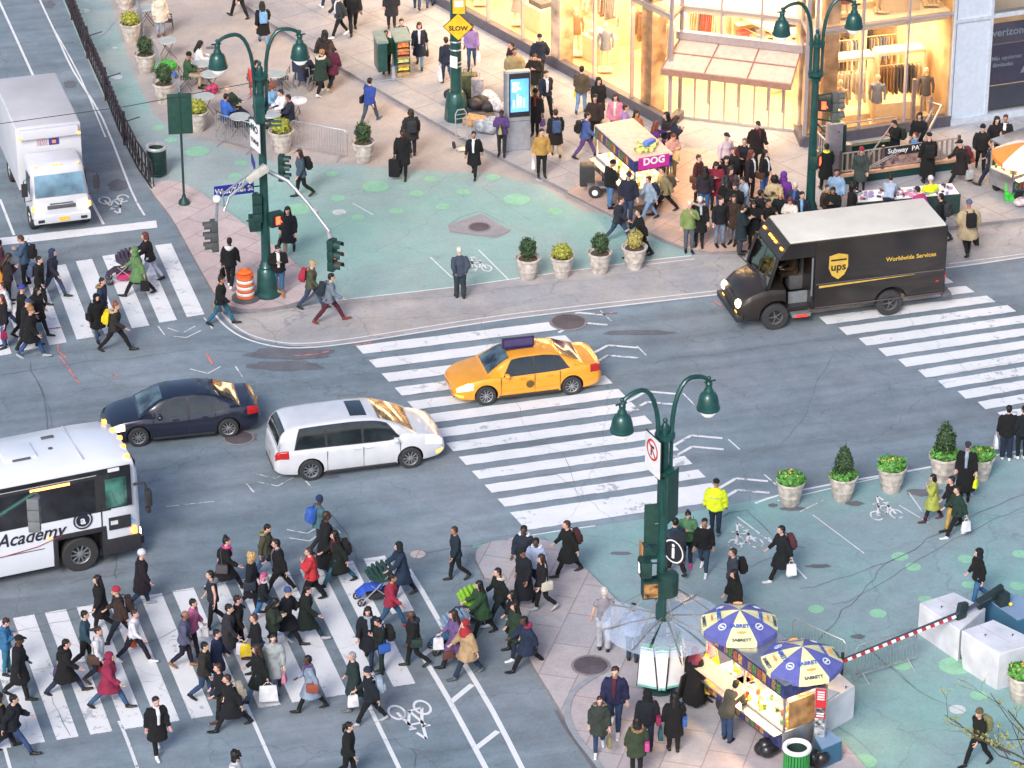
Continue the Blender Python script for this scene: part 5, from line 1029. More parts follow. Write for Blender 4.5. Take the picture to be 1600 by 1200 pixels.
c = L4(717, 5, -.25); ss = empty('yellow_sign', (p.x, p.y, .13), 0, 'small yellow rectangular sign above the diamond SLOW sign', 'traffic sign'); plate(ss, 'edge', (c[0], c[1]+.01, c[2]), .46, .8, 0, M_SIGK, .02); plate(ss, 'board', c, .42, .76, 0, M_YEL, .02); plate(ss, 'white_patch', (c[0], c[1]-.014, c[2]-.02), .3, .22, 0, M_SIGW, .01)
c = L4(709, 97, -.25); ss = empty('notice', (p.x, p.y, .13), 0, 'small white notice strapped to the green pole below the yellow signs', 'notice'); plate(ss, 'board', c, .3, .42, R(-35), M_SIGW, .02)
k0, k1 = G(794, 237, .13), G(822, 231, .13); kd = axis(k0, k1)-R(4); kc = (k0+k1)/2+V((0, .05, 0)); ki = empty('digital_kiosk', (kc.x, kc.y, .13), R(12), 'tall slim digital kiosk with glowing blue screen on the upper sidewalk', 'kiosk')
part('body', mat((.42, .45, .52), .35, .5), ki, lambda b: b.box((0, 0, 1.45), (.88, .28, 2.9), bev=.05)); part('bezel', M_SIGK, ki, lambda b: b.box((.05, -.145, 2.05), (.72, .02, 1.6), bev=.01)); scn = part('screen', mat((.10, .32, .85), .3, 0, .5, 1.5, emit=.9), ki, lambda b: b.box((.05, -.16, 2.05), (.62, .02, 1.2)))
part('screen_text', mat((.85, .9, 1), .4, emit=1.), scn, lambda b: [b.box((-.08+dx, -.172, z), (w_, .01, .06)) for dx, z, w_ in ((0, 2.5, .24), (-.02, 2.4, .2), (.02, 2.3, .28), (-.04, 2.22, .16))]); part('screen_image', mat((.5, .7, .95), .4, emit=.8), scn, lambda b: [b.box((x, -.172, 1.6+h/2), (.07, .01, h)) for x, h in ((-.15, .3), (-.02, .5), (.08, .42), (.2, .34))])
part('side_panel', mat((.28, .29, .33), .4, .4), ki, lambda b: b.box((-.42, -.02, 1.45), (.06, .27, 2.86), bev=.02)); part('lower_seam', M_DGREY, ki, lambda b: b.box((0, -.143, 1.1), (.84, .01, .015)))
M_POT = mat((.58, .52, .47), .8, 0, .22, 4, bump=.2); M_SOIL = mat((.09, .065, .05), .95, 0, .3, 14)
def leafmat(c1, c2):
 m = bpy.data.materials.new('leaf'); m.use_nodes = True; n = m.node_tree; b = n.nodes['Principled BSDF']; b.inputs['Roughness'].default_value = .6
 ge = n.nodes.new('ShaderNodeNewGeometry'); cr = n.nodes.new('ShaderNodeMixRGB'); cr.inputs[1].default_value = (*c1, 1); cr.inputs[2].default_value = (*c2, 1); n.links.new(ge.outputs['Random Per Island'], cr.inputs[0]); n.links.new(cr.outputs[0], b.inputs['Base Color']); return m
LM = {'box': leafmat((.018, .045, .02), (.07, .13, .045)), 'yel': leafmat((.22, .26, .04), (.5, .48, .08)), 'gold': leafmat((.3, .26, .06), (.55, .45, .15)), 'flower': leafmat((.04, .16, .03), (.16, .42, .08)), 'petal': leafmat((.75, .45, .04), (.85, .75, .3))}
def leaves(b, c, r, n, ls, mi=0, shape='ball', seed=1):
 q = random.Random(seed)
 for _ in range(n):
  while 1:
   d = V((q.uniform(-1, 1), q.uniform(-1, 1), q.uniform(-1, 1)))
   if .2 < d.length < 1: break
  d = d.normalized()*(.55+.45*q.random()**.5)
  bump = 1+.32*MN.noise(d*2.6+V((seed*3.1, 0, 0)))+(.16 if q.random() < .06 else 0)
  if shape == 'cone': k = (1-.55*(d.z*.5+.5)); p = V((d.x*r[0]*k*1.25, d.y*r[1]*k*1.25, d.z*r[2]))
  else: p = V((d.x*r[0], d.y*r[1], d.z*r[2]))
  p = V(c)+p*bump; u = V((q.uniform(-1, 1), q.uniform(-1, 1), q.uniform(-1, 1))).normalized(); v = u.cross(d).normalized(); u = (u+d*.6).normalized()
  s = ls*q.uniform(.6, 1.3); b.add([p-v*s*.35, p+u*s*.6, p+v*s*.35, p-u*s*.6], [(0, 1, 2, 3)], mi)
PM = {}
def pot_meshes(kind, seed):
 if (kind, seed) in PM: return PM[(kind, seed)]
 out = []
 b = MB(); b.lathe([(.36, 0), (.40, .06), (.46, .34), (.485, .36), (.49, .42), (.53, .60), (.545, .62), (.555, .80), (.62, .84), (.625, .92), (.585, .93), (.55, .86), (.53, .84)], 26, cap=True); out.append(('pot', b.build('pot', M_POT)))
 b = MB(); b.lathe([(.54, .83), (.3, .86), (0, .87)], 20); out.append(('soil', b.build('soil', M_SOIL)))
 b = MB()
 if kind == 'ball': b.tube([(0, 0, .85), (0, .02, 1.05)], .05, 7); leaves(b, (0, 0, 1.32), (.42, .42, .42), 1500, .085, 1, seed=seed); o = b.build('shrub', [M_PWOOD, LM['box']], smooth=0)
 elif kind == 'cone': b.tube([(0, 0, .85), (0, 0, 1.1)], .05, 7); leaves(b, (0, 0, 1.48), (.42, .42, .62), 1900, .08, 1, 'cone', seed); leaves(b, (0, 0, .98), (.56, .56, .14), 600, .14, 2, seed=seed+5); o = b.build('shrub', [M_PWOOD, LM['box'], LM['flower']], smooth=0)
 elif kind == 'yellow': b.tube([(0, 0, .85), (0, 0, 1.0)], .04, 7); leaves(b, (0, 0, 1.1), (.45, .45, .3), 1200, .13, 1, seed=seed); o = b.build('shrub', [M_PWOOD, LM['yel']], smooth=0)
 elif kind == 'gold': b.tube([(0, 0, .85), (0, 0, 1.0)], .04, 7); leaves(b, (0, 0, 1.2), (.34, .34, .38), 900, .11, 1, seed=seed); o = b.build('shrub', [M_PWOOD, LM['gold']], smooth=0)
 else:
  leaves(b, (0, 0, 1.02), (.56, .56, .17), 1100, .17, 0, seed=seed); q = random.Random(seed)
  for _ in range(11): a_ = q.uniform(0, 6.28); r_ = q.uniform(0, .5); leaves(b, (r_*cos(a_), r_*sin(a_), 1.16+q.uniform(-.04, .12)), (.04, .04, .04), 8, .06, 1, seed=q.randint(0, 999))
  o = b.build('flowers', [LM['flower'], LM['petal']], smooth=0)
 out.append((o.name.split('.')[0], o)); PM[(kind, seed)] = [(n, q.data) for n, q in out]
 for n, q in out: bpy.data.objects.remove(q)
 return PM[(kind, seed)]
def planter(px, py, kind, seed, label, s=1.):
 p = G(px, py); root = empty('planter', (p.x, p.y, 0), seed*1.3, label, 'planter', 'round stone coloured planters'); root.scale = (s*.8, s*.8, s*.97)
 for n, me in pot_meshes(kind, seed): o = bpy.data.objects.new(n, me); COL.objects.link(o); o.parent = root
planter(825, 434, 'ball', 1, 'leftmost planter of the four by the upper plaza edge, dark round shrub', .82)
planter(878, 431, 'yellow', 2, 'planter with low yellow bush between two dark shrub planters on the plaza edge', .8)
planter(937, 425, 'ball', 3, 'third planter from the left by the plaza edge, dark round shrub', .8)
planter(991, 418, 'gold', 4, 'planter with small golden bush at the right end of the plaza row', .84)
planter(1234, 787, 'flower', 5, 'leftmost planter by the lower plaza, yellow flowers and leaves', .84)
planter(1316, 779, 'cone', 6, 'planter with dark pointed shrub, second from left by the lower plaza', .84)
planter(1392, 766, 'flower', 7, 'middle planter by the lower plaza, green leaves and pale flowers', .86)
planter(1474, 750, 'cone', 8, 'planter with the biggest dark shrub behind the man in the black coat', .92)
planter(1531, 747, 'flower', 9, 'planter with tall pale flower at the right of the lower plaza row', .8)
planter(568, 252, 'ball', 1, 'planter with neat round shrub alone on the beige plaza', .84)
planter(440, 236, 'yellow', 12, 'planter with ragged yellow shrub behind the left lamp post', .88)
planter(309, 203, 'yellow', 2, 'planter with yellow bush just right of the blank green sign', .82)
planter(258, 160, 'ball', 3, 'planter with dark round shrub left of the seated woman in green', .86)
planter(228, 112, 'ball', 1, 'planter with dark round shrub behind the green bag', .8)
planter(205, 64, 'yellow', 2, 'planter with yellow shrub near the top of the bicycle path', .82)
planter(195, 12, 'gold', 4, 'planter cut off by the top edge above the yellow shrub planter', .8)
planter(1596, 1092, 'flower', 5, 'planter with leaves cut off by the right edge near the white blocks', .85)
def bin_(px, py, zb_, m, label, rimm, s=1.):
 p = G(px, py, zb_); r = empty('litter_bin', (p.x, p.y, zb_), 0, label, 'litter bin', None, s)
 def slats(b):
  for k in range(26): t = 2*pi*k/26; b.box((.30*cos(t), .30*sin(t), .5), (.02, .05, .88), t)
  for z in (.1, .5, .9): b.lathe([(.30, z-.02), (.315, z), (.30, z+.02)], 26, cap=False)
 part('slats', m, r, slats); part('liner', mat((.02, .05, .045), .6), r, lambda b: b.lathe([(.28, .05), (.29, .93), (.27, .93), (.26, .5), (0, .45)], 22))
 part('rim', rimm, r, lambda b: b.lathe([(.30, .92), (.34, .93), (.35, .98), (.33, 1.02), (.25, 1.0), (.24, .94)], 24, cap=False))
bin_(246, 273, 0, M_LGD, 'dark green litter bin with steel rim by the end of the bike rack', mat((.55, .55, .56), .4, .5), 1.05)
bin_(1243, 1222, .13, mat((.03, .28, .06), .5), 'bright green litter bin with white rim below the hot dog cart', M_WHT, 1.05)
p = G(384, 466, .13); br = empty('traffic_barrel', (p.x, p.y, .13), 0, 'orange and white striped traffic barrel beside the left lamp post', 'traffic barrel', None, .92); M_OR = mat((.85, .16, .03), .5, 0, .06)
part('base', M_DGREY, br, lambda b: b.lathe([(.48, 0), (.48, .06), (.34, .09), (.3, .1)], 20));
part('orange_body', M_OR, br, lambda b: [b.lathe([(.31-.02*i/3, .1+.23*i), (.305-.02*i/3, .115+.23*i), (.30-.02*i/3, .215+.23*i), (.31-.02*i/3, .23+.23*i)], 20) for i in (0, 1, 2, 3)]+[b.lathe([(.25, 1.0), (.2, 1.04), (0, 1.05)], 20), b.box((0, 0, 1.09), (.2, .04, .1), bev=.015)])
part('white_band', M_WHT, br, lambda b: [b.lathe([(.303-.007*i, .19+.23*i), (.31-.007*i, .2+.23*i), (.306-.007*i, .29+.23*i), (.30-.007*i, .3+.23*i)], 20, cap=False) for i in (0, 1, 2)])
rl = [(88, -30), (108, 18), (131, 77), (160, 142), (187, 210), (216, 268), (238, 300)]; P = [G(*q) for q in rl]
fn = empty('bike_railing', (P[3].x, P[3].y, 0), 0, 'long dark railing with slanted bars between the road and green bike path', 'railing'); O_ = P[3]
fine = []
for a_, b_ in zip(P[:-1], P[1:]):
 n_ = max(1, int((b_-a_).length/.42))
 for i in range(n_): fine.append((a_.lerp(b_, i/n_), (b_-a_).normalized()))
MR = mat((.05, .035, .045), .55, .3, .3, 5)
part('rail', MR, fn, lambda b: [b.tube([p_-O_+V((0, 0, z)) for p_ in P], .03, 6) for z in (.12, .62, 1.12)])
part('slanted_bars', MR, fn, lambda b: [b.tube([f-O_+V((0, 0, .1)), f-O_+d_*.22+V((0, 0, 1.15))], .028, 5) for f, d_ in fine])
part('back_bars', MR, fn, lambda b: [b.tube([f-O_+d_*.3+V((.10, 0, .1)), f-O_+d_*.1+V((.1, 0, .95))], .022, 5) for f, d_ in fine])
for k in range(0, len(fine), 9): f, d_ = fine[k]; part('post', MR, fn, lambda b: [b.box(f-O_+V((0, 0, .62)), (.1, .1, 1.24), atan2(d_.y, d_.x)), b.tube([f-O_+V((0, 0, .85)), f-O_+V((.55, .1, 1.0))], .02, 5)])
BM = {}
def barrier(c0, c1, label, z=0, tilt=0):
 a_, b_ = G(*c0, z), G(*c1, z); ln = (b_-a_).length; r = empty('crowd_barrier', ((a_.x+b_.x)/2, (a_.y+b_.y)/2, z), axis(a_, b_), label, 'barrier', 'steel crowd barriers')
 h = ln/2
 part('frame', M_GALV, r, lambda b: b.tube([(-h, 0, .16), (-h, 0, .98), (-h+.1, 0, 1.08), (h-.1, 0, 1.08), (h, 0, .98), (h, 0, .16), (-h, 0, .16)], .02, 7))
 part('bars', M_GALV, r, lambda b: [b.tube([(-h+.1*i, 0, .16), (-h+.1*i, 0, 1.07)], .008, 5) for i in range(1, int(ln/.1))])
 for s in (-1, 1): part('foot', M_GALV, r, lambda b: b.tube([(s*(h-.25), -.33, .0), (s*(h-.25), 0, .18), (s*(h-.25), .33, .0)], .018, 6))
barrier((338, 222), (402, 240), 'short steel crowd barrier in front of the seated people in blue and green'); barrier((455, 233), (543, 250), 'steel crowd barrier on the plaza between the two single planters')
barrier((1335, 1065), (1430, 1035), 'steel crowd barrier under the red striped gate arm'); barrier((1237, 1020), (1320, 1058), 'steel crowd barrier behind the right cart umbrella')
barrier((215, 40), (225, 62), 'small steel barrier beside the upper planters'); barrier((236, 100), (252, 128), 'small steel barrier next to the green bag'); barrier((262, 150), (282, 178), 'small steel barrier by the dark round shrub planter')
M_TBL = mat((.50, .55, .54), .5, .3, .08)
def bistro(px, py, label, m=M_TBL, z=0):
 p = G(px, py, z); r = empty('cafe_table', (p.x, p.y, z), rnd.uniform(0, 3), label, 'table', 'folding cafe tables')
 part('tabletop', m, r, lambda b: b.lathe([(.36, .70), (.37, .715), (.36, .73), (0, .73)], 22))
 for s in (-1, 1): part('leg', M_DGREY, r, lambda b: [b.tube([(-.27, s*.2, 0), (.2, s*.17, .7)], .014, 5), b.tube([(.27, s*.2, 0), (-.2, s*.17, .7)], .014, 5)])
def chair(px, py, yaw, label, m=M_DGREY, z=0):
 p = G(px, py, z); r = empty('folding_chair', (p.x, p.y, z), R(yaw), label, 'chair', 'folding cafe chairs')
 part('seat', m, r, lambda b: [b.box((-.16+.08*i, 0, .45), (.06, .38, .02)) for i in range(5)]); part('backrest', m, r, lambda b: [b.box((-.24, 0, .7+.09*i), (.02, .38, .05)) for i in range(2)])
 for s in (-1, 1): part('leg', m, r, lambda b: [b.tube([(.2, s*.2, 0), (-.25, s*.2, .84)], .012, 5), b.tube([(-.24, s*.18, 0), (.17, s*.18, .45)], .012, 5)])
for q in [(230, 40, 'cafe table beside the woman in the cream coat'), (318, 128, 'cafe table at the knees of the woman reading in white'), (330, 145, 'cafe table in front of the seated person in green'), (320, 180, 'empty cafe table right of the yellow bush planter'), (376, 212, 'cafe table before the man in the blue jacket'), (432, 145, 'tan cafe table behind the lamp post'), (262, 92, 'cafe table behind the green bag'), (425, 208, 'cafe table shared by the group of three')]: bistro(*q)
for q in [(262, 50, 90, 'folding chair behind the cream coat woman'), (309, 122, 5, 'folding chair under the woman reading in white'), (291, 140, 5, 'folding chair under the person in green'), (352, 205, 40, 'folding chair under the man in the blue jacket'), (366, 195, -30, 'folding chair under the reclining bald man'), (398, 152, 0, 'folding chair under the person in black behind the lamp post'), (423, 190, -30, 'folding chair under the red-haired person'), (458, 205, 190, 'folding chair under the person in dark navy'), (443, 140, 180, 'empty folding chair behind the lamp post')]: chair(*q)
p = G(392, 150); rc = empty('red_chair', (p.x, p.y, 0), 0, 'bright red plastic chair half hidden behind the left lamp post', 'chair'); part('backrest', mat((.8, .08, .06), .5), rc, lambda b: b.box((0, 0, .75), (.06, .4, .5), R(20), bev=.02)); part('seat', mat((.8, .08, .06), .5), rc, lambda b: b.box((.2, .05, .45), (.42, .4, .04), R(20), bev=.01)); part('leg', mat((.8, .08, .06), .5), rc, lambda b: [b.tube([(x, y, 0), (x*.9, y*.9, .45)], .015, 5) for x, y in ((.0, -.18), (.0, .18), (.4, -.1), (.36, .25))])
p = G(465, 158); ub = empty('parasol_base', (p.x, p.y, 0), 0, 'white round parasol foot with thin steel mast on the plaza', 'parasol base'); part('foot', M_WHT, ub, lambda b: b.lathe([(.34, 0), (.34, .05), (.1, .09), (.03, .1)], 20)); part('mast', M_GALV, ub, lambda b: b.tube([(0, 0, .08), (0, 0, 1.25)], .018, 6)); part('sleeve', mat((.02, .03, .07), .6), ub, lambda b: b.lathe([(.0, 1.1), (.16, 1.15), (.17, 1.5), (.05, 1.6)], 12))
M_CART = mat((.55, .55, .57), .28, .85, .08); M_GLOW = mat((1, .60, .25), .5, emit=5); M_MENUB = mat((.04, .05, .16), .45, 0, .3, 8); M_FOODY = mat((.85, .5, .08), .6, 0, .4, 12); M_FOODR = mat((.55, .08, .04), .5, 0, .5, 14)
def menu_strip(b_par, x0, x1, y, z, h, cols):
 n_ = int((x1-x0)/.2)
 groups = {}
 for i in range(n_): groups.setdefault(cols[i % len(cols)], []).append(x0+.1+i*.2)
 for c_, xs in groups.items():
  for x in xs: part('menu_picture', mat(c_, .5, 0, .45, 18), b_par, lambda b: b.box((x, y, z), (.15, .012, h)))
def food_cart(a_, b_, label, depth=1.15, height=2.1, z=.13, lamp=70, roofm=M_CART, front=-1, banner=None):
 """a_-b_ : ground line of the serving side, left to right as seen"""
 A, B = G(*a_, z), G(*b_, z); ln = (B-A).length; an = axis(A, B); lat = V((-sin(an), cos(an), 0)); c = (A+B)/2+lat*depth/2
 r = empty('food_cart', (c.x, c.y, z), an, label, 'food cart'); h = ln/2; d = depth/2
 part('body', M_CART, r, lambda b: [b.box((0, 0, .62), (ln, depth, .55), bev=.03), b.box((0, -d-.12, .84), (ln*.98, .3, .05), bev=.01)])
 part('counter', mat((.75, .68, .55), .4, 0, .15, 6), r, lambda b: b.box((0, 0, .92), (ln*.98, depth*.96, .05)))
 part('roof', roofm, r, lambda b: b.box((0, 0, height), (ln*1.02, depth*1.05, .06), bev=.02))
 part('canopy_frame', M_CART, r, lambda b: [b.box((x, y, (height+.9)/2), (.05, .05, height-.9)) for x in (-h+.04, h-.04, 0) for y in (-d+.04, d-.04)]+[b.box((0, y, height-.42), (ln, .03, .03)) for y in (-d, d)])
 part('menu_board', M_MENUB, r, lambda b: [b.box((0, -d-.01, height-.22), (ln, .03, .38)), b.box((h+.01, 0, height-.22), (.03, depth, .38)), b.box((0, -d-.02, .58), (ln*.97, .03, .36))])
 cols = ((.10, .25, .06), (.45, .10, .04), (.60, .35, .08), (.08, .06, .25), (.35, .2, .1)); menu_strip(r, -h+.05, h-.05, -d-.03, height-.22, .26, cols); menu_strip(r, -h+.05, h-.4, -d-.04, .58, .26, cols)
 part('glow_lamp', M_GLOW, r, lambda b: [b.box((x, 0, height-.06), (.5, .1, .04)) for x in (-h*.6, 0, h*.6)])
 l = bpy.data.lights.new('cart_lamp', 'AREA'); l.shape = 'RECTANGLE'; l.size = ln*.9; l.size_y = .5; l.energy = lamp; l.color = (1, .66, .32); o = bpy.data.objects.new('cart_lamp', l); COL.objects.link(o); o.parent = r; o.location = (0, 0, height-.1)
 q = random.Random(int(a_[0]))
 for nm, m_, k in (('buns', M_FOODY, 22), ('sauce_bottles', M_FOODR, 10), ('paper_cups', mat((.85, .82, .75), .6), 12), ('trays', M_CART, 5), ('drink_cans', mat((.2, .35, .12), .3, .5, .5, 9), 14)):
  for _ in range(k): part(nm.rstrip('s'), m_, r, lambda b: b.lathe([(.05, 0), (.055, .12), (.03, .16), (0, .17)], 8, c=(q.uniform(-h+.1, h-.1), q.uniform(-d+.08, d-.15), .94)) if nm != 'trays' else b.box((q.uniform(-h+.3, h-.3), q.uniform(-d*.4, d*.4), 1.0), (.45, .35, .1), bev=.02))
 for x in (-h*.6, h*.6):
  for y in (-d*.85, d*.85): part('wheel', M_TYRE, r, lambda b: (setattr(b, 'X', M.Translation((x, y, .2)) @ M.Rotation(pi/2, 4, 'X')), b.lathe([(.0, -.05), (.19, -.05), (.2, 0), (.19, .05), (0, .05)], 16)))
 return r, c, an, ln
def umbrella(par_c, z, r, label, panels, texts=True, pole_to=1.0, rot=0, ang8=8, name='cart_umbrella'):
 u = empty(name, (par_c.x, par_c.y, z), rot, label, 'umbrella')
 H = .42*r/1.1
 for k in range(ang8):
  def pan(b):
   a0, a1 = 2*pi*k/ang8, 2*pi*(k+1)/ang8; N = 6; vs = []
   for i in range(N+1):
    t = i/N; rr = r*t; zz = -H*t**1.35
    for j in range(5): a_ = a0+(a1-a0)*j/4; sag = 1-.05*t*(1-abs(j/2-1)); vs.append((rr*cos(a_)*sag, rr*sin(a_)*sag, zz-.03*t*(1-abs(j/2-1))))
   i = N
   for j in range(5): a_ = a0+(a1-a0)*j/4; sag = 1-.05*(1-abs(j/2-1)); vs.append((r*1.0*cos(a_)*sag, r*1.0*sin(a_)*sag, -H-.15))
   b.add(vs, [(i*5+j, i*5+5+j, i*5+6+j, i*5+1+j) for i in range(N+1) for j in range(4)])
  part('panel', panels[k % len(panels)], u, pan, smooth=0)
 part('pole', M_GALV, u, lambda b: b.tube([(0, 0, .06), (0, 0, -pole_to)], .025, 7)); part('ribs', M_GALV, u, lambda b: [b.tube([(0, 0, -.3), (r*.55*cos(2*pi*k/ang8), r*.55*sin(2*pi*k/ang8), -H*.5-.02)], .008, 4) for k in range(ang8)])
 if texts:
  for k in range(ang8):
   am = 2*pi*(k+.5)/ang8; sl = atan2(H*1.15, r)
   def put(t_, s_, rr, m_, bz=.0, **kw):
    zz = -H*(rr/r)**1.35+.035-.03*rr/r; Q = M.Rotation(am+pi/2, 4, 'Z') @ M.Rotation(sl*1.1, 4, 'X'); o = text(t_, s_, m_, u, (rr*cos(am)*.96, rr*sin(am)*.96, zz+bz), (0, 0, 0), **kw); o.rotation_euler = Q.to_euler()
   if k % 2 == 0:
    put("SABRETT", .15, r*.55, mat((.05, .12, .5), .5), bold=.004); put("SABRETT", .12, r*.93, mat((.04, .05, .12), .5), bold=.003)
    part('sausage_print', mat((.85, .35, .12), .5), u, lambda b: b.tube([V((r*.73*cos(am+s_)*.97, r*.73*sin(am+s_)*.97, -H*(.73)**1.35+.02)) for s_ in (-.16, 0, .16)], [.03, .045, .03], 8, sq=(1, .4)))
   else: part('crest_print', mat((.7, .75, .85), .5), u, lambda b: (setattr(b, 'X', M.Rotation(am, 4, 'Z') @ M.Translation((r*.68*.96, 0, -H*(.68)**1.35+.012)) @ M.Rotation(sl*1.15, 4, 'Y')), b.lathe([(.11, 0), (.11, .01), (.08, .01), (.08, 0)], 12, cap=False), b.box((0, 0, .005), (.05, .12, .01))))
 return u
MY, MBL = mat((.85, .80, .42), .6, 0, .1, 3), mat((.12, .13, .40), .55, 0, .08)
hc, cc, can, cln = food_cart((1098, 1095), (1222, 1192), 'long steel hot dog cart with glowing counter and menu boards under two umbrellas', depth=1.25, height=2.3, lamp=130)
c = G(1156, 953, 3.0); umbrella(c, 3.0, 1.0, 'blue and yellow umbrella over the far end of the hot dog cart', [MY, MBL], rot=R(-112)+R(0), pole_to=1.6)
c = G(1254, 1010, 2.9); umbrella(c, 2.9, 1.02, 'blue and yellow umbrella over the near end of the hot dog cart', [MY, MBL], rot=R(-98), pole_to=1.6)
end = hc
part('end_panel', mat((.55, .3, .12), .5, .3, .3, 3), hc, lambda b: b.box((cln/2+.02, 0, 1.35), (.03, 1.0, .8))); part('round_warmer', mat((.8, .5, .3), .3, .6, emit=.2), hc, lambda b: b.lathe([(.16, 1.0), (.16, 1.7), (.05, 1.8)], 14, c=(cln/2-.25, .15, 0)))
part('open_lid', mat((.05, .05, .05), .4, .3), hc, lambda b: b.box((-cln/2-.25, -.9, .55), (.04, .9, .8), R(20), ry=R(10), bev=.01)); part('awning_flap', mat((.75, .65, .5), .4, .4), hc, lambda b: b.box((-cln*.2, -.85, 1.32), (cln*.55, .45, .03), 0, rx=R(25)))
p = G(1279, 1180, .13); df = empty('menu_stand', (p.x, p.y, .13), R(-10), 'tall slim menu stand with red top and pictures beside the hot dog cart', 'menu stand')
zt = HZ(p, 1072)-.13; part('post', M_CART, df, lambda b: b.box((0, 0, zt/2), (.3, .2, zt), bev=.01)); part('red_panel', mat((.55, .03, .04), .4), df, lambda b: b.box((0, -.11, zt-.45), (.27, .02, .85))); part('picture_panel', mat((.35, .38, .42), .5, 0, .5, 12), df, lambda b: [b.box((0, -.11, z), (.25, .02, .24)) for z in (.75, 1.05, 1.35)])
part('panel_print', M_SIGW, df, lambda b: [b.box((0, -.125, zt-.1-.07*i), (.18, .01, .035)) for i in (0, 1, 2, 3, 9, 10)])
for px, py, lb in ((1198, 1180, 'black rubbish bag under the near end of the hot dog cart'), (1278, 1198, 'second black rubbish bag beside the green litter bin')):
 p = G(px, py, .13); o = MB(); q = random.Random(px)
 for _ in range(6): o.ball((q.uniform(-.15, .15), q.uniform(-.12, .12), .2+q.uniform(-.03, .12)), (.22, .2, .2), 10, 7)
 o = o.build('rubbish_bag', mat((.02, .02, .025), .25, 0, .2, 6, bump=.5), None, (p.x, p.y, .13)); tag(o, lb, 'rubbish bag')
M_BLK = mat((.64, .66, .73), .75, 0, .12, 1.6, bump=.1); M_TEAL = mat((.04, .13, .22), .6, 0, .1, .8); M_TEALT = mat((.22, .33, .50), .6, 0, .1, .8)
def block(px4, h, label, m, mt, z=.0, holes=True, cut=0, cat='security block', name='security_block'):
 """four ground corners in pixels, extruded"""
 P = [G(q[0], q[1], z+h) for q in px4]; c = sum(P, V())/4; r = empty(name, (c.x, c.y, z), 0, label, cat)
 poly = [(p.x-c.x, p.y-c.y) for p in P]
 def bd(b):
  n = len(poly); a_ = sum(poly[i][0]*poly[(i+1) % n][1]-poly[(i+1) % n][0]*poly[i][1] for i in range(n)); pp = poly if a_ > 0 else poly[::-1]
  b.add([(x*(1-cut), y*(1-cut), 0) for x, y in pp]+[(x, y, h*.5) for x, y in pp]+[(x, y, h-.03) for x, y in pp]+[(x*.98, y*.98, h) for x, y in pp], [(3, 2, 1, 0)]+[(4*k+i, 4*k+(i+1) % 4, 4*k+4+(i+1) % 4, 4*k+4+i) for k in range(3) for i in range(4)]+[(12, 13, 14, 15)])
 part('body', m, r, bd, smooth=20)
 part('top_seam', mat((.35, .36, .4), .7), r, lambda b: b.tube([((poly[0][0]+poly[1][0])/2, (poly[0][1]+poly[1][1])/2, h+.002), ((poly[2][0]+poly[3][0])/2, (poly[2][1]+poly[3][1])/2, h+.002)], .012, 4))
 if holes: part('lifting_hook', M_DGREY, r, lambda b: [b.tube([(x, 0, h), (x, .04, h+.05), (x+.05, .08, h)], .014, 5) for x in (-.35, .35)])
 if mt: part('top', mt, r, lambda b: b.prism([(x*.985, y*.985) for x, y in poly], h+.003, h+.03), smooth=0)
 return r
block([(1437, 942), (1490, 925), (1540, 950), (1545, 962), (1490, 985)][0:3]+[(1500, 985)], .95, 'white tapered security block left of the gate mechanism', M_BLK, None, cut=.0)
block([(1503, 985), (1552, 968), (1625, 1003), (1562, 1022)], 1.15, 'large white tapered security block at the right edge', M_BLK, None, cut=.1)
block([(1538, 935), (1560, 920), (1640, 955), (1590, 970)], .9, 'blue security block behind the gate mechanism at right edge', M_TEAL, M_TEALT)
block([(1262, 1080), (1312, 1052), (1336, 1072), (1288, 1100)], .95, 'white security block behind the near cart umbrella', M_BLK, None, z=.0)
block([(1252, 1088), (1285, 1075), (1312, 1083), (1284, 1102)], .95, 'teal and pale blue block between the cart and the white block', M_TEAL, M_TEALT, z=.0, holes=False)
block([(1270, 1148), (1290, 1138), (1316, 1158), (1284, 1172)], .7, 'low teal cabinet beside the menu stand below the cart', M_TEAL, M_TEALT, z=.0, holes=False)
P_ = [G(*q) for q in ((1442, 988), (1500, 984), (1560, 1024), (1550, 1066))]; mb = MB(); mb.prism([(p.x, p.y) for p in P_], 0, .12); tag(mb.build('dark_slab', mat((.03, .045, .05), .5, .3, .2, 3), smooth=0), 'dark steel ramp plate lying between the two white security blocks', 'plate')  # low dark slab covering the dark patch between the two blocks
ga_, gb_ = G(1546, 945, 1.0), G(1316, 1036, 1.0); gt = empty('barrier_gate', (ga_.x, ga_.y, 0), 0, 'red and white striped gate arm with dark counterweight on the lower plaza', 'gate barrier')
dv = gb_-ga_; nseg = 26; M_RS = mat((.42, .03, .04), .5)
part('arm_beam', mat((.06, .07, .10), .5, .2), gt, lambda b: b.tube([(0, 0, 1.25), V((dv.x*.18, dv.y*.18, 1.12)), V((dv.x, dv.y, 1.08))], [.09, .07, .06], 4))
for k in range(nseg):
 f0, f1 = .24+.76*k/nseg, .24+.76*(k+1)/nseg; part('stripe', M_RS if k % 2 else M_WHT, gt, lambda b: b.tube([V((dv.x*f0, dv.y*f0-.07, 1.1-.02*f0)), V((dv.x*f1, dv.y*f1-.07, 1.1-.02*f1))], .055, 4))
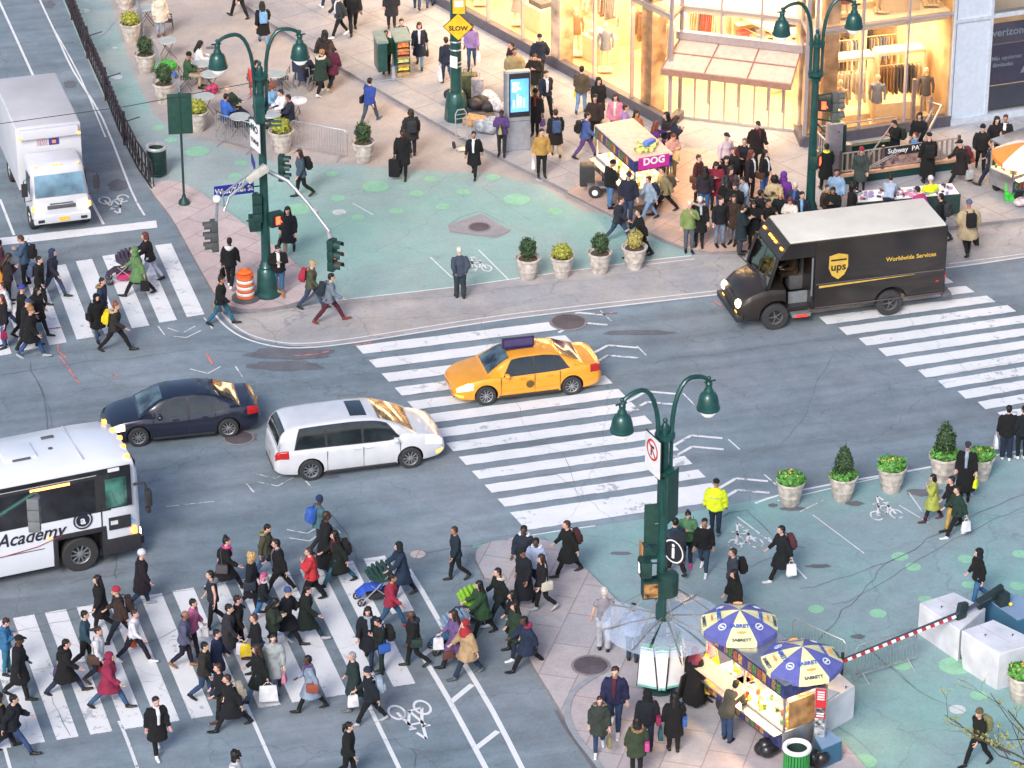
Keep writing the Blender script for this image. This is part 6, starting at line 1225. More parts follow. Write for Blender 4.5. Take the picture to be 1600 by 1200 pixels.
part('counterweight', mat((.03, .05, .055), .4, .3), gt, lambda b: [b.box((0, 0, 1.25), (.9, .14, .3), axis(gb_, ga_), bev=.04, ry=R(-14)), b.box((dv.x*.2, dv.y*.2, 1.0), (.3, .16, .8), axis(gb_, ga_), bev=.05, ry=R(10)), b.box((.35, .15, .65), (.3, .3, 1.3), .5, bev=.03)]); part('end_post', M_SIGK, gt, lambda b: [b.tube([V((dv.x, dv.y, 0)), V((dv.x, dv.y, 1.25))], .04, 7), b.box((dv.x, dv.y, 1.15), (.08, .08, .3))])
part('mesh_cage', mat((.06, .07, .13), .5), gt, lambda b: [b.box((1.0+.13*i, .15-.06*i, .7), (.03, .02, 1.0), 0, ry=R(35)) for i in range(8)]); part('yellow_lamp', mat((.8, .5, .02), .4, emit=.3), gt, lambda b: b.ball((.55, -.05, 1.05), (.05, .04, .05), 10, 6))
dc, cc2, can2, cln2 = food_cart((930, 282), (990, 338), 'crowded snack cart with pink banner and warm lights on the upper sidewalk', depth=1.35, height=2.0, lamp=80, roofm=mat((.72, .52, .42), .5, 0, .1))
part('pink_banner', mat((.55, .03, .30), .5), dc, lambda b: b.box((cln2/2+.04, 0, 1.85), (.03, 1.1, .42))); text('DOG', .34, M_SIGW, dc, (cln2/2+.06, 0, 1.9), (pi/2, 0, pi/2), bold=.012)
part('stacked_goods', mat((.75, .75, .25), .6, 0, .5, 8), dc, lambda b: [b.box((cln2*.3+.15*cos(i*2.1), .25*sin(i*1.7), 2.12+.03*(i % 3)), (.4, .3, .16), i*.6, bev=.04) for i in range(6)]); part('blue_bag', mat((.1, .2, .6), .6), dc, lambda b: b.box((cln2*.32, .1, 2.3), (.22, .5, .14), .5, bev=.05))
p = G(922, 302, .13); hb = empty('cart_generator', (p.x, p.y, .13), 0, 'dark generator box on small wheels hitched to the snack cart', 'generator'); part('casing', M_BLACK, hb, lambda b: b.box((-.1, .1, .65), (.5, .45, .75), bev=.06)); part('drawbar', M_CART, hb, lambda b: b.box((.35, -.15, .38), (.9, .4, .08))); part('wheel', M_TYRE, hb, lambda b: (setattr(b, 'X', M.Translation((.15, -.38, .22)) @ M.Rotation(pi/2, 4, 'X')), b.lathe([(0, -.06), (.2, -.06), (.22, 0), (.2, .06), (0, .06)], 16))); part('hub', M_WHT, hb, lambda b: (setattr(b, 'X', M.Translation((.15, -.45, .22)) @ M.Rotation(pi/2, 4, 'X')), b.lathe([(.1, -.01), (.1, .01), (0, .01)], 12)))
rc_, cc3, can3, cln3 = food_cart((1580, 318), (1640, 296), 'food cart with warm light cut off by the right edge', depth=1.1, height=1.9, lamp=60); MO = mat((.85, .25, .05), .6, 0, .06)
c = G(1606, 222, 2.6); umbrella(c, 2.6, 1.15, 'orange and white umbrella over the cart at the right edge', [MO, M_WHT], texts=False, rot=R(-80), pole_to=1.4, ang8=6)
p = G(610, 122, .13); nr = empty('news_rack', (p.x, p.y, .13), R(14), 'green newspaper rack on a steel foot with colourful papers', 'news rack'); part('foot', M_ALU, nr, lambda b: [b.box((0, 0, .04), (.8, .5, .05), bev=.01), b.box((.1, 0, .25), (.12, .2, .45))])
part('rack_body', M_LG, nr, lambda b: [b.box((-.32, .1, .95), (.34, .75, 1.15), bev=.02), b.box((.18, 0, .95), (.06, .8, 1.25)), b.box((.62, 0, .95), (.05, .8, 1.25)), b.box((.4, .38, .95), (.45, .04, 1.25))]); part('rack_roof', mat((.25, .33, .32), .4, .3), nr, lambda b: [b.box((.4, 0, 1.62), (.62, .9, .05), 0, rx=R(10)), b.box((-.32, .1, 1.56), (.42, .85, .05), 0, rx=R(10))])
for z, c_ in ((.42, (.75, .6, .05)), (.72, (.45, .5, .2)), (1.02, (.7, .15, .05)), (1.3, (.75, .2, .04))): part('newspapers', mat(c_, .6, 0, .4, 14), nr, lambda b: b.box((.4, -.1, z), (.4, .6, .2), 0, rx=R(-20)))
part('shelf', M_WOOD, nr, lambda b: [b.box((.4, -.2, z-.12), (.44, .5, .03)) for z in (.42, .72, 1.02, 1.3)])
def clutter(items, zb_=.13):
 for nm, cat, px, py, sz, c_, lb, kind in items:
  p = G(px, py, zb_); q = random.Random(px*3+py); b = MB()
  if kind == 'box': b.box((0, 0, sz[2]/2), sz, q.uniform(-.5, .5), bev=min(sz)*.12)
  elif kind == 'case': a_ = q.uniform(-.4, .4); b.box((0, 0, sz[2]/2+.05), sz, a_, bev=.05); b.tube([(-sz[0]*.2, 0, sz[2]), (-sz[0]*.2, 0, sz[2]+.22), (sz[0]*.2, 0, sz[2]+.22), (sz[0]*.2, 0, sz[2])], .015, 5)
  else:
   for _ in range(7): b.ball((q.uniform(-.3, .3)*sz[0], q.uniform(-.3, .3)*sz[1], sz[2]*.45+q.uniform(-.1, .25)*sz[2]), (sz[0]*.35, sz[1]*.35, sz[2]*.4), 9, 6)
  tag(b.build(nm, mat(c_, .6, 0, .3, 7, bump=.3), None, (p.x, p.y, zb_)), lb, cat)
clutter([('cardboard_box', 'box', 742, 195, (.7, .55, .3), (.42, .26, .14), 'brown cardboard box lying behind the green signal pole', 'box'), ('suitcase', 'suitcase', 731, 152, (.7, .4, .85), (.10, .11, .05), 'camouflage patterned case standing behind the green pole', 'case'),
         ('metal_urn', 'container', 746, 156, (.42, .42, .8), (.42, .38, .40), 'grey metal container beside the camouflage case', 'case'), ('black_bag', 'bag', 712, 158, (.7, .6, .5), (.025, .025, .03), 'black bag heap left of the camouflage case', 'sack'),
         ('black_blanket', 'blanket', 752, 172, (.9, .8, .5), (.03, .025, .03), 'black cloth heap in the middle of the belongings', 'sack'), ('white_bag', 'bag', 768, 163, (.8, .6, .5), (.70, .66, .68), 'crumpled white plastic bags on the belongings heap', 'sack'),
         ('white_bag', 'bag', 776, 174, (.7, .5, .45), (.6, .56, .6), 'second crumpled white bag next to the kiosk foot', 'sack'), ('black_tray', 'tray', 756, 190, (.8, .55, .22), (.03, .03, .04), 'flat black case in front of the cardboard box', 'box'),
         ('grey_tub', 'tub', 761, 207, (.75, .6, .55), (.35, .39, .45), 'grey tub full of things in front of the kiosk', 'sack'), ('straw_hat', 'basket', 769, 207, (.28, .2, .35), (.6, .5, .3), 'small straw coloured basket on the grey tub', 'sack')])
clutter([('green_bag', 'bag', 258, 112, (.75, .5, .45), (.08, .5, .06), 'bright green shopping bag behind the dark round shrub', 'sack'), ('blue_bag', 'bag', 267, 125, (.5, .4, .3), (.1, .2, .6), 'blue and white bag in front of the green bag', 'sack'), ('pink_bag', 'bag', 332, 146, (.42, .32, .38), (.5, .03, .12), 'crimson bag on the ground by the cafe table', 'sack')], 0)
clutter([('green_bag', 'bag', 1577, 312, (.35, .25, .65), (.05, .6, .06), 'bright green carrier bag standing beside the right edge cart', 'box'), ('plastic_bag', 'bag', 1598, 322, (.7, .4, .35), (.6, .5, .52), 'pale plastic bags on the ground at the right edge cart', 'sack')])
p = G(722, 232, 0); ht = empty('hand_truck', (p.x, p.y, 0), R(20), 'silver hand truck standing at the kerb by the green pole', 'hand truck'); part('frame', M_ALU, ht, lambda b: [b.tube([(-.2, 0, .1), (-.2, .1, 1.25), (-.12, .1, 1.4), (.12, .1, 1.4), (.2, .1, 1.25), (.2, 0, .1)], .02, 7)]+[b.tube([(-.2, .05, z), (.2, .05, z)], .015, 6) for z in (.4, .8, 1.1, 1.25)]); part('toe_plate', M_ALU, ht, lambda b: b.box((0, -.15, .05), (.45, .3, .02)))
for s in (-1, 1): part('wheel', M_TYRE, ht, lambda b: (setattr(b, 'X', M.Translation((s*.26, .1, .13)) @ M.Rotation(pi/2, 4, 'Y')), b.lathe([(0, -.03), (.12, -.03), (.13, 0), (.12, .03), (0, .03)], 14)))
S0, S1 = G(1309, 288, .13), G(1498, 262, .13); an = axis(S0, S1); dS = (S1-S0).normalized(); nS = V((-dS.y, dS.x, 0)); sl = (S1-S0).length; sb = empty('subway_entrance', (S0.x, S0.y, .13), an, 'subway entrance stairwell with railings and a black station sign', 'subway entrance'); dp = 2.3
MG = mat((.012, .05, .045), .4, .2); MRL = mat((.50, .44, .43), .35, .6)
part('base_wall', MG, sb, lambda b: [b.box((sl/2, 0, .13), (sl, .2, .26)), b.box((.0, dp/2, .13), (.2, dp, .26)), b.box((sl/2-.6, dp, .13), (sl-1.2, .2, .26))])
part('step_wall', mat((.55, .33, .22), .6), sb, lambda b: b.box((sl/2, -.02, .3), (sl-.1, .12, .12)))
part('pit_shade_slab', mat((.015, .017, .02), .8), sb, lambda b: b.box((sl*.42, dp/2, .02), (sl*.8, dp-.1, .03))); part('stairs', mat((.16, .15, .16), .8), sb, lambda b: [b.box((sl*(.83+.02*i), dp/2, .03+.005*i), (.25, dp-.2, .01+.01*i)) for i in range(7)])  # flat near-black slab paints the shade of the stairwell, no real hole
part('rail', MRL, sb, lambda b: [b.tube([(0, 0, z), (sl, 0, z)], .03, 7) for z in (.45, 1.1)]+[b.tube([(0, 0, 1.1), (0, dp, 1.1)], .03, 7), b.tube([(0, 0, .45), (0, dp, .45)], .02, 7), b.tube([(0, dp, 1.1), (sl-1.4, dp, 1.1)], .03, 7), b.tube([(sl-1.3, dp, 1.05), (sl*.35, dp*.5, .25)], .03, 6), b.tube([(sl-1.3, 0.1, 1.15), (sl+.1, dp*.8, 1.5), (sl-.2, dp, 1.5)], .04, 6), b.tube([(sl-1.5, 0.3, 1.0), (sl-.1, dp*.9, 1.35)], .035, 6)])
part('balusters', MRL, sb, lambda b: [b.box((.12+.19*i, 0, .78), (.07, .03, .66)) for i in range(int(sl/.19)) if not (sl*.36 < .12+.19*i < sl*.75)]+[b.box((0, .1+.2*i, .75), (.03, .06, .66)) for i in range(int(dp/.2))])
[part('post', mat((.16, .12, .12), .4, .5), sb, lambda b: b.box((x, 0, .65), (.09, .09, 1.1))) for x in (.05, sl*.36, sl*.75, sl-.05)]
part('tall_posts', mat((.30, .22, .2), .4, .5), sb, lambda b: [b.box((sl-.75, dp, 1.2), (.12, .12, 2.4)), b.box((sl-.2, dp*.9, .9), (.08, .08, 1.8)), b.box((sl-.5, dp*.95, .9), (.06, .06, 1.8))])
so = part('sign_board', M_SIGK, sb, lambda b: b.box((sl*.56, -.04, .97), (sl*.37, .04, .3))); text('Subway  PATH', .24, M_SIGW, so, (sl*.56, -.065, .98), (pi/2, 0, 0), bold=.003, sx=1.0)
part('poster_panel', mat((.35, .22, .2), .6, 0, .5, 4), sb, lambda b: b.box((sl*.56, -.01, .6), (sl*.37, .02, .4)))
part('truss_rail', MRL, sb, lambda b: [b.tube([(sl*.2, -.05, .35), (sl*.52, -.05, .95)], .02, 5), b.tube([(sl*.16, -.05, .35), (sl*.48, -.05, .95)], .02, 5)]+[b.tube([(sl*(.18+.03*i), -.05, .36+.056*i), (sl*(.20+.03*i), -.05, .36+.04*i)], .012, 4) for i in range(10)])
p = G(1300, 285, .13); gp = empty('metal_pillar', (p.x, p.y, .13), an, 'tall grey metal pillar at the left end of the subway railing', 'pillar'); zt = HZ(p, 190)-.13
part('casing', mat((.36, .34, .38), .35, .6), gp, lambda b: b.box((0, 0, zt/2), (.48, .4, zt), bev=.03)); part('cap', mat((.1, .3, .06), .5), gp, lambda b: b.box((.05, .1, zt+.06), (.35, .25, .1), bev=.02)); part('green_fin', M_LG, gp, lambda b: b.box((.42, .3, zt*.45), (.14, .4, zt*.9), bev=.02)); part('keyhole', M_BLACK, gp, lambda b: b.box((.08, -.205, zt-.3), (.06, .01, .04)))
p = G(1322, 280, .13); ph_ = empty('payphone', (p.x, p.y, .13), an, 'dark utility box on a post inside the subway railing corner', 'utility box'); part('post', MG, ph_, lambda b: b.box((0, .4, .4), (.12, .12, .8))); part('box', mat((.20, .19, .21), .4, .4), ph_, lambda b: b.box((0, .4, .95), (.55, .3, .35), bev=.03))
V0, V1 = G(1338, 352, .13), G(1498, 338, .13); an2 = axis(V0, V1); ln2 = (V1-V0).length; c = (V0+V1)/2+V((-sin(an2), cos(an2), 0))*.45; vt = empty('vendor_table', (c.x, c.y, .13), an2, 'long vendor table with dark cloth and white goods behind the brown van', 'table')
part('tabletop', mat((.78, .77, .8), .6, 0, .1, 4), vt, lambda b: b.box((0, 0, .78), (ln2, .85, .04))); part('cloth', mat((.015, .045, .04), .8), vt, lambda b: [b.box((0, -.44, .45), (ln2+.04, .03, .7)), b.box((ln2/2+.01, 0, .42), (.03, .88, .74)), b.box((-ln2/2-.01, 0, .42), (.03, .88, .74))]); part('leg', M_DGREY, vt, lambda b: [b.box((x, .35, .38), (.04, .04, .76)) for x in (-ln2/2+.1, ln2/2-.1)])
q = random.Random(5)
for nm, m_, lb in (('purse', M_SIGK, 'small black item'), ('glove', M_WHT, 'small white item'), ('wallet', mat((.3, .25, .5), .6), 'small purple item'), ('scarf', mat((.6, .2, .4), .6), 'small pink item'), ('hat', mat((.35, .37, .42), .6), 'small grey item')):
 for _ in range(16):
  b = MB(); b.box((0, 0, .03), (q.uniform(.08, .2), q.uniform(.06, .14), .05), 0, bev=.01); x, y = q.uniform(-ln2/2+.1, ln2/2-.1), q.uniform(-.35, .35)
  tag(b.build(nm, m_, None, (c.x+x*cos(an2)-y*sin(an2), c.y+x*sin(an2)+y*cos(an2), .13+.802), q.uniform(0, 3)), lb+' laid out on the long vendor table', 'goods', lb+'s laid out on the vendor table')
def wheelset(b, pts, r, w_=.03):
 for p in pts: X0 = b.X; b.X = X0 @ M.Translation((p[0], p[1], r)) @ M.Rotation(pi/2, 4, 'X'); b.lathe([(r*.75, -w_), (r, -w_*.5), (r, w_*.5), (r*.75, w_)], 16, cap=False); b.lathe([(.03, -w_), (.03, w_)], 6); [b.tube([(0, 0, 0), (r*.8*cos(k*1.05), r*.8*sin(k*1.05), 0)], .008, 4) for k in range(6)]; b.X = X0
def stroller(px, py, yaw, c1, c2, label, c3=None):
 p = G(px, py); r = empty('stroller', (p.x, p.y, 0), R(yaw), label, 'stroller', 'pushchairs')
 part('frame', M_ALU, r, lambda b: [b.tube([(.42, s*.22, .12), (.0, s*.24, .5), (-.5, s*.24, 1.0)], .015, 6) for s in (-1, 1)]+[b.tube([(-.38, s*.24, .12), (.15, s*.24, .62)], .015, 6) for s in (-1, 1)]+[b.tube([(-.5, -.24, 1.0), (-.52, 0, 1.02), (-.5, .24, 1.0)], .02, 6)])
 part('seat', mat(c1, .8, 0, .15), r, lambda b: [b.box((.05, 0, .45), (.45, .36, .08), bev=.03), b.box((-.22, 0, .68), (.08, .36, .5), 0, ry=R(-25), bev=.03), b.box((.38, 0, .36), (.28, .34, .05), 0, ry=R(35), bev=.02)])
 part('hood', mat(c2, .7, 0, .12), r, lambda b: [b.tube([(-.30+.42*sin(t*.5)*.8, -.21, .66+.0*t), (-.30+.5*sin(t), -.20, .68+.36*cos(t)), (-.30+.5*sin(t), .20, .68+.36*cos(t)), (-.30+.42*sin(t*.5)*.8, .21, .66)], .055, 6) for t in [R(-15+16*i) for i in range(6)]])
 part('basket', mat(c3 or (.03, .03, .035), .8), r, lambda b: b.box((-.05, 0, .22), (.5, .34, .16), bev=.03))
 part('wheels', M_TYRE, r, lambda b: wheelset(b, [(.42, -.2), (.42, .2), (-.4, -.26), (-.4, .26)], .12))
stroller(192, 440, 190, (.05, .03, .05), (.05, .04, .07), 'dark stroller with pink basket pushed by the redhead on the upper crosswalk', (.5, .03, .15)); stroller(585, 938, 200, (.03, .10, .55), (.015, .05, .045), 'stroller with blue footrest and green hood by the crimson jacket woman'); stroller(702, 1015, 200, (.05, .15, .3), (.2, .28, .4), 'stroller with pale cover pushed by the woman in lilac'); stroller(728, 975, 195, (.05, .06, .07), (.25, .5, .03), 'stroller with lime hood pushed by the woman in the green parka')
p = G(478, 138); wc = empty('wheelchair', (p.x, p.y, 0), R(60), 'wheelchair with big spoked wheels on the beige plaza', 'wheelchair'); part('wheels', M_GALV, wc, lambda b: wheelset(b, [(-.1, -.3), (-.1, .3)], .31, .02)); part('casters', M_TYRE, wc, lambda b: wheelset(b, [(.4, -.22), (.4, .22)], .09)); part('seat', M_BLACK, wc, lambda b: [b.box((.1, 0, .5), (.45, .46, .05), bev=.02), b.box((-.14, 0, .75), (.05, .46, .5), bev=.02)]); part('frame', M_ALU, wc, lambda b: [b.tube([(-.35, s*.25, .95), (-.15, s*.25, .9), (-.12, s*.25, .5), (.35, s*.25, .5), (.55, s*.22, .15)], .016, 6) for s in (-1, 1)]); part('bag', mat((.03, .04, .08), .7), wc, lambda b: b.box((-.32, 0, .62), (.2, .4, .4), bev=.05))
p = G(-130, 1075); q = proj_at(54, 772, p.y); sa = empty('traffic_signal', (p.x, p.y, 0), 0, 'grey signal head hanging from a green arm over the white coach', 'traffic light')
def LQ(px, py, dy=0): w_ = proj_at(px, py, p.y+dy); return (w_.x-p.x, w_.y-p.y, w_.z)
part('mast_arm', M_LG, sa, lambda b: b.tube([LQ(-130, 880), LQ(0, 805), LQ(54, 770)], [.09, .06, .05], 8)); part('pole', M_LG, sa, lambda b: b.lathe([(.3, 0), (.2, 1), (.13, LQ(-130, 860)[2])], 12)); signal(sa, LQ(53, 804), R(88), 3, None, mat((.16, .17, .18), .6), s=.9)
a_, b_ = proj_at(-20, 196, p1.y), proj_at(415, 125, p1.y); cb = MB(); cb.tube([a_, a_.lerp(b_, .5)+V((0, 0, -.12)), b_], .012, 5); tag(cb.build('overhead_cable', M_BLACK), 'thin black cable strung across the upper left to the lamp post', 'cable')
tp = G(1640, 1330, 0); tr = empty('street_tree', (tp.x, tp.y, 0), 0, 'bare street tree with first yellow green buds at the lower right corner', 'tree'); q = random.Random(11)
def Tq(px, py, dy=0): w_ = proj_at(px, py, tp.y+dy); return V((w_.x-tp.x, w_.y-tp.y, w_.z))
tw = MB(); bud = MB()
def branch(a, b, r, lv):
 m_ = (a+b)/2+V((q.uniform(-.15, .15), q.uniform(-.2, .2), q.uniform(-.1, .1)))*(b-a).length*.4; tw.tube([a, m_, b], [r*.7, r*.5, r*.35], 5 if lv > 1 else 7)
 if lv > 3:
  for k in range(3): c_ = a.lerp(b, q.random()); leaves(bud, c_, (.03, .03, .03), 2, .035, 0, seed=q.randint(0, 99999))
  return
 for k in range(3 if lv else 4):
  s_ = a.lerp(b, q.uniform(.35, 1)); d_ = (b-a).normalized()*q.uniform(.4, .8)+V((q.uniform(-1, 1), q.uniform(-1, 1), q.uniform(-.3, .8)))*.55; branch(s_, s_+d_*(b-a).length*.55, r*.5, lv+1)
tw.tube([(0, 0, 0), (0, 0, 1.5), (.05, 0, 2.2)], [.14, .11, .09], 9)
for tx, ty, dy in ((1520, 1150, .3), (1575, 1110, -.4), (1560, 1180, .8), (1650, 1100, 1.0)): branch(V((.05, 0, 2.1)), Tq(tx, ty, dy), .05, 0)
tw.build('trunk', mat((.09, .07, .06), .9, 0, .2, 8), tr); bud.build('crown', leafmat((.25, .28, .05), (.5, .5, .15)), tr, smooth=0)
# ---------------- people ----------------
CLOTH = objmat('cloth', .95, .22, 4.5, .9, 0); SKIN = objmat('skin', .55, .06, 8, .05); HAIRM = objmat('hair', .6, .35, 22, .5); SHOE = objmat('leather', .5, .1, 6, .1)
EYE = mat((.03, .02, .02), .3); LIPS = mat((.35, .12, .10), .5)
def Rot(ax, a): return M.Rotation(R(a), 3, ax)
POSES = {
 'stand':  dict(h=(2, -2), k=(0, 3), a=((4, 9, 12, 10), (-2, 9, 12, 10))),
 'stand2': dict(h=(8, -3), k=(12, 0), a=((-4, 12, 20, 15), (6, 8, 10, 10)), hy=20),
 'walk1':  dict(h=(27, -20), k=(6, 14), a=((-22, 8, 14, 10), (24, 8, 26, 10)), lean=5),
 'walk2':  dict(h=(-20, 27), k=(14, 6), a=((24, 8, 26, 10), (-22, 8, 14, 10)), lean=5),
 'walk3':  dict(h=(12, -8), k=(4, 38), a=((-8, 8, 18, 12), (12, 8, 22, 12)), lean=4),
 'walk4':  dict(h=(-8, 12), k=(38, 4), a=((12, 8, 22, 12), (-8, 8, 18, 12)), lean=4),
 'stride': dict(h=(34, -27), k=(8, 12), a=((-28, 9, 22, 10), (30, 9, 38, 10)), lean=8),
 'stride2': dict(h=(-27, 34), k=(12, 8), a=((30, 9, 38, 10), (-28, 9, 22, 10)), lean=8),
 'phone':  dict(h=(3, -3), k=(2, 4), a=((18, 10, 105, 38), (18, 10, 100, 38)), hp=24),
 'wphone': dict(h=(22, -15), k=(6, 16), a=((16, 10, 100, 36), (-14, 8, 18, 10)), hp=16, lean=4),
 'pocket': dict(h=(-2, 4), k=(2, 6), a=((-6, 20, 42, 30), (-6, 20, 42, 30))),
 'wpocket': dict(h=(22, -17), k=(6, 14), a=((-4, 18, 42, 30), (-4, 18, 42, 30)), lean=5),
 'wpocket2': dict(h=(-17, 22), k=(14, 6), a=((-4, 18, 42, 30), (-4, 18, 42, 30)), lean=5),
 'push':   dict(h=(22, -20), k=(8, 12), a=((42, 6, 28, 5), (42, 6, 28, 5)), lean=10),
 'face':   dict(h=(3, -2), k=(0, 2), a=((30, 16, 132, 35), (0, 9, 14, 10)), hp=4),
 'wface':  dict(h=(22, -17), k=(6, 14), a=((34, 16, 128, 35), (-12, 9, 14, 10)), lean=4),
 'back':   dict(h=(4, -3), k=(2, 2), a=((-24, 10, 42, 60), (-24, 10, 42, 60)), lean=6, hp=12),
 'cross':  dict(h=(3, -3), k=(0, 2), a=((12, 14, 85, 62), (12, 14, 85, 62))),
 'bend':   dict(h=(12, 4), k=(10, 6), a=((75, 10, 25, 5), (75, 10, 30, 5)), lean=48, hp=10),
 'sit':    dict(h=(86, 84), k=(82, 88), a=((26, 8, 62, 25), (24, 8, 62, 25)), lean=2, hp=16, sit=1),
 'recline': dict(h=(66, 60), k=(30, 34), a=((10, 14, 60, 30), (10, 14, 60, 30)), lean=-28, sit=1),
 'reach':  dict(h=(4, -4), k=(2, 4), a=((62, 8, 30, 10), (20, 8, 60, 20)), lean=8),
}
def skel(pn):
 p = POSES[pn]; J = {}; lean = p.get('lean', 0); Lr = Rot('Y', lean); hip = V((0, 0, .93))
 for i, s in enumerate((1, -1)):
  h, k = p['h'][i], p['k'][i]; hp = hip+V((0, s*.095, -.02)); q = Rot('Y', -h) @ V((0, 0, -.43)); kn = hp+q; an = kn+Rot('Y', -(h-k)) @ V((0, 0, -.42));
  fa = h-k; ft = Rot('Y', -max(min(fa*.6, 25), -50)) @ V((.17, 0, -.03)); J['leg', i] = (hp, kn, an, an+V((0, s*.015, 0))+ft, fa)
 low = min(J['leg', i][2].z-.075 for i in (0, 1))
 if p.get('sit'): low = hip.z-.10-.47
 dz = V((0, 0, -low))
 for i in (0, 1): J['leg', i] = tuple(v+dz if isinstance(v, V) else v for v in J['leg', i])
 hip = hip+dz; J['hip'] = hip
 T = lambda v: hip+Lr @ V(v)
 J['T'] = T; J['L'] = Lr
 J['spine'] = [T((0, 0, -.06)), T((0, 0, .05)), T((-.01, 0, .2)), T((0, 0, .38)), T((-.01, 0, .50))]
 J['neck'] = T((-.01, 0, .53)); Hr = Rot('Z', p.get('hy', 0)) @ Rot('Y', lean*.35+p.get('hp', 2)); J['Hr'] = Hr; J['neck2'] = J['neck']+Hr @ V((.005, 0, .07)); J['head'] = J['neck']+Hr @ V((.025, 0, .165))
 for i, s in enumerate((1, -1)):
  sw, ab, el, tw = p['a'][i]; sh = T((-.01, s*.185, .475)); U = Lr @ (Rot('X', s*ab) @ Rot('Y', -sw)); e = sh+U @ V((0, 0, -.29))
  F = U @ Rot('Z', -s*tw*min(1, el/60)) @ Rot('Y', -el); w_ = e+F @ V((0, 0, -.25)); J['arm', i] = (sh, e, w_, F)
 return J
def remesh(mb, vox, smooth=3, dec=.5, name='m'):
 o = mb.build(name, CLOTH); m = o.modifiers.new('r', 'REMESH'); m.mode = 'VOXEL'; m.voxel_size = vox; m.use_smooth_shade = True
 if smooth: s_ = o.modifiers.new('s', 'SMOOTH'); s_.iterations = smooth; s_.factor = .5
 if dec < 1: d = o.modifiers.new('d', 'DECIMATE'); d.ratio = dec
 dg = bpy.context.evaluated_depsgraph_get(); me = bpy.data.meshes.new_from_object(o.evaluated_get(dg)); old = o.data; bpy.data.objects.remove(o); bpy.data.meshes.remove(old)
 me.name = name; me.materials.clear(); me.shade_smooth(); return me
def hand(b, w_, F, s):
 """palm plus five bent fingers, the thumb from the side of the palm"""
 b.tube([w_, w_+F @ V((0, 0, -.05)), w_+F @ V((.0, 0, -.10))], [(.018, .026), (.018, .042), (.015, .038)], 8, up=F @ V((1, 0, 0)))
def fingers(b, w_, F, s):
 for i, (y, l) in enumerate(((-.030, .066), (-.010, .076), (.010, .072), (.029, .056))):
  p0 = w_+F @ V((0, s*y*-1, -.085)); p1 = p0+F @ V((.008, 0, -l*.5)); p2 = p1+F @ V((.026, 0, -l*.45)); b.tube([p0, p1, p2], [.010, .009, .007], 5)
 p0 = w_+F @ V((.008, -s*.034, -.035)); p1 = p0+F @ V((.026, -s*.022, -.03)); p2 = p1+F @ V((.018, -s*.002, -.028)); b.tube([p0, p1, p2], [.013, .011, .008], 5)
def torso(b, J, rs, z=None, n=14):
 up = J['L'] @ V((1, 0, 0)); T = J['T']; b.tube([T((x, 0, zz)) for x, zz, _, _ in rs], [(a, c) for _, _, a, c in rs], n, up=up)
def body_mesh(pn):
 J = skel(pn); b = MB()
 torso(b, J, [(0, -.10, .07, .11), (0, -.02, .105, .155), (0, .08, .095, .14), (-.005, .2, .09, .125), (0, .34, .105, .155), (-.01, .45, .085, .165), (-.01, .505, .05, .08)])
 b.tube([J['T']((-.01, 0, .48)), J['neck2'], J['head']], [.058, .052, .05], 10)
 Hr = J['Hr']; hd = J['head']
 b.ball(hd+Hr @ V((-.012, 0, .028)), (.098, .078, .095), 14, 10, rot=Hr); b.ball(hd+Hr @ V((.022, 0, -.04)), (.068, .058, .075), 12, 9, rot=Hr)
 b.tube([hd+Hr @ V((.08, 0, .02)), hd+Hr @ V((.112, 0, -.025)), hd+Hr @ V((.085, 0, -.035))], [.010, .017, .012], 6)
 for s in (-1, 1): b.ball(hd+Hr @ V((-.005, s*.079, -.005)), (.02, .012, .032), 7, 6, rot=Hr)
 for i, s in enumerate((1, -1)):
  hp, kn, an, toe, fa = J['leg', i]; b.tube([hp+V((0, 0, .05)), hp.lerp(kn, .5), kn, kn.lerp(an, .35), an], [.085, .066, .045, .046, .033], 10)
  b.tube([an+V((-.03, 0, -.03)), an.lerp(toe, .5)+V((0, 0, -.045)), toe-(toe-an)*.2+V((0, 0, -.03))], [.028, .026, .018], 8)
  sh, e, w_, F = J['arm', i]; b.tube([sh+V((0, -s*.03, .0)), sh.lerp(e, .5), e, e.lerp(w_, .4), w_], [.052, .046, .038, .036, .024], 9); hand(b, w_, F, s)
 me = remesh(b, .019, 2, .55, 'person')
 d = MB()
 for i, s in enumerate((1, -1)): sh, e, w_, F = J['arm', i]; fingers(d, w_, F, s)
 n0 = len(d.f)
 for s in (-1, 1): d.ball(hd+Hr @ V((.079, s*.032, .006)), (.010, .016, .009), 7, 5, 1, rot=Hr)
 d.ball(hd+Hr @ V((.083, 0, -.068)), (.009, .024, .007), 7, 5, 2, rot=Hr)
 bm = bmesh.new(); bm.from_mesh(me); vs = [bm.verts.new(p) for p in d.v]
 for f, mi in zip(d.f, d.m):
  try: ff = bm.faces.new([vs[i] for i in f]); ff.material_index = mi; ff.smooth = True
  except ValueError: pass
 bm.to_mesh(me); bm.free()
 for m_ in (SKIN, EYE, LIPS): me.materials.append(m_)
 return me
def wrinkle(me, amp, sc1, seed):
 for v in me.vertices:
  n_ = MN.noise(v.co*sc1+V((seed, 0, 0)))*amp+MN.noise(v.co*V((1, 1, .5))*sc1*2.7)*amp*.5; v.co += v.normal*n_
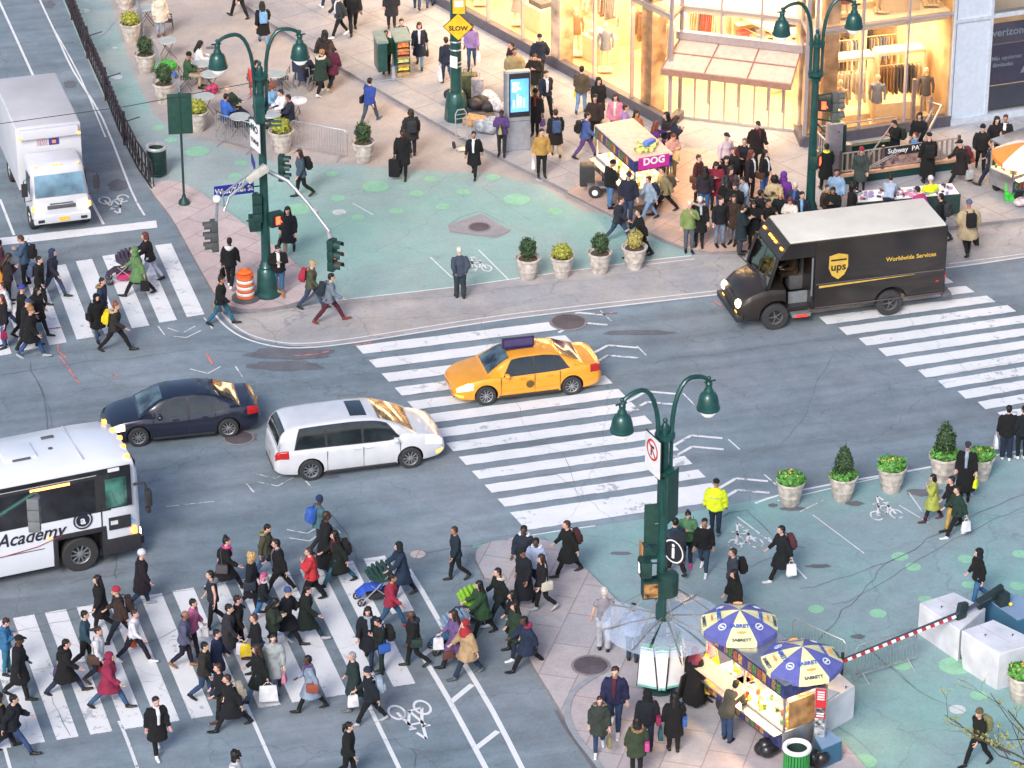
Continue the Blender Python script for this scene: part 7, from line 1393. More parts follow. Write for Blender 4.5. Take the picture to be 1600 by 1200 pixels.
def legs_mesh(pn, kind):
 J = skel(pn); b = MB()
 r = {'slim': [.102, .09, .07, .066, .054], 'loose': [.108, .098, .082, .080, .074], 'skirt': [.098, .086, .062, .062, .05]}[kind]
 torso(b, J, [(0, -.11, .08, .12), (0, -.02, .115, .165), (0, .09, .105, .15), (0, .1, .1, .145)])
 for i, s in enumerate((1, -1)):
  hp, kn, an, toe, fa = J['leg', i]; b.tube([hp+V((0, 0, .04)), hp.lerp(kn, .5), kn, kn.lerp(an, .4), an.lerp(kn, .06)], r, 11)
 me = remesh(b, .021, 2, .5, 'trousers'); wrinkle(me, .012, 9, 1.3); me.materials.append(CLOTH); return me
def shoes_mesh(pn, kind):
 J = skel(pn); b = MB()
 for i, s in enumerate((1, -1)):
  hp, kn, an, toe, fa = J['leg', i]; d = (toe-an).normalized(); up_ = (kn-an).normalized()
  heel = an-d*.06+V((0, 0, -.035)); b.tube([heel, an+d*.02+V((0, 0, -.03)), an+d*.1+V((0, 0, -.035)), toe+d*.055+V((0, 0, -.02))], [(.045, .040), (.05, .045), (.04, .050), (.026, .036)], 10, up=(0, 0, 1))
  if kind == 'boot': b.tube([an+V((0, 0, -.03)), an+up_*.12, an+up_*.24], [.052, .056, .062], 10)
  else: b.tube([an+V((0, 0, -.03)), an+up_*.04], [.046, .046], 9)
  b.tube([heel+V((0, 0, -.03)), toe+d*.05+V((0, 0, -.035))], [(.012, .044), (.012, .038)], 8, up=(0, 0, 1))
 me = remesh(b, .018, 1, .5, 'shoes'); me.materials.append(SHOE); return me
GAR = {'sweater': (.026, -.04, 0), 'jacket': (.042, -.12, .01), 'puffer': (.062, -.12, .0), 'coat': (.05, -.42, .035), 'parka': (.066, -.30, .03), 'long': (.04, -.66, .08), 'robe': (.05, -.80, .12), 'cape': (.07, -.34, .10), 'tee': (.016, -.04, 0), 'vest': (.04, -.08, 0)}
def garment_mesh(pn, kind):
 th, hem, fl = GAR[kind]; J = skel(pn); b = MB(); p = POSES[pn]
 sit = p.get('sit'); hem_ = max(hem, -.10) if sit else hem
 rs = [(0, hem_, .12+th+fl, .175+th+fl*.8)]
 if hem_ < -.2:
  for t in (.66, .33): rs.append((0, hem_*t, .115+th+fl*t, .168+th+fl*.8*t))
 rs += [(0, -.03, .115+th, .163+th), (0, .09, .10+th, .147+th), (-.005, .2, .10+th, .138+th), (0, .34, .112+th, .163+th), (-.01, .44, .095+th*.8, .168+th*.8), (-.01, .5, .06+th*.5, .105+th*.5), (-.005, .545, .058+th*.3, .066+th*.3)]
 up = J['L'] @ V((1, 0, 0)); T = J['T']; pts = [];
 mid = (J['leg', 0][1]+J['leg', 1][1])/2-J['hip']; spread = abs(J['leg', 0][1].x-J['leg', 1][1].x)
 Lr = J['L']
 for x, z, a, c in rs:
  q = T((x, 0, z)) if z > -.05 or sit else J['hip']+V((mid.x*(-z)/.45*.8, 0, z))
  pts.append((q, (a+(spread*.27*min(1, -z/.45) if z < -.05 and not sit else 0), c)))
 b.tube([q for q, _ in pts], [r for _, r in pts], 18, up=up)
 if sit and hem < -.2:
  for i in (0, 1): hp, kn = J['leg', i][:2]; b.tube([hp, hp.lerp(kn, .75)], [.12+th*.5, .11+th*.5], 10)
 ar = {'tee': [.07, .066], 'vest': [.08]}.get(kind)
 for i, s in enumerate((1, -1)):
  sh, e, w_, F = J['arm', i]
  if kind == 'tee': b.tube([sh+V((0, -s*.05, 0)), sh.lerp(e, .6)], [.072, .066], 10)
  elif kind == 'vest': b.tube([sh+V((0, -s*.05, 0)), sh.lerp(e, .08)], [.085, .08], 10)
  elif kind == 'cape': b.tube([sh+V((0, -s*.06, .01)), sh.lerp(e, .5), e, e.lerp(w_, .7)], [.08, .13, .14, .12], 10)
  else: b.tube([sh+V((0, -s*.05, 0)), sh.lerp(e, .4), e, e.lerp(w_, .5), w_.lerp(e, .04)], [.068+th*.5, .06+th*.5, .052+th*.5, .048+th*.42, .044+th*.35], 11)
 me = remesh(b, .024, 2, .5, {'coat': 'coat', 'long': 'long_coat', 'robe': 'robe', 'parka': 'parka', 'cape': 'cape'}.get(kind, 'jacket')); wrinkle(me, .03 if kind in ('puffer', 'parka') else .022, 7.5, len(kind)); me.materials.append(CLOTH); return me
def hood_mesh(pn, kind):
 """collar pieces: fur ruff, hood lying on the back, scarf"""
 J = skel(pn); b = MB(); n = J['neck']; L_ = J['L']
 if kind == 'scarf': rr = .088; b.tube([n+L_ @ V((rr*cos(t)+.01, rr*sin(t), .0+.012*cos(t))) for t in [2*pi*i/12 for i in range(13)]], .034, 8, cap=False); b.tube([n+L_ @ V((.10, .03, -.0)), n+L_ @ V((.155, .04, -.12)), n+L_ @ V((.165, .05, -.30))], [(.02, .045)]*3, 8)
 elif kind == 'fur': rr = .125; b.tube([n+L_ @ V((rr*cos(t)-.035, rr*1.1*sin(t), .005-.05*cos(t)*-1)) for t in [R(35)+R(290)*i/14 for i in range(15)]], [.03+.022*sin(pi*i/14) for i in range(15)], 9)
 elif kind == 'hood': rr = .105; b.tube([n+L_ @ V((rr*cos(t)-.035, rr*1.1*sin(t), -.0+.02*cos(t))) for t in [R(40)+R(280)*i/12 for i in range(13)]], [.028+.03*sin(pi*i/12) for i in range(13)], 9); b.ball(n+L_ @ V((-.12, 0, -.03)), (.07, .11, .09), 12, 8)
 elif kind == 'shirt': b.tube([n+L_ @ V((.075, 0, .02)), n+L_ @ V((.155, 0, -.12)), n+L_ @ V((.172, 0, -.3)), n+L_ @ V((.165, 0, -.46))], [(.02, .05), (.02, .055), (.02, .045), (.02, .04)], 10, up=(1, 0, 0)); b.tube([n+L_ @ V((.07*cos(t)+.01, .07*sin(t), .01)) for t in [2*pi*i/10 for i in range(11)]], .02, 7, cap=False)
 me = remesh(b, .016, 2, .6, {'shirt': 'shirt', 'scarf': 'scarf', 'fur': 'fur_collar', 'hood': 'hood'}[kind])
 if kind == 'fur': wrinkle(me, .03, 30, 2)
 me.materials.append(HAIRM if kind == 'fur' else CLOTH); return me
def hair_mesh(kind):
 """in head space: origin head centre, +X is the face"""
 b = MB(); nm = 'hair'; mt = HAIRM
 cap_ = lambda g=.0: (b.ball((-.028, 0, .045), (.098+g, .088+g, .092+g), 16, 12), b.ball((-.055, 0, -.005), (.065+g, .08+g, .085+g), 12, 9))
 if kind == 'short': cap_()
 elif kind == 'long': cap_(.008); b.tube([(-.06, 0, .0), (-.085, 0, -.10), (-.11, 0, -.2), (-.13, 0, -.30), (-.125, 0, -.36)], [(.055, .088), (.055, .105), (.05, .115), (.035, .10), (.015, .06)], 12, up=(1, 0, 0)); [b.tube([(.02, s*.078, .04), (.0, s*.092, -.06), (-.02, s*.10, -.18)], [.022, .028, .018], 8) for s in (-1, 1)]
 elif kind == 'curly': b.ball((-.03, 0, .04), (.13, .135, .125), 16, 12); b.ball((-.05, 0, -.07), (.09, .13, .1), 12, 9)
 elif kind == 'bob': cap_(.008); b.tube([(-.06, 0, .0), (-.07, 0, -.1), (-.07, 0, -.14)], [(.06, .09), (.06, .105), (.04, .085)], 12, up=(1, 0, 0)); [b.tube([(.02, s*.078, .04), (.0, s*.09, -.08)], [.02, .024], 8) for s in (-1, 1)]
 elif kind == 'pony': cap_(); b.tube([(-.10, 0, .06), (-.15, 0, .0), (-.155, 0, -.12), (-.14, 0, -.22)], [.03, .042, .034, .012], 9)
 elif kind == 'bun': cap_(); b.ball((-.06, 0, .15), (.05, .05, .045), 10, 8)
 elif kind == 'bald': b.tube([(.0, .08, .0), (-.07, .06, -.02), (-.10, 0, -.02), (-.07, -.06, -.02), (.0, -.08, .0)], [.012, .025, .028, .025, .012], 8)
 elif kind in ('beanie',): nm = 'beanie'; mt = CLOTH; b.ball((-.02, 0, .07), (.108, .092, .098), 16, 12); b.tube([(.092*cos(t)-.018, .084*sin(t), .045-.012*cos(t)*-1) for t in [2*pi*i/14 for i in range(15)]], .022, 8, cap=False)
 elif kind == 'cap': nm = 'cap'; mt = CLOTH; b.ball((-.018, 0, .065), (.105, .09, .075), 16, 12); b.tube([(.06, 0, .06), (.12, 0, .052), (.165, 0, .038)], [(.010, .075), (.009, .07), (.007, .045)], 12, up=(0, 0, 1))
 elif kind == 'hoodup': nm = 'hood'; mt = CLOTH; b.ball((-.035, 0, .035), (.118, .112, .125), 16, 12); b.tube([(-.03, 0, -.04), (-.03, 0, -.14)], [(.10, .105), (.115, .14)], 14, up=(1, 0, 0))
 elif kind == 'hijab': nm = 'headscarf'; mt = CLOTH; b.ball((-.03, 0, .035), (.108, .102, .115), 16, 12); b.tube([(.0, 0, -.07), (.0, 0, -.13), (-.01, 0, -.22), (-.01, 0, -.32)], [(.085, .085), (.11, .13), (.15, .2), (.16, .21)], 14, up=(1, 0, 0))
 me = remesh(b, .014, 2, .55, nm)
 if kind in ('hoodup', 'hijab'):      # open the face: push the front back behind the skin
  for v in me.vertices:
   if v.co.x > .052 and -.10 < v.co.z < .075 and abs(v.co.y) < .07: v.co.x = .052
 if mt is HAIRM: wrinkle(me, .016 if kind != 'curly' else .04, 28 if kind != 'curly' else 18, 4)
 me.materials.append(mt); return me
PC = {}
def cached(f, *a):
 k = (f.__name__,)+a
 if k not in PC: PC[k] = f(*a)
 return PC[k]
PAL = dict(black='#1c1c20', dark='#242630', navy='#1e2840', blue='#2c5fb0', denim='#35517a', jeans='#33486b', ltjeans='#6f93bd', teal='#23697a', green='#2f5a38', dgreen='#1f3a30', olive='#4a4c36', lime='#a3b234', neon='#e2f22b', red='#d01830',
 crimson='#b5163c', maroon='#5c1c30', magenta='#a01450', pink='#d87a9c', hotpink='#e0339a', purple='#5a3a80', lilac='#9a78b8', grey='#6a6c74', ltgrey='#a8adb5', white='#e4e4ea', cream='#d9d0bd', beige='#b8a385', tan='#a5804f', khaki='#8d7f55', brown='#553a2c',
 dbrown='#352722', mustard='#b88a2a', yellow='#f0d020', orange='#e8601c', blond='#c9a25e', auburn='#6e2f20', dkhair='#1a1413', brhair='#3c261c', greyh='#9a9796', whiteh='#d8d5cf', bright='#1f62c8', skyblue='#6fa8dc', bluegrey='#8ea3bb', charcoal='#33363c', camo='#5a4a35', cyan='#1f8fb8')
SK = dict(l='#cda494', m='#a87c66', d='#553a2e', t='#8c6450')
def col(c):
 r, g_, b = lin(PAL.get(c, c))
 if c in ('neon', 'white', 'yellow'): return (r*.85, g_*.85, b*.85, 1)
 l = .25*r+.6*g_+.15*b; k = .82 if l > .02 else .6; return ((r*.82+l*.18)*k, (g_*.82+l*.18)*k, (b*.82+l*.18)*k, 1)
def zone(x, y):
 for P_, h_ in RAISED[::-1]:
  if inpoly(x, y, P_): return h_
 return 0.
NP = [0]
def person(px, py, yaw, pose, gar, gc, pc, hair, hc, label, s=1., sk='l', ex='', z=None, legs='slim', shoe='shoe', sc_='black', off=(0, 0)):
 if z is None: g0 = G(px, py); z = zone(g0.x, g0.y)
 p = G(px, py, z); J = cached(skel, pose); seed = NP[0]; NP[0] += 1; q = random.Random(seed*7+3)
 s *= .985+q.uniform(-.02, .03)
 o = bpy.data.objects.new('person', cached(body_mesh, pose)); COL.objects.link(o); o.location = (p.x, p.y, z+.012); o.rotation_euler = (0, 0, R(yaw+q.uniform(-4, 4))); wd = q.uniform(.98, 1.1); o.scale = (s*wd, s*wd, s)
 skc = lin(SK[sk]); o.color = (*[c_*q.uniform(.93, 1.05) for c_ in skc], 1); tag(o, label, 'person')
 def ch(me, c, nm=None):
  k = bpy.data.objects.new(nm or me.name.split('.')[0], me); COL.objects.link(k); k.parent = o; k.color = col(c); return k
 if legs != 'skirt' or 1: ch(cached(legs_mesh, pose, legs), pc if legs != 'bare' else 'black')
 ch(cached(shoes_mesh, pose, shoe), sc_)
 nm = {'sweater': 'sweater', 'tee': 'shirt', 'puffer': 'puffer_jacket', 'vest': 'vest'}.get(gar); ch(cached(garment_mesh, pose, gar), gc, nm)
 for k in (hair.split('+') if hair != 'none' else []):
  c_ = hc.split('+')[hair.split('+').index(k)] if '+' in hc else hc
  h_ = ch(cached(hair_mesh, k), c_); h_.location = J['head']; h_.rotation_euler = J['Hr'].to_euler()
 Rm = M.Rotation(o.rotation_euler.z, 4, 'Z')
 def world(v): v = Rm @ V((v[0]*s*wd, v[1]*s*wd, v[2]*s)); return V((p.x, p.y, z+.012))+v
 short = label
 for e in ex.split():
  k, _, c_ = e.partition(':'); c_ = c_ or 'black'
  if k in ('scarf', 'fur', 'hood', 'shirt'): ch(cached(hood_mesh, pose, k), c_)
  elif k == 'belt':
   b = MB(); T = J['T']; b.tube([T((.165*cos(t), .215*sin(t), .06+.25)) for t in [2*pi*i/16 for i in range(17)]], [(.006, .03)]*17, 6, cap=False); kk = b.build('reflective_band', CLOTH, o); kk.color = col(c_)
  elif k in ('backpack', 'child'):
   b = MB(); b.box((0, 0, 0), (.20, .32, .46), bev=.07); b.box((-.11, 0, -.07), (.08, .24, .22), bev=.03); b.tube([(.06, -.1, .2), (.12, -.11, .26), (.25, -.11, .2)], .016, 6); b.tube([(.06, .1, .2), (.12, .11, .26), (.25, .11, .2)], .016, 6)
   w_ = world(J['T']((-.25-(.03 if gar in ('puffer', 'parka') else 0), 0, .27))); bo = b.build('backpack', CLOTH, None, w_, o.rotation_euler.z); bo.scale = (s*.95,)*3; bo.rotation_euler = (Rm.to_3x3() @ J['L']).to_euler(); bo.color = col(c_); tag(bo, ' '.join((('' if c_[0] == '#' else c_+' ')+'backpack worn by '+short).split()[:16]), 'backpack')
  elif k in ('bagL', 'bagR', 'bigL', 'bigR', 'hbL', 'hbR', 'caseR', 'caseL', 'phone', 'sideL', 'sideR', 'smallL', 'smallR'):
   i = 0 if k.endswith('L') or k == 'phone' else 1; sd_ = 1 if i == 0 else -1; sh, e_, w0, F = J['arm', i]; hp_ = w0+F @ V((.02, 0, -.12)); kind = k[:-1] if k != 'phone' else k
   b = MB();
   if kind == 'phone': b.box((0, 0, 0), (.02, .08, .15), bev=.006); w_ = world(w0+F @ V((.05, 0, -.10))); nm2, cat = 'phone', 'phone'
   elif kind == 'side': b.box((0, 0, -.0), (.34, .13, .26), bev=.05); b.tube([(0, -sd_*.03, .12), (-.03, -sd_*.10, .45), (0, -sd_*.12, .62)], .010, 5); w_ = world(J['T']((-.02, sd_*.26, -.02))); nm2, cat = 'shoulder_bag', 'handbag'
   elif kind == 'hb': b.box((0, 0, -.26), (.32, .12, .22), bev=.05, top=(.8, .6)); b.tube([(-.1, 0, -.16), (-.06, 0, -.02), (.06, 0, -.02), (.1, 0, -.16)], .009, 5); w_ = world(hp_); nm2, cat = 'handbag', 'handbag'
   elif kind == 'case': b.box((0, 0, -.36), (.16, .38, .62), bev=.05); b.tube([(0, -.08, -.06), (0, -.06, 0), (0, .06, 0), (0, .08, -.06)], .012, 5); w_ = world(hp_); nm2, cat = 'suit_bag', 'bag'
   else:
    w2, h2 = {'bag': (.30, .34), 'big': (.52, .46), 'small': (.22, .24)}[kind]; b.box((0, 0, -.10-h2/2), (w2, .14, h2), bev=.03, top=(.85, .5)); b.tube([(-w2*.25, 0, -.1), (-.04, 0, 0), (.04, 0, 0), (w2*.25, 0, -.1)], .008, 5); w_ = world(hp_); nm2, cat = 'shopping_bag', 'shopping bag'
   if w_.z-.56 < z and kind in ('bag', 'big', 'case', 'hb'):
    low_ = {'bag': .45, 'big': .57, 'case': .68, 'hb': .38}[kind]*s; w_.z = max(w_.z, z+low_)
   bo = b.build(nm2, SHOE if kind in ('hb', 'side', 'phone') else CLOTH, None, w_, o.rotation_euler.z+q.uniform(-.2, .2)); bo.scale = (s,)*3; bo.color = col(c_)
   lb_c = {'hotpink': 'hot pink', 'dgreen': 'dark green', 'skyblue': 'light blue', 'ltgrey': 'light grey', 'dbrown': 'dark brown', 'bright': 'bright blue'}.get(c_, c_); tag(bo, ' '.join(f"{lb_c} {cat} of {short}".split()[:16]) if not lb_c.startswith('#') else ' '.join(f'{cat} of {short}'.split()[:16]), cat)
 return o
PEOPLE = [
(374, 28, 135, 'walk1', 'jacket', 'dark', 'black', 'short', 'dkhair', 'walker in black cut off by the top edge with a white bag', dict(ex='bagR:white')),
(252, 58, 300, 'stand', 'parka', 'cream', 'bluegrey', 'long', 'blond', 'woman in cream coat and tan boots beside a cafe table', dict(shoe='boot', sc_='#7a3d22')),
(312, 120, 5, 'sit', 'sweater', 'white', 'dark', 'long', 'dkhair', 'woman in white top sitting and reading by a cafe table', dict(ex='')),
(294, 139, 5, 'sit', 'jacket', 'green', 'beige', 'beanie', 'black', 'seated person in green jacket and khaki trousers', dict(sk='m')),
(353, 203, 40, 'sit', 'jacket', 'bright', 'dark', 'short', 'dkhair', 'seated man in bright blue jacket seen from behind', dict(sk='m')),
(368, 192, -25, 'recline', 'jacket', 'dgreen', 'navy', 'bald', 'greyh', 'bald man in dark green leaning back on his chair', {}),
(400, 150, 0, 'sit', 'coat', 'black', 'black', 'short', 'dkhair', 'person in black sitting behind the left lamp post', dict(ex='')),
(425, 188, -35, 'sit', 'jacket', 'skyblue', 'navy', 'curly', '#8a4a2a', 'seated person with red hair and light blue top', {}),
(443, 196, 200, 'sit', 'jacket', 'white', 'purple', 'short', 'dkhair', 'seated person in white between the group by the planter', {}),
(455, 204, 185, 'sit', 'jacket', 'navy', 'black', 'short', 'dkhair', 'seated person in navy eating right of the yellow planter', dict(sk='m')),
(412, 70, 100, 'walk1', 'coat', 'black', 'ltjeans', 'long', 'dkhair', 'woman in black coat and pale jeans walking away', dict(ex='backpack:skyblue')),
(472, 308, 200, 'walk4', 'jacket', '#3f5768', 'black', 'long', 'brhair', 'woman in grey denim jacket crossing the upper green plaza', dict(ex='backpack:black')),
(514, 17, 120, 'walk1', 'jacket', 'grey', 'jeans', 'short', 'dkhair', 'person in jeans and white shoes cut off by the top edge', dict(sc_='white')),
(531, 57, 215, 'walk1', 'jacket', 'charcoal', 'black', 'short', 'blond', 'man in open black jacket over white shirt and white sneakers', dict(ex='shirt:white', sc_='white')),
(552, 50, 280, 'walk2', 'jacket', 'black', 'black', 'short', 'dkhair', 'tall man in black walking next to the man with white sneakers', dict(sk='d', s=1.05)),
(612, 44, 280, 'stand', 'coat', 'dark', 'dark', 'short', 'dkhair', 'standing man in dark coat and brown shoes at the top edge', dict(sc_='brown')),
(652, 15, 90, 'walk3', 'jacket', 'bluegrey', 'jeans', 'short', 'dkhair', 'left of two people in jeans at the top edge near the shop', {}),
(672, 11, 90, 'walk4', 'jacket', 'grey', 'jeans', 'short', 'brhair', 'right of two people in jeans at the top edge near the shop', {}),
(628, 100, 270, 'walk3', 'jacket', '#2c3a9a', 'black', 'short', 'dkhair', 'man in royal blue jacket behind the newspaper rack', dict(ex='shirt:black')),
(604, 116, 270, 'stand', 'jacket', 'green', 'black', 'short', 'dkhair', 'person hidden behind the newspaper rack with only the head showing', dict(s=.95, sk='m')),
(656, 104, 265, 'walk1', 'coat', 'navy', 'ltjeans', 'bob', 'brhair', 'woman in navy coat and striped top with black handbag', dict(ex='shirt:white hbL:black')),
(698, 131, 110, 'walk3', 'jacket', 'navy', 'jeans', 'short', 'brhair', 'man in navy jacket carrying a big white bag toward the pole', dict(ex='bigL:white')),
(737, 107, 270, 'walk4', 'jacket', 'lilac', 'denim', 'short', 'dkhair', 'person in lilac jacket and blue jeans by the shop plinth', dict(ex='bagL:white', sk='d')),
(502, 147, 60, 'push', 'parka', 'dgreen', 'black', 'short', '#a87a4a', 'woman in dark green parka with pale fur pushing a wheelchair', dict(ex='fur:cream', sc_='white')),
(518, 141, 60, 'walk3', 'parka', '#5e1738', 'black', 'long', 'brhair', 'woman in burgundy parka with long brown hair', dict(sc_='beige')),
(508, 118, 60, 'walk1', 'coat', 'dbrown', 'black', 'long', 'dkhair', 'woman with very long dark hair half hidden by the burgundy parka', {}),
(479, 138, 60, 'sit', 'jacket', 'navy', 'navy', 'short', 'dkhair', 'person in navy riding in the wheelchair', {}),
(578, 192, 60, 'walk2', 'jacket', '#2446a0', '#3d5260', 'short', 'dkhair', 'man in blue jacket and grey jeans alone on the beige plaza', dict(ex='sideL:black', sc_='#2a5d9a')),
(630, 278, 265, 'walk3', 'coat', 'black', 'black', 'short', 'dkhair', 'man in black carrying a black garment bag on the plaza', dict(ex='caseR:black', sk='d', s=1.03)),
(643, 243, 100, 'stand2', 'parka', '#2c2a2c', 'dark', 'bob', 'brhair', 'woman with brown hair and dark backpack behind the man in black', dict(ex='backpack:charcoal')),
(741, 275, 262, 'walk1', 'coat', '#14141c', 'black', 'short', 'dkhair', 'man in long dark overcoat and white collar by the kerb', dict(ex='shirt:white', sk='m')),
(784, 243, 265, 'phone', 'jacket', 'purple', 'dark', 'short', 'dkhair', 'person in purple with a lime bag on a stool by the kiosk', dict(ex='smallL:lime', sk='d', s=.96)),
(804, 147, 270, 'stand', 'cape', '#a08a5a', 'black', 'short', 'dkhair', 'woman in khaki cape behind the digital kiosk', dict(sk='m')),
(799, 137, 200, 'stand', 'coat', 'dbrown', 'black', 'short', 'dkhair', 'dark companion left of the khaki cape behind the kiosk', {}),
(843, 128, 100, 'pocket', 'jacket', 'navy', 'navy', 'cap', 'navy', 'person in navy hooded coat and navy cap by the shop window', dict(ex='hood:navy', s=1.03)),
(836, 156, 250, 'phone', 'parka', '#26221f', 'khaki', 'short', 'brhair', 'person in dark parka with tan fur collar looking at a phone', dict(ex='fur:tan')),
(852, 180, 290, 'walk1', 'jacket', 'navy', 'black', 'short', 'dkhair', 'person in navy over white top with a light blue bag', dict(ex='shirt:white hbL:skyblue', s=1.03)),
(836, 212, 250, 'stand2', 'coat', 'black', 'black', 'beanie', 'black', 'person in black with a rust scarf and purple bag by the kiosk', dict(ex='scarf:#8a3020 smallL:purple', sk='d')),
(846, 275, 275, 'stand', 'jacket', 'mustard', 'black', 'short', 'dkhair', 'person in mustard jacket holding a white bag with red letters', dict(ex='bagR:white')),
(868, 245, 100, 'walk3', 'coat', '#241c20', 'beige', 'short', 'brhair', 'person in dark brown with blue backpack seen from behind', dict(ex='backpack:denim')),
(908, 177, 80, 'walk4', 'jacket', 'camo', 'ltjeans', 'short', 'dkhair', 'man in brown camouflage jacket and blue jeans by the window', dict(ex='smallL:yellow')),
(934, 193, 290, 'walk3', 'coat', 'black', 'black', 'long', 'dkhair', 'woman in black with black hair and handbag near the plinth', dict(ex='hbR:black')),
(929, 222, 260, 'stand', 'jacket', 'dbrown', 'black', 'long', 'dkhair', 'dark haired woman just behind the snack cart roof', {}),
(914, 246, 5, 'walk1', 'jacket', '#33559a', 'purple', 'short', 'dkhair', 'man in blue jacket with backpack left of the snack cart', dict(ex='backpack:black')),
(961, 222, 260, 'stand', 'jacket', 'pink', 'black', 'long', 'brhair', 'woman with pink scarf behind the snack cart', dict(ex='shirt:cream')),
(976, 238, 5, 'stand', 'jacket', 'lilac', 'black', 'short', 'brhair', 'bearded man in pale lilac top behind the snack cart', {}),
(993, 247, 300, 'stand', 'sweater', '#b8622c', 'beige', 'long', 'dkhair', 'woman in orange top right of the snack cart roof', dict(sk='m')),
(1020, 264, 20, 'reach', 'jacket', '#54207a', 'purple', 'long', 'auburn', 'woman in violet coat reaching over by the pink banner', {}),
(1052, 254, 10, 'phone', 'jacket', 'navy', 'dark', 'long', 'brhair', 'woman in dark jacket with phone beside the shop corner', dict(ex='shirt:white')),
(1040, 250, 200, 'stand', 'jacket', 'dark', 'dark', 'long', 'dkhair', 'dark haired woman left of the phone user at the shop corner', {}),
(1049, 281, 300, 'phone', 'jacket', '#d69a8c', 'khaki', 'short', 'auburn', 'woman in pale pink top and beige trousers with yellow bag', dict(ex='bagL:#e8d28a', sc_='white')),
(1028, 290, 300, 'stand', 'jacket', '#d2a07a', 'lilac', 'short', 'blond', 'person in peach beside the pink banner of the snack cart', dict(s=.95)),
(953, 325, 30, 'phone', 'puffer', '#14141a', '#4a78b0', 'beanie', 'black', 'man in black jacket and light jeans ordering at the snack cart', dict(sk='m')),
(981, 347, 255, 'stand2', 'jacket', '#20243a', 'jeans', 'cap', 'charcoal', 'man in navy fleece and glasses in front of the snack cart', dict(s=1.03)),
(1014, 345, 200, 'walk1', 'jacket', 'bluegrey', 'ltjeans', 'short', 'brhair', 'man in grey blue vest and pale jeans walking by the cart', dict(ex='backpack:navy', s=.95)),
(1038, 333, 195, 'stride', 'jacket', 'khaki', 'black', 'short', 'dkhair', 'person in olive brown jacket striding left with a backpack', dict(ex='backpack:camo')),
(965, 378, 350, 'stride', 'jacket', '#262a38', 'jeans', 'short', 'brhair', 'person in dark slate jacket striding off the kerb', {}),
(1000, 402, 190, 'walk1', 'long', '#14161a', 'black', 'short', 'dkhair', 'person in long black coat behind the golden bush planter', dict(ex='phone')),
(1076, 393, 275, 'face', 'jacket', '#7d944a', '#55606e', 'short', 'whiteh', 'white haired person in light green jacket at the kerb', dict(loose=1)),
(1092, 384, 270, 'stand', 'coat', '#15161a', 'black', 'cap', 'whiteh', 'person in long black coat and white hat at the kerb', dict(ex='scarf:ltgrey', shoe='boot')),
(1124, 384, 290, 'stand2', 'jacket', '#181b24', '#6a7d98', 'short', 'dkhair', 'person in black jacket and grey jeans at the corner kerb', {}),
(1145, 381, 250, 'stand', 'parka', '#3d2a1e', 'grey', 'long', 'brhair', 'woman in brown fur jacket with white bag at the corner', dict(ex='smallR:white', shoe='boot')),
(1157, 397, 15, 'phone', 'coat', '#172a33', 'jeans', 'short', 'brhair', 'man in dark teal coat and jeans at the front of the corner crowd', {}),
(1176, 388, 262, 'phone', 'coat', '#101013', 'black', 'long', 'dkhair', 'woman in black holding a phone in the front of the crowd', {}),
(1100, 335, 100, 'stand', 'jacket', '#2c2430', '#1f5f9a', 'long', 'dkhair', 'woman with long black hair and blue skirt seen from behind', {}),
(1090, 316, 330, 'stand', 'coat', '#4e1d26', 'black', 'short', 'brhair', 'woman in plaid maroon coat at the left of the crowd', dict(ex='sideR:brown')),
(1117, 326, 270, 'phone', 'coat', '#8c1238', 'denim', 'long', 'dkhair', 'woman in crimson coat in the middle of the corner crowd', {}),
(1133, 322, 265, 'stand', 'jacket', '#1a1620', 'black', 'long', 'dkhair', 'dark haired woman in black between crimson and grey coats', {}),
(1139, 339, 280, 'stand2', 'coat', '#4c4852', 'black', 'bob', 'brhair', 'woman in grey coat with maroon scarf in the corner crowd', dict(ex='scarf:maroon')),
(1134, 351, 110, 'phone', 'coat', '#131518', 'black', 'long', 'dkhair', 'person in black seen from behind holding up a phone', dict(ex='')),
(1148, 362, 240, 'phone', 'coat', '#16131a', 'dark', 'short', 'brhair', 'short person in black with brown hair beside the fur jacket', {}),
(1133, 284, 300, 'stand', 'sweater', '#d8bcc8', 'navy', 'cap', 'navy', 'man in pale pink sweater and navy cap behind the crowd', {}),
(1146, 306, 200, 'stand', 'jacket', '#1d1a26', 'dark', 'long', 'auburn', 'woman in dark jacket with auburn hair facing left', {}),
(1161, 291, 240, 'cross', 'jacket', '#20202e', 'black', 'short', '#7a5540', 'balding man in navy jacket behind the auburn haired women', {}),
(1181, 262, 285, 'walk2', 'parka', '#241a18', '#15151a', 'cap', '#26324a', 'big man in dark brown coat and cap walking from the doors', dict(s=1.05, ex='scarf:maroon')),
(1171, 312, 330, 'stand2', 'jacket', '#2a1e2c', 'black', 'long', 'auburn', 'auburn haired woman in plum jacket over white shirt', dict(ex='shirt:white')),
(1193, 309, 330, 'stand', 'jacket', '#16161e', '#2d5fa8', 'long', 'dkhair', 'woman in black jacket white top and blue jeans at crowd right', dict(ex='shirt:white sideR:brown')),
(1162, 352, 200, 'phone', 'jacket', '#9fb4cc', 'bluegrey', 'short', 'dkhair', 'person in light blue denim jacket within the crowd', {}),
(1208, 352, 260, 'phone', 'parka', '#bfa878', 'black', 'curly', 'dkhair', 'woman with big curly hair and beige fur coat', dict(sk='d')),
(1222, 346, 70, 'stand', 'jacket', '#70259a', 'black', 'hoodup', '#70259a', 'person in violet hooded top behind the curly haired woman', {}),
(1186, 374, 20, 'stand', 'coat', '#1c1e26', 'dark', 'short', 'dkhair', 'man in charcoal coat facing right near the van nose', dict(sk='m')),
(1217, 374, 265, 'stand', 'coat', '#152028', 'navy', 'long', 'blond', 'blond woman in dark navy coat beside the brown van', {}),
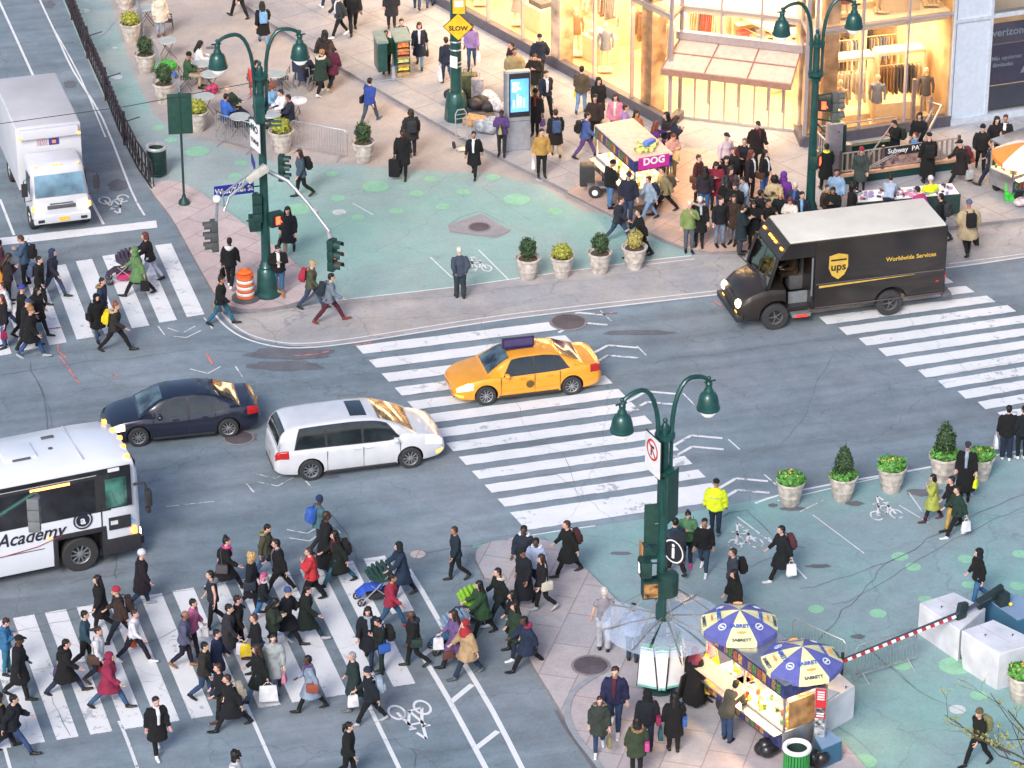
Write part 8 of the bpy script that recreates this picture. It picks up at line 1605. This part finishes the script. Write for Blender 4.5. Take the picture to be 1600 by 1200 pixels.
(1240, 362, 250, 'stand', 'jacket', '#25304a', 'navy', 'short', 'whiteh', 'white haired man with blue shirt by the right lamp post', dict(ex='shirt:blue')),
(1233, 382, 250, 'phone', 'jacket', '#d8cfc6', 'black', 'long', 'auburn', 'auburn haired woman in white fluffy jacket behind the van', dict(s=.97)),
(1250, 377, 268, 'stand2', 'jacket', '#1c2636', 'navy', 'short', 'dkhair', 'young man in navy over light blue shirt left of the lamp post', dict(ex='shirt:skyblue')),
(1196, 388, 300, 'reach', 'tee', '#141418', 'dark', 'short', 'dkhair', 'man in black t-shirt with bare arms at the van windscreen', dict(sk='m')),
(1289, 299, 100, 'walk3', 'coat', '#14181c', 'black', 'short', 'dkhair', 'person in black with neon scarf beside the metal pillar', dict(ex='scarf:neon')),
(1304, 342, 260, 'stand', 'jacket', '#8db4dc', 'bluegrey', 'short', 'dkhair', 'person in light blue hoodie right of the lamp post', dict(sk='m')),
(1290, 354, 300, 'stand', 'jacket', '#4a3628', 'black', 'short', 'brhair', 'short person in brown partly hidden behind the lamp post', dict(s=.85, ex='scarf:mustard')),
(1299, 370, 255, 'phone', 'puffer', '#12161a', 'black', 'short', 'dkhair', 'man in black leather jacket using a phone behind the van roof', dict(sk='m', s=1.04)),
(1329, 362, 350, 'stand', 'coat', '#17171b', 'black', 'curly', 'dkhair', 'woman with curly dark hair in black behind the van roof', dict(ex='shirt:grey')),
(1343, 303, 260, 'walk4', 'coat', '#3c4a48', 'black', 'beanie', 'crimson', 'person in grey green coat and crimson hat by the subway railing', {}),
(1396, 262, 200, 'phone', 'jacket', '#14181e', 'dark', 'short', 'dkhair', 'man in black leather with backpack inside the stairwell', dict(ex='backpack:#2c3a30', z=-.35)),
(1427, 275, 200, 'stand', 'jacket', '#1f86c4', 'dark', 'short', 'auburn', 'person in bright blue jacket coming up the subway stairs', dict(z=-.15, s=.9)),
(1433, 252, 250, 'stand', 'coat', '#18181e', 'black', 'bob', 'dkhair', 'dark figure at the back of the subway entrance', {}),
(1448, 287, 100, 'stand2', 'long', '#14181a', 'black', 'cap', '#1a1c2c', 'large man in long black coat before the subway sign', dict(s=1.06, ex='backpack:black')),
(1452, 336, 100, 'sit', 'jacket', 'neon', 'navy', 'beanie', '#c8ccd8', 'vendor in neon vest and pale hat sitting at the table', dict(ex='belt:ltgrey')),
(1386, 350, 80, 'bend', 'sweater', '#a9bcd8', 'navy', 'short', 'dkhair', 'person in light blue bending over the vendor table', {}),
(1444, 368, 120, 'bend', 'jacket', '#c81e7c', 'black', 'short', 'dkhair', 'person in hot pink jacket bending at the table end', {}),
(1468, 378, 150, 'walk3', 'jacket', '#12181a', 'dark', 'short', 'dkhair', 'person in black with dark backpack behind the van rear', dict(ex='backpack:charcoal')),
(1500, 287, 200, 'stride', 'coat', '#241c24', 'black', 'cap', 'black', 'person in dark brown crossing by the subway with a maroon backpack', dict(ex='backpack:maroon bagL:ltgrey')),
(1531, 268, 265, 'walk3', 'jacket', '#1c1c22', 'black', 'beanie', '#1c1c2c', 'person in black hat with an orange bag near the umbrella', dict(ex='smallR:orange')),
(1553, 256, 280, 'stand', 'jacket', '#1b1722', 'navy', 'long', 'dkhair', 'woman with long dark hair beside the man in white shirt', {}),
(1566, 258, 260, 'stand', 'jacket', '#171b26', 'dark', 'short', 'brhair', 'man in navy jacket over white shirt right of the dark haired woman', dict(ex='shirt:white', sk='m', s=1.03)),
(1548, 292, 150, 'walk1', 'jacket', '#1c2a3a', 'navy', 'short', 'brhair', 'man in dark blue walking away left of the orange umbrella', dict(ex='')),
(1563, 281, 160, 'stand', 'jacket', '#141a1c', 'black', 'short', 'dkhair', 'person in black with a bag just left of the orange umbrella', dict(ex='hbR:black')),
(1510, 399, 100, 'walk4', 'cape', '#b8a078', 'black', 'cap', '#4a5f8a', 'person in beige coat with black skirt and bags behind the van', dict(ex='backpack:black bagR:black', s=1.13, sk='m')),
(41, 446, 170, 'phone', 'jacket', '#3c5a78', 'dark', 'short', '#5a3526', 'man in denim jacket with backpack at the far side of the crosswalk', dict(ex='backpack:black')),
(84, 463, 340, 'walk1', 'jacket', '#2c2c3e', 'jeans', 'hoodup', '#2c3a5c', 'person in navy hood walking right behind the group', {}),
(64, 478, 340, 'walk3', 'jacket', '#17171d', 'black', 'short', 'dkhair', 'man in black jacket with grey blue backpack in the left group', dict(ex='backpack:#46597a')),
(3, 452, 200, 'stand', 'jacket', '#4c1630', 'black', 'short', 'dkhair', 'person in maroon cut off at the left edge beside the taxi', {}),
(15, 474, 20, 'phone', 'jacket', '#2c2228', 'black', 'long', 'brhair', 'brown haired woman in dark holding a phone at the left edge', {}),
(12, 517, 190, 'walk1', 'jacket', '#cdd6e2', '#26406a', 'short', 'brhair', 'person in white jacket at the left edge of the crosswalk', {}),
(37, 525, 20, 'walk3', 'coat', '#17161b', 'black', 'beanie', '#3540a8', 'person in black coat and bright blue hat', {}),
(60, 525, 340, 'wpocket', 'parka', '#15171c', 'dark', 'long', 'dkhair', 'woman in black puffy coat facing the camera with brown bag', dict(ex='sideL:#6a4a44')),
(44, 545, 10, 'wphone', 'coat', '#19191f', 'black', 'cap', '#39496e', 'person in black and slate cap with a pink phone', {}),
(50, 558, 350, 'walk1', 'parka', '#15151a', '#2c4d84', 'beanie', '#a87226', 'person in black parka and amber hat nearest the camera', dict(sc_='ltgrey')),
(8, 543, 200, 'stand2', 'jacket', '#1d1a24', '#2c548c', 'long', 'auburn', 'woman with auburn hair and pink bag at the left edge', dict(ex='smallL:magenta')),
(162, 512, 340, 'walk3', 'jacket', '#26344e', 'black', 'short', 'dkhair', 'person in blue jacket with tan fur hood on the crosswalk', dict(ex='fur:tan')),
(154, 532, 300, 'walk4', 'coat', '#141418', 'jeans', 'hoodup', '#141418', 'person in black hooded coat with bag before the fur hood jacket', dict(ex='sideR:black', s=.92)),
(181, 548, 350, 'stride', 'jacket', '#2b2624', 'black', 'bun', '#8a4a2c', 'woman in brown with huge fur hood and yellow bag striding right', dict(ex='fur:#c8a878 backpack:yellow', sc_='black')),
(218, 461, 185, 'stride', 'parka', '#5d8a4c', '#1b1a22', 'hoodup', '#5d8a4c', 'person in light green parka with a black bag on the crosswalk', dict(ex='bagL:black')),
(236, 441, 185, 'push', 'jacket', '#1a1622', '#b0b8d4', 'bob', 'auburn', 'redhead in black jacket and pale jeans pushing the dark stroller', {}),
(361, 450, 80, 'walk3', 'jacket', '#17191d', 'black', 'short', 'dkhair', 'person in black with white hood on the left island', dict(ex='hood:white bagL:black', sc_='white', sk='d')),
(346, 507, 350, 'walk1', 'jacket', '#14161b', '#1c6a86', 'bun', 'dkhair', 'person in black and teal leggings with a brown paper bag', dict(ex='bagL:#a8784c', sk='m')),
(436, 461, 280, 'phone', 'jacket', '#14151a', '#2f6590', 'short', 'dkhair', 'man in black jacket and tan boots leaning by the lamp post', dict(ex='shirt:white', shoe='boot', sc_='#a8733c')),
(452, 399, 260, 'walk4', 'coat', '#151a2a', '#8a7468', 'long', 'dkhair', 'woman in navy dress coat right of the left lamp post', dict(ex='hbR:black', shoe='boot')),
(487, 482, 350, 'walk1', 'jacket', '#4a5038', 'jeans', 'cap', '#c8b070', 'person in olive jacket and beige cap with maroon backpack', dict(ex='backpack:crimson')),
(515, 503, 8, 'stride', 'jacket', '#6f7d90', '#5c1c30', 'short', 'dkhair', 'man in grey jacket and maroon trousers striding right', dict(ex='backpack:#23303e', sc_='#8a3020')),
(719, 466, 100, 'back', 'jacket', '#3d485c', '#2c3a44', 'short', 'whiteh', 'old man in slate blue jacket with hands behind his back', dict(s=1.02, legs='loose')),
(1117, 836, 75, 'stand2', 'puffer', 'neon', '#1c2e44', 'cap', '#14222a', 'traffic officer in neon yellow jacket at the crosswalk end', dict(ex='belt:ltgrey', s=1.03, sc_='grey', sk='m')),
(1073, 884, 265, 'phone', 'jacket', '#4d8a5c', '#1c2e44', 'bun', 'dkhair', 'woman in mint and green jackets with pink shoes', dict(ex='sideL:green', sc_='hotpink', sk='l')),
(1054, 898, 120, 'walk3', 'jacket', '#223a50', 'black', 'short', 'dkhair', 'person in dark blue with backpack behind the round i sign', dict(ex='backpack:#28303c')),
(1099, 896, 260, 'walk3', 'jacket', '#14161c', '#24405a', 'short', 'dkhair', 'man in black jacket with white hood and white shoes', dict(ex='hood:white', sc_='white', sk='m')),
(1143, 945, 190, 'stand', 'jacket', '#3c4250', 'dark', 'short', 'brhair', 'man in grey with a black backpack facing left', dict(ex='backpack:black')),
(1147, 978, 200, 'walk3', 'parka', '#171a1e', 'black', 'long', 'dkhair', 'woman in black parka above the cart umbrella', {}),
(1221, 906, 195, 'walk1', 'coat', '#172028', 'black', 'short', 'dkhair', 'woman in dark coat with maroon bag and white shopping bag', dict(ex='backpack:#5a2c34 bagL:white', sc_='white')),
(1456, 814, 190, 'wface', 'coat', '#a8b030', '#20242c', 'bob', 'dkhair', 'woman in lime coat and purple boots by the planters', dict(shoe='boot', sc_='#5a1c38', s=.88)),
(1507, 778, 255, 'stand', 'long', '#14161b', 'black', 'cap', 'charcoal', 'man in long black coat and flat cap by the planters', dict(ex='shirt:bluegrey smallL:neon', s=1.03)),
(1484, 828, 190, 'walk3', 'jacket', '#17171c', '#c89a28', 'short', 'dkhair', 'person in black jacket and yellow skirt behind the white bag', dict(s=.96)),
(1494, 838, 195, 'walk1', 'jacket', '#173a30', 'black', 'short', 'dkhair', 'person in dark green with white cloth bag and white shoes', dict(ex='bagL:white', sc_='white', s=.94)),
(1571, 719, 95, 'stand', 'puffer', '#15171a', '#1d2c44', 'short', 'dkhair', 'man in black leather jacket with white bag at the right crosswalk', dict(ex='bagL:white', sc_='white', legs='loose')),
(1595, 718, 110, 'stand2', 'puffer', '#16202a', '#17202c', 'short', 'dkhair', 'man in dark jacket cut off by the right edge', dict(sc_='white')),
(1526, 945, 190, 'walk3', 'jacket', '#16181c', '#2a6ca0', 'hoodup', '#16202a', 'person in black hood and blue jeans behind the white block', {}),
(1527, 1195, 220, 'walk2', 'jacket', '#1c1e1c', '#15151a', 'beanie', '#6a5a3c', 'woman in black with camouflage backpack at the lower right', dict(ex='backpack:#8a8a50')),
(888, 897, 195, 'walk1', 'coat', '#14181a', '#17171a', 'short', 'brhair', 'woman in black quilted coat with dark red bag leaving the corner', dict(ex='backpack:#4a2026')),
(943, 1017, 95, 'stand2', 'tee', '#8d8a98', '#b4b6c4', 'short', 'whiteh', 'old man in patterned shirt and pale trousers seen from behind', dict(s=1.12, legs='loose')),
(988, 1033, 85, 'stand', 'jacket', '#8fa9d6', '#1c4860', 'short', 'brhair', 'person in blue jeans standing under the clear canopy', dict(s=1.0)),
(960, 1144, 262, 'walk3', 'jacket', '#20244e', '#26406a', 'short', 'brhair', 'young man in navy jacket over maroon shirt walking to the camera', dict(ex='shirt:maroon', s=1.12, sc_='white')),
(936, 1177, 268, 'walk4', 'parka', '#333c36', '#26406a', 'short', 'brhair', 'woman in olive parka with big fur hood and paper bag', dict(ex='fur:#8a7a60 bagL:#8a8258', sc_='white', s=.98)),
(1010, 1172, 95, 'stand', 'jacket', '#1a1f2e', 'navy', 'hoodup', '#14141c', 'woman in navy hood with a crimson bag beside the cart queue', dict(ex='sideR:magenta')),
(1052, 1174, 100, 'stand2', 'coat', '#141419', 'black', 'long', 'dkhair', 'woman in black with blue handbag and teal carrier bag', dict(ex='sideR:blue bagL:teal')),
(994, 1212, 95, 'stand', 'parka', '#34452c', 'black', 'long', 'dkhair', 'woman in moss green parka with pink bag at the bottom edge', dict(ex='fur:#8a6a40 sideR:hotpink')),
(1084, 1103, 60, 'stand', 'robe', '#16151a', 'black', 'hijab', '#7a2440', 'woman in long black robe and plum headscarf at the cart', dict(s=.98)),
(1108, 1092, 330, 'stand', 'long', 'yellow', 'black', 'hijab', '#d8707c', 'woman in bright yellow coat and pink headscarf at the cart', dict(s=1.0)),
(1134, 1160, 60, 'bend', 'jacket', '#45443a', '#26446e', 'short', 'dkhair', 'man in grey jacket and jeans bending into the hot dog cart', dict(s=1.0, legs='loose')),
(12, 1054, 0, 'phone', 'jacket', '#1a6ea4', '#1c7490', 'short', 'brhair', 'person in bright blue jacket and teal trousers at the left edge', {}),
(33, 1092, 10, 'walk4', 'coat', '#141a22', 'black', 'cap', 'black', 'heavy man in black coat and black cap on the crosswalk', dict(sk='d', s=1.08)),
(2, 1172, 10, 'walk1', 'coat', '#16181c', 'black', 'long', 'dkhair', 'dark haired woman with yellow collar at the lower left edge', dict(ex='fur:mustard')),
(22, 1176, 0, 'stride2', 'puffer', '#141a2a', '#2c4878', 'short', 'dkhair', 'man in navy jacket and jeans striding at the lower left', dict(s=1.03)),
(103, 1083, 0, 'stride', 'coat', '#17151b', '#26324e', 'short', 'dkhair', 'woman in black coat with plum bag striding on the crosswalk', dict(ex='hood:black hbL:purple')),
(135, 1044, 355, 'walk3', 'sweater', '#22485c', 'black', 'short', 'dkhair', 'man in teal sweater and brown shoes holding a phone', dict(sc_='#8a5a34', ex='phone')),
(160, 987, 200, 'walk4', 'coat', '#18151c', 'black', 'long', '#2c1620', 'woman with very long dark red hair and dark teal bag', dict(ex='hbR:#17404a')),
(190, 1003, 190, 'walk1', 'jacket', '#3d2a26', '#1c2638', 'beanie', 'crimson', 'man in brown leather jacket and crimson hat with backpack', dict(ex='backpack:dbrown scarf:dark')),
(210, 1034, 340, 'stride', 'sweater', '#dcdce8', '#241c34', 'short', 'brhair', 'person in white hoodie with orange bag striding right', dict(ex='bagL:orange', sc_='white', sk='l')),
(156, 1070, 350, 'walk3', 'jacket', '#c8ccd6', '#1c2434', 'short', 'brhair', 'person in white top with brown bag and bright red carrier', dict(ex='sideR:brown bigL:red', sc_='brown')),
(171, 1106, 350, 'stride', 'parka', '#9a1048', '#2c5580', 'hoodup', '#9a1048', 'woman in magenta hooded parka and boots striding right', dict(shoe='boot', ex='hbL:denim')),
(223, 948, 10, 'walk3', 'coat', '#241628', '#1f3a58', 'beanie', '#d8dae6', 'person in dark purple coat and white hat near the coach', dict(sc_='ltgrey')),
(247, 1180, 300, 'walk4', 'coat', '#16161e', '#14141a', 'short', 'dkhair', 'man in black overcoat and white sneakers alone at the bottom', dict(ex='shirt:white', sc_='white')),
(290, 1043, 355, 'walk3', 'jacket', '#4d5070', '#201c3c', 'bald', 'dkhair', 'bald man in slate jacket and tan shoes on the crosswalk', dict(sc_='#9a6c34', sk='t')),
(303, 1024, 350, 'walk4', 'jacket', '#c05a8c', '#241a2c', 'short', 'dkhair', 'person in pink hidden behind the bald man in slate', dict(ex='smallL:white')),
(335, 982, 190, 'walk3', 'vest', '#252a3c', '#181a26', 'short', 'dkhair', 'man in navy vest with grey hood walking left', dict(ex='hood:grey', s=1.0)),
(352, 922, 0, 'stride', 'coat', '#17151a', '#17171c', 'bun', 'dkhair', 'woman in black with hair bun and pink scarf and grey bag', dict(ex='scarf:hotpink sideR:#55505a')),
(394, 955, 0, 'walk4', 'coat', '#151a28', '#2c1c22', 'curly', 'blond', 'blond woman in navy coat walking on the crosswalk', dict(ex='sideR:#2c3548')),
(412, 970, 355, 'walk1', 'jacket', '#16202e', '#2a7ac0', 'beanie+long', '#b8447c+pink', 'girl in pink hat and pink hair with sky blue jeans', dict(ex='scarf:white', s=.9)),
(416, 902, 350, 'wphone', 'jacket', '#4b4a38', '#2c5580', 'short', 'dkhair', 'person in olive jacket and fur hood with navy tote', dict(ex='fur:#8a7f5c sideL:navy')),
(438, 929, 185, 'walk1', 'jacket', '#15161c', 'black', 'short', 'dkhair', 'man in open black jacket and grey shirt walking left', dict(ex='shirt:grey', sc_='ltgrey', sk='l')),
(488, 940, 190, 'wface', 'puffer', '#cc1226', '#14141a', 'short', 'brhair', 'woman in bright red jacket with hand at her face', dict(ex='bagR:black', legs='loose')),
(499, 862, 30, 'walk3', 'jacket', '#3f6a76', 'dark', 'beanie', '#1c3468', 'person in teal with bright blue backpack behind the big man', dict(ex='backpack:bright', sk='d')),
(510, 898, 20, 'walk4', 'long', '#131a22', '#15171c', 'short', '#3c2c24', 'very tall man in long dark navy coat on the road', dict(s=1.13, sk='d')),
(530, 913, 190, 'stride', 'coat', '#16221f', '#1f6a84', 'long', 'dkhair', 'woman in dark coat with long black hair and teal jeans', dict(ex='scarf:maroon backpack:black', shoe='boot')),
(630, 933, 195, 'push', 'coat', '#17304c', '#14181f', 'hoodup', '#17242c', 'person in navy coat pushing the blue and green stroller', dict(sc_='dark')),
(611, 981, 350, 'walk1', 'jacket', '#a80f3c', '#2c5a80', 'bun', 'dkhair', 'woman in crimson jacket and jeans beside the stroller', dict(sc_='red', sk='m')),
(713, 907, 200, 'walk4', 'jacket', '#182c3c', '#16222c', 'short', 'brhair', 'man in navy jacket walking alone by the round corner', dict(s=.97, sk='m')),
(372, 1020, 0, 'walk3', 'jacket', '#1a1318', 'black', 'short', '#3a1c1c', 'person with dark red hair behind the grey coat man', {}),
(358, 1032, 350, 'walk1', 'coat', '#2e2e36', '#17171c', 'short', 'dkhair', 'man in charcoal coat with white bag and plum shoes', dict(ex='bagR:white bagL:#8a4a6a', sc_='maroon')),
(340, 1072, 350, 'walk4', 'coat', '#17264a', '#151a2c', 'short', 'dkhair', 'man in royal navy coat and black mask', {}),
(321, 1094, 350, 'walk3', 'jacket', '#2d2823', '#26446e', 'short', 'dkhair', 'woman in brown jacket with black and white bag', dict(ex='smallL:white', shoe='boot', sk='l')),
(403, 1050, 190, 'walk3', 'jacket', '#141922', '#17171d', 'short', '#5a2e1e', 'brown haired man in black with a yellow carrier bag', dict(ex='bagR:yellow sideL:navy', s=1.02)),
(428, 1024, 350, 'phone', 'puffer', '#2c382c', '#1c2a30', 'long', 'dkhair', 'woman in dark olive jacket with long loose hair', {}),
(447, 1004, 350, 'stride2', 'cape', '#141a24', '#14161c', 'beanie', '#37538a', 'person in wide black cape coat and blue hat', dict(s=1.03)),
(478, 1001, 350, 'stride', 'coat', '#10241f', '#1f3440', 'short', 'dkhair', 'man in very dark green coat striding right', dict(s=1.04, sc_='ltgrey')),
(430, 1082, 270, 'walk4', 'coat', '#9fa9ac', 'bluegrey', 'short', 'dkhair', 'person in light grey coat with striped bag', dict(ex='smallL:pink')),
(408, 1095, 190, 'walk1', 'coat', '#131c1b', '#3c6484', 'long', 'brhair', 'woman in black jacket carrying a big white shopping bag', dict(ex='bigL:white')),
(347, 1126, 200, 'walk3', 'jacket', '#191c26', '#1a1c24', 'short', '#4a2620', 'man in navy jacket hidden behind the black coat with backpack', dict(sc_='brown')),
(364, 1138, 195, 'stride', 'coat', '#161a22', '#171b26', 'short', '#3c281c', 'woman in black coat and sunglasses with beige backpack', dict(ex='backpack:#a89a8a', shoe='boot')),
(487, 1110, 190, 'walk1', 'coat', '#8397b2', '#17191c', 'short', 'dkhair', 'woman in grey blue coat with purple scarf and rust bag', dict(ex='scarf:purple sideL:#a04a30', sk='d')),
(577, 1034, 265, 'walk1', 'coat', '#161d2e', '#1d3050', 'long', 'dkhair', 'woman in navy coat and grey scarf beside the bag carrier', dict(ex='scarf:bluegrey')),
(596, 1052, 200, 'phone', 'jacket', '#15241f', '#17302c', 'short', 'dkhair', 'person in dark green with bright blue handbag', dict(ex='sideL:bright backpack:black')),
(647, 1042, 190, 'walk4', 'puffer', '#15191b', '#141a1c', 'bald', 'dkhair', 'man in black leather jacket with dark green shoulder bag', dict(ex='sideL:dgreen hood:navy', sk='d', s=1.0)),
(555, 1109, 190, 'walk3', 'coat', '#1c3434', '#1f5c74', 'short', 'greyh', 'grey haired man in dark teal coat with glasses', dict(sc_='grey')),
(580, 1130, 190, 'walk1', 'jacket', '#15202e', '#14171e', 'beanie', '#1c2a44', 'person in navy hat and jacket with white plastic bag', dict(ex='bagR:white backpack:bluegrey', sc_='ltgrey')),
(545, 1220, 350, 'walk3', 'jacket', '#131a1a', '#14181c', 'pony', 'dkhair', 'dark haired woman in black with a white and pink bag at the bottom', dict(ex='bagL:white')),
(369, 1262, 340, 'walk1', 'jacket', '#c8ccd4', 'dark', 'curly', 'dkhair', 'curly dark head just entering at the bottom edge', {}),
(713, 1040, 190, 'walk1', 'coat', '#6e5090', '#1c1c26', 'long', 'brhair', 'woman in lilac coat pushing the pale stroller', dict(ex='bagR:white')),
(731, 1057, 195, 'walk1', 'parka', '#b59468', '#1f3450', 'hijab', '#a80f26', 'woman in tan coat and bright red headscarf', dict(ex='hbR:#6a3a2c', sc_='#4a6066')),
(755, 993, 195, 'push', 'parka', '#1f4a2a', '#1b2320', 'long', 'dkhair', 'woman in forest green parka pushing the lime hooded stroller', dict(ex='bagL:#c8d4ec')),
(781, 974, 195, 'walk1', 'jacket', '#15201f', '#17202e', 'short', 'dkhair', 'man in black jacket with pale fur hood and white shoes', dict(ex='fur:#c8c0b0', sc_='white', s=1.03)),
(803, 1012, 195, 'walk3', 'coat', '#17161f', 'black', 'long', 'dkhair', 'woman in black with long dark hair and phone on the corner', {}),
(807, 1030, 200, 'walk3', 'parka', '#1f3a26', '#1c2c4a', 'long', 'dkhair', 'woman in dark green parka and white shoes on the corner', dict(sc_='white')),
(824, 1045, 195, 'stride', 'parka', '#182a48', '#131418', 'short', 'dkhair', 'person in navy parka with pink hood lining striding left', dict(ex='hood:magenta', sk='d')),
(819, 910, 250, 'walk3', 'jacket', '#1c2a3c', 'dark', 'short', 'dkhair', 'man with white hood at the back of the corner group', dict(ex='hood:white', sk='d')),
(819, 946, 230, 'walk4', 'long', '#141d2a', '#14161c', 'cap', '#1b1a20', 'man in long navy coat and dark cap in the corner group', dict(s=1.02, sk='t')),
(838, 926, 250, 'walk3', 'jacket', '#9aabd0', '#1f2c54', 'short', 'dkhair', 'man in pale blue white jacket in the corner group', dict(ex='hood:white', sk='d')),
(848, 955, 200, 'walk4', 'jacket', '#1b1c24', '#171a24', 'long', '#3a1f1c', 'woman with brown hair and pale tote at the right of the group', dict(ex='sideL:cream', sc_='ltgrey')),
]
for r_ in PEOPLE:
 kw = dict(r_[10]); kw.pop('loose', None)
 person(*r_[:10], **kw)
cpos, a, xe = UPS_SEAT; dr = person(1236, 470, 180, 'sit', 'jacket', '#4a2f1c', '#3a2616', 'short', 'dkhair', 'driver in brown uniform sitting in the parcel van', z=0)
q_ = V((cpos.x, cpos.y, 0))+V((cos(a), sin(a), 0))*(xe+.28)+V((-sin(a), cos(a), 0))*(-.1); dr.location = (q_.x, q_.y, .82); dr.rotation_euler = (0, 0, a)
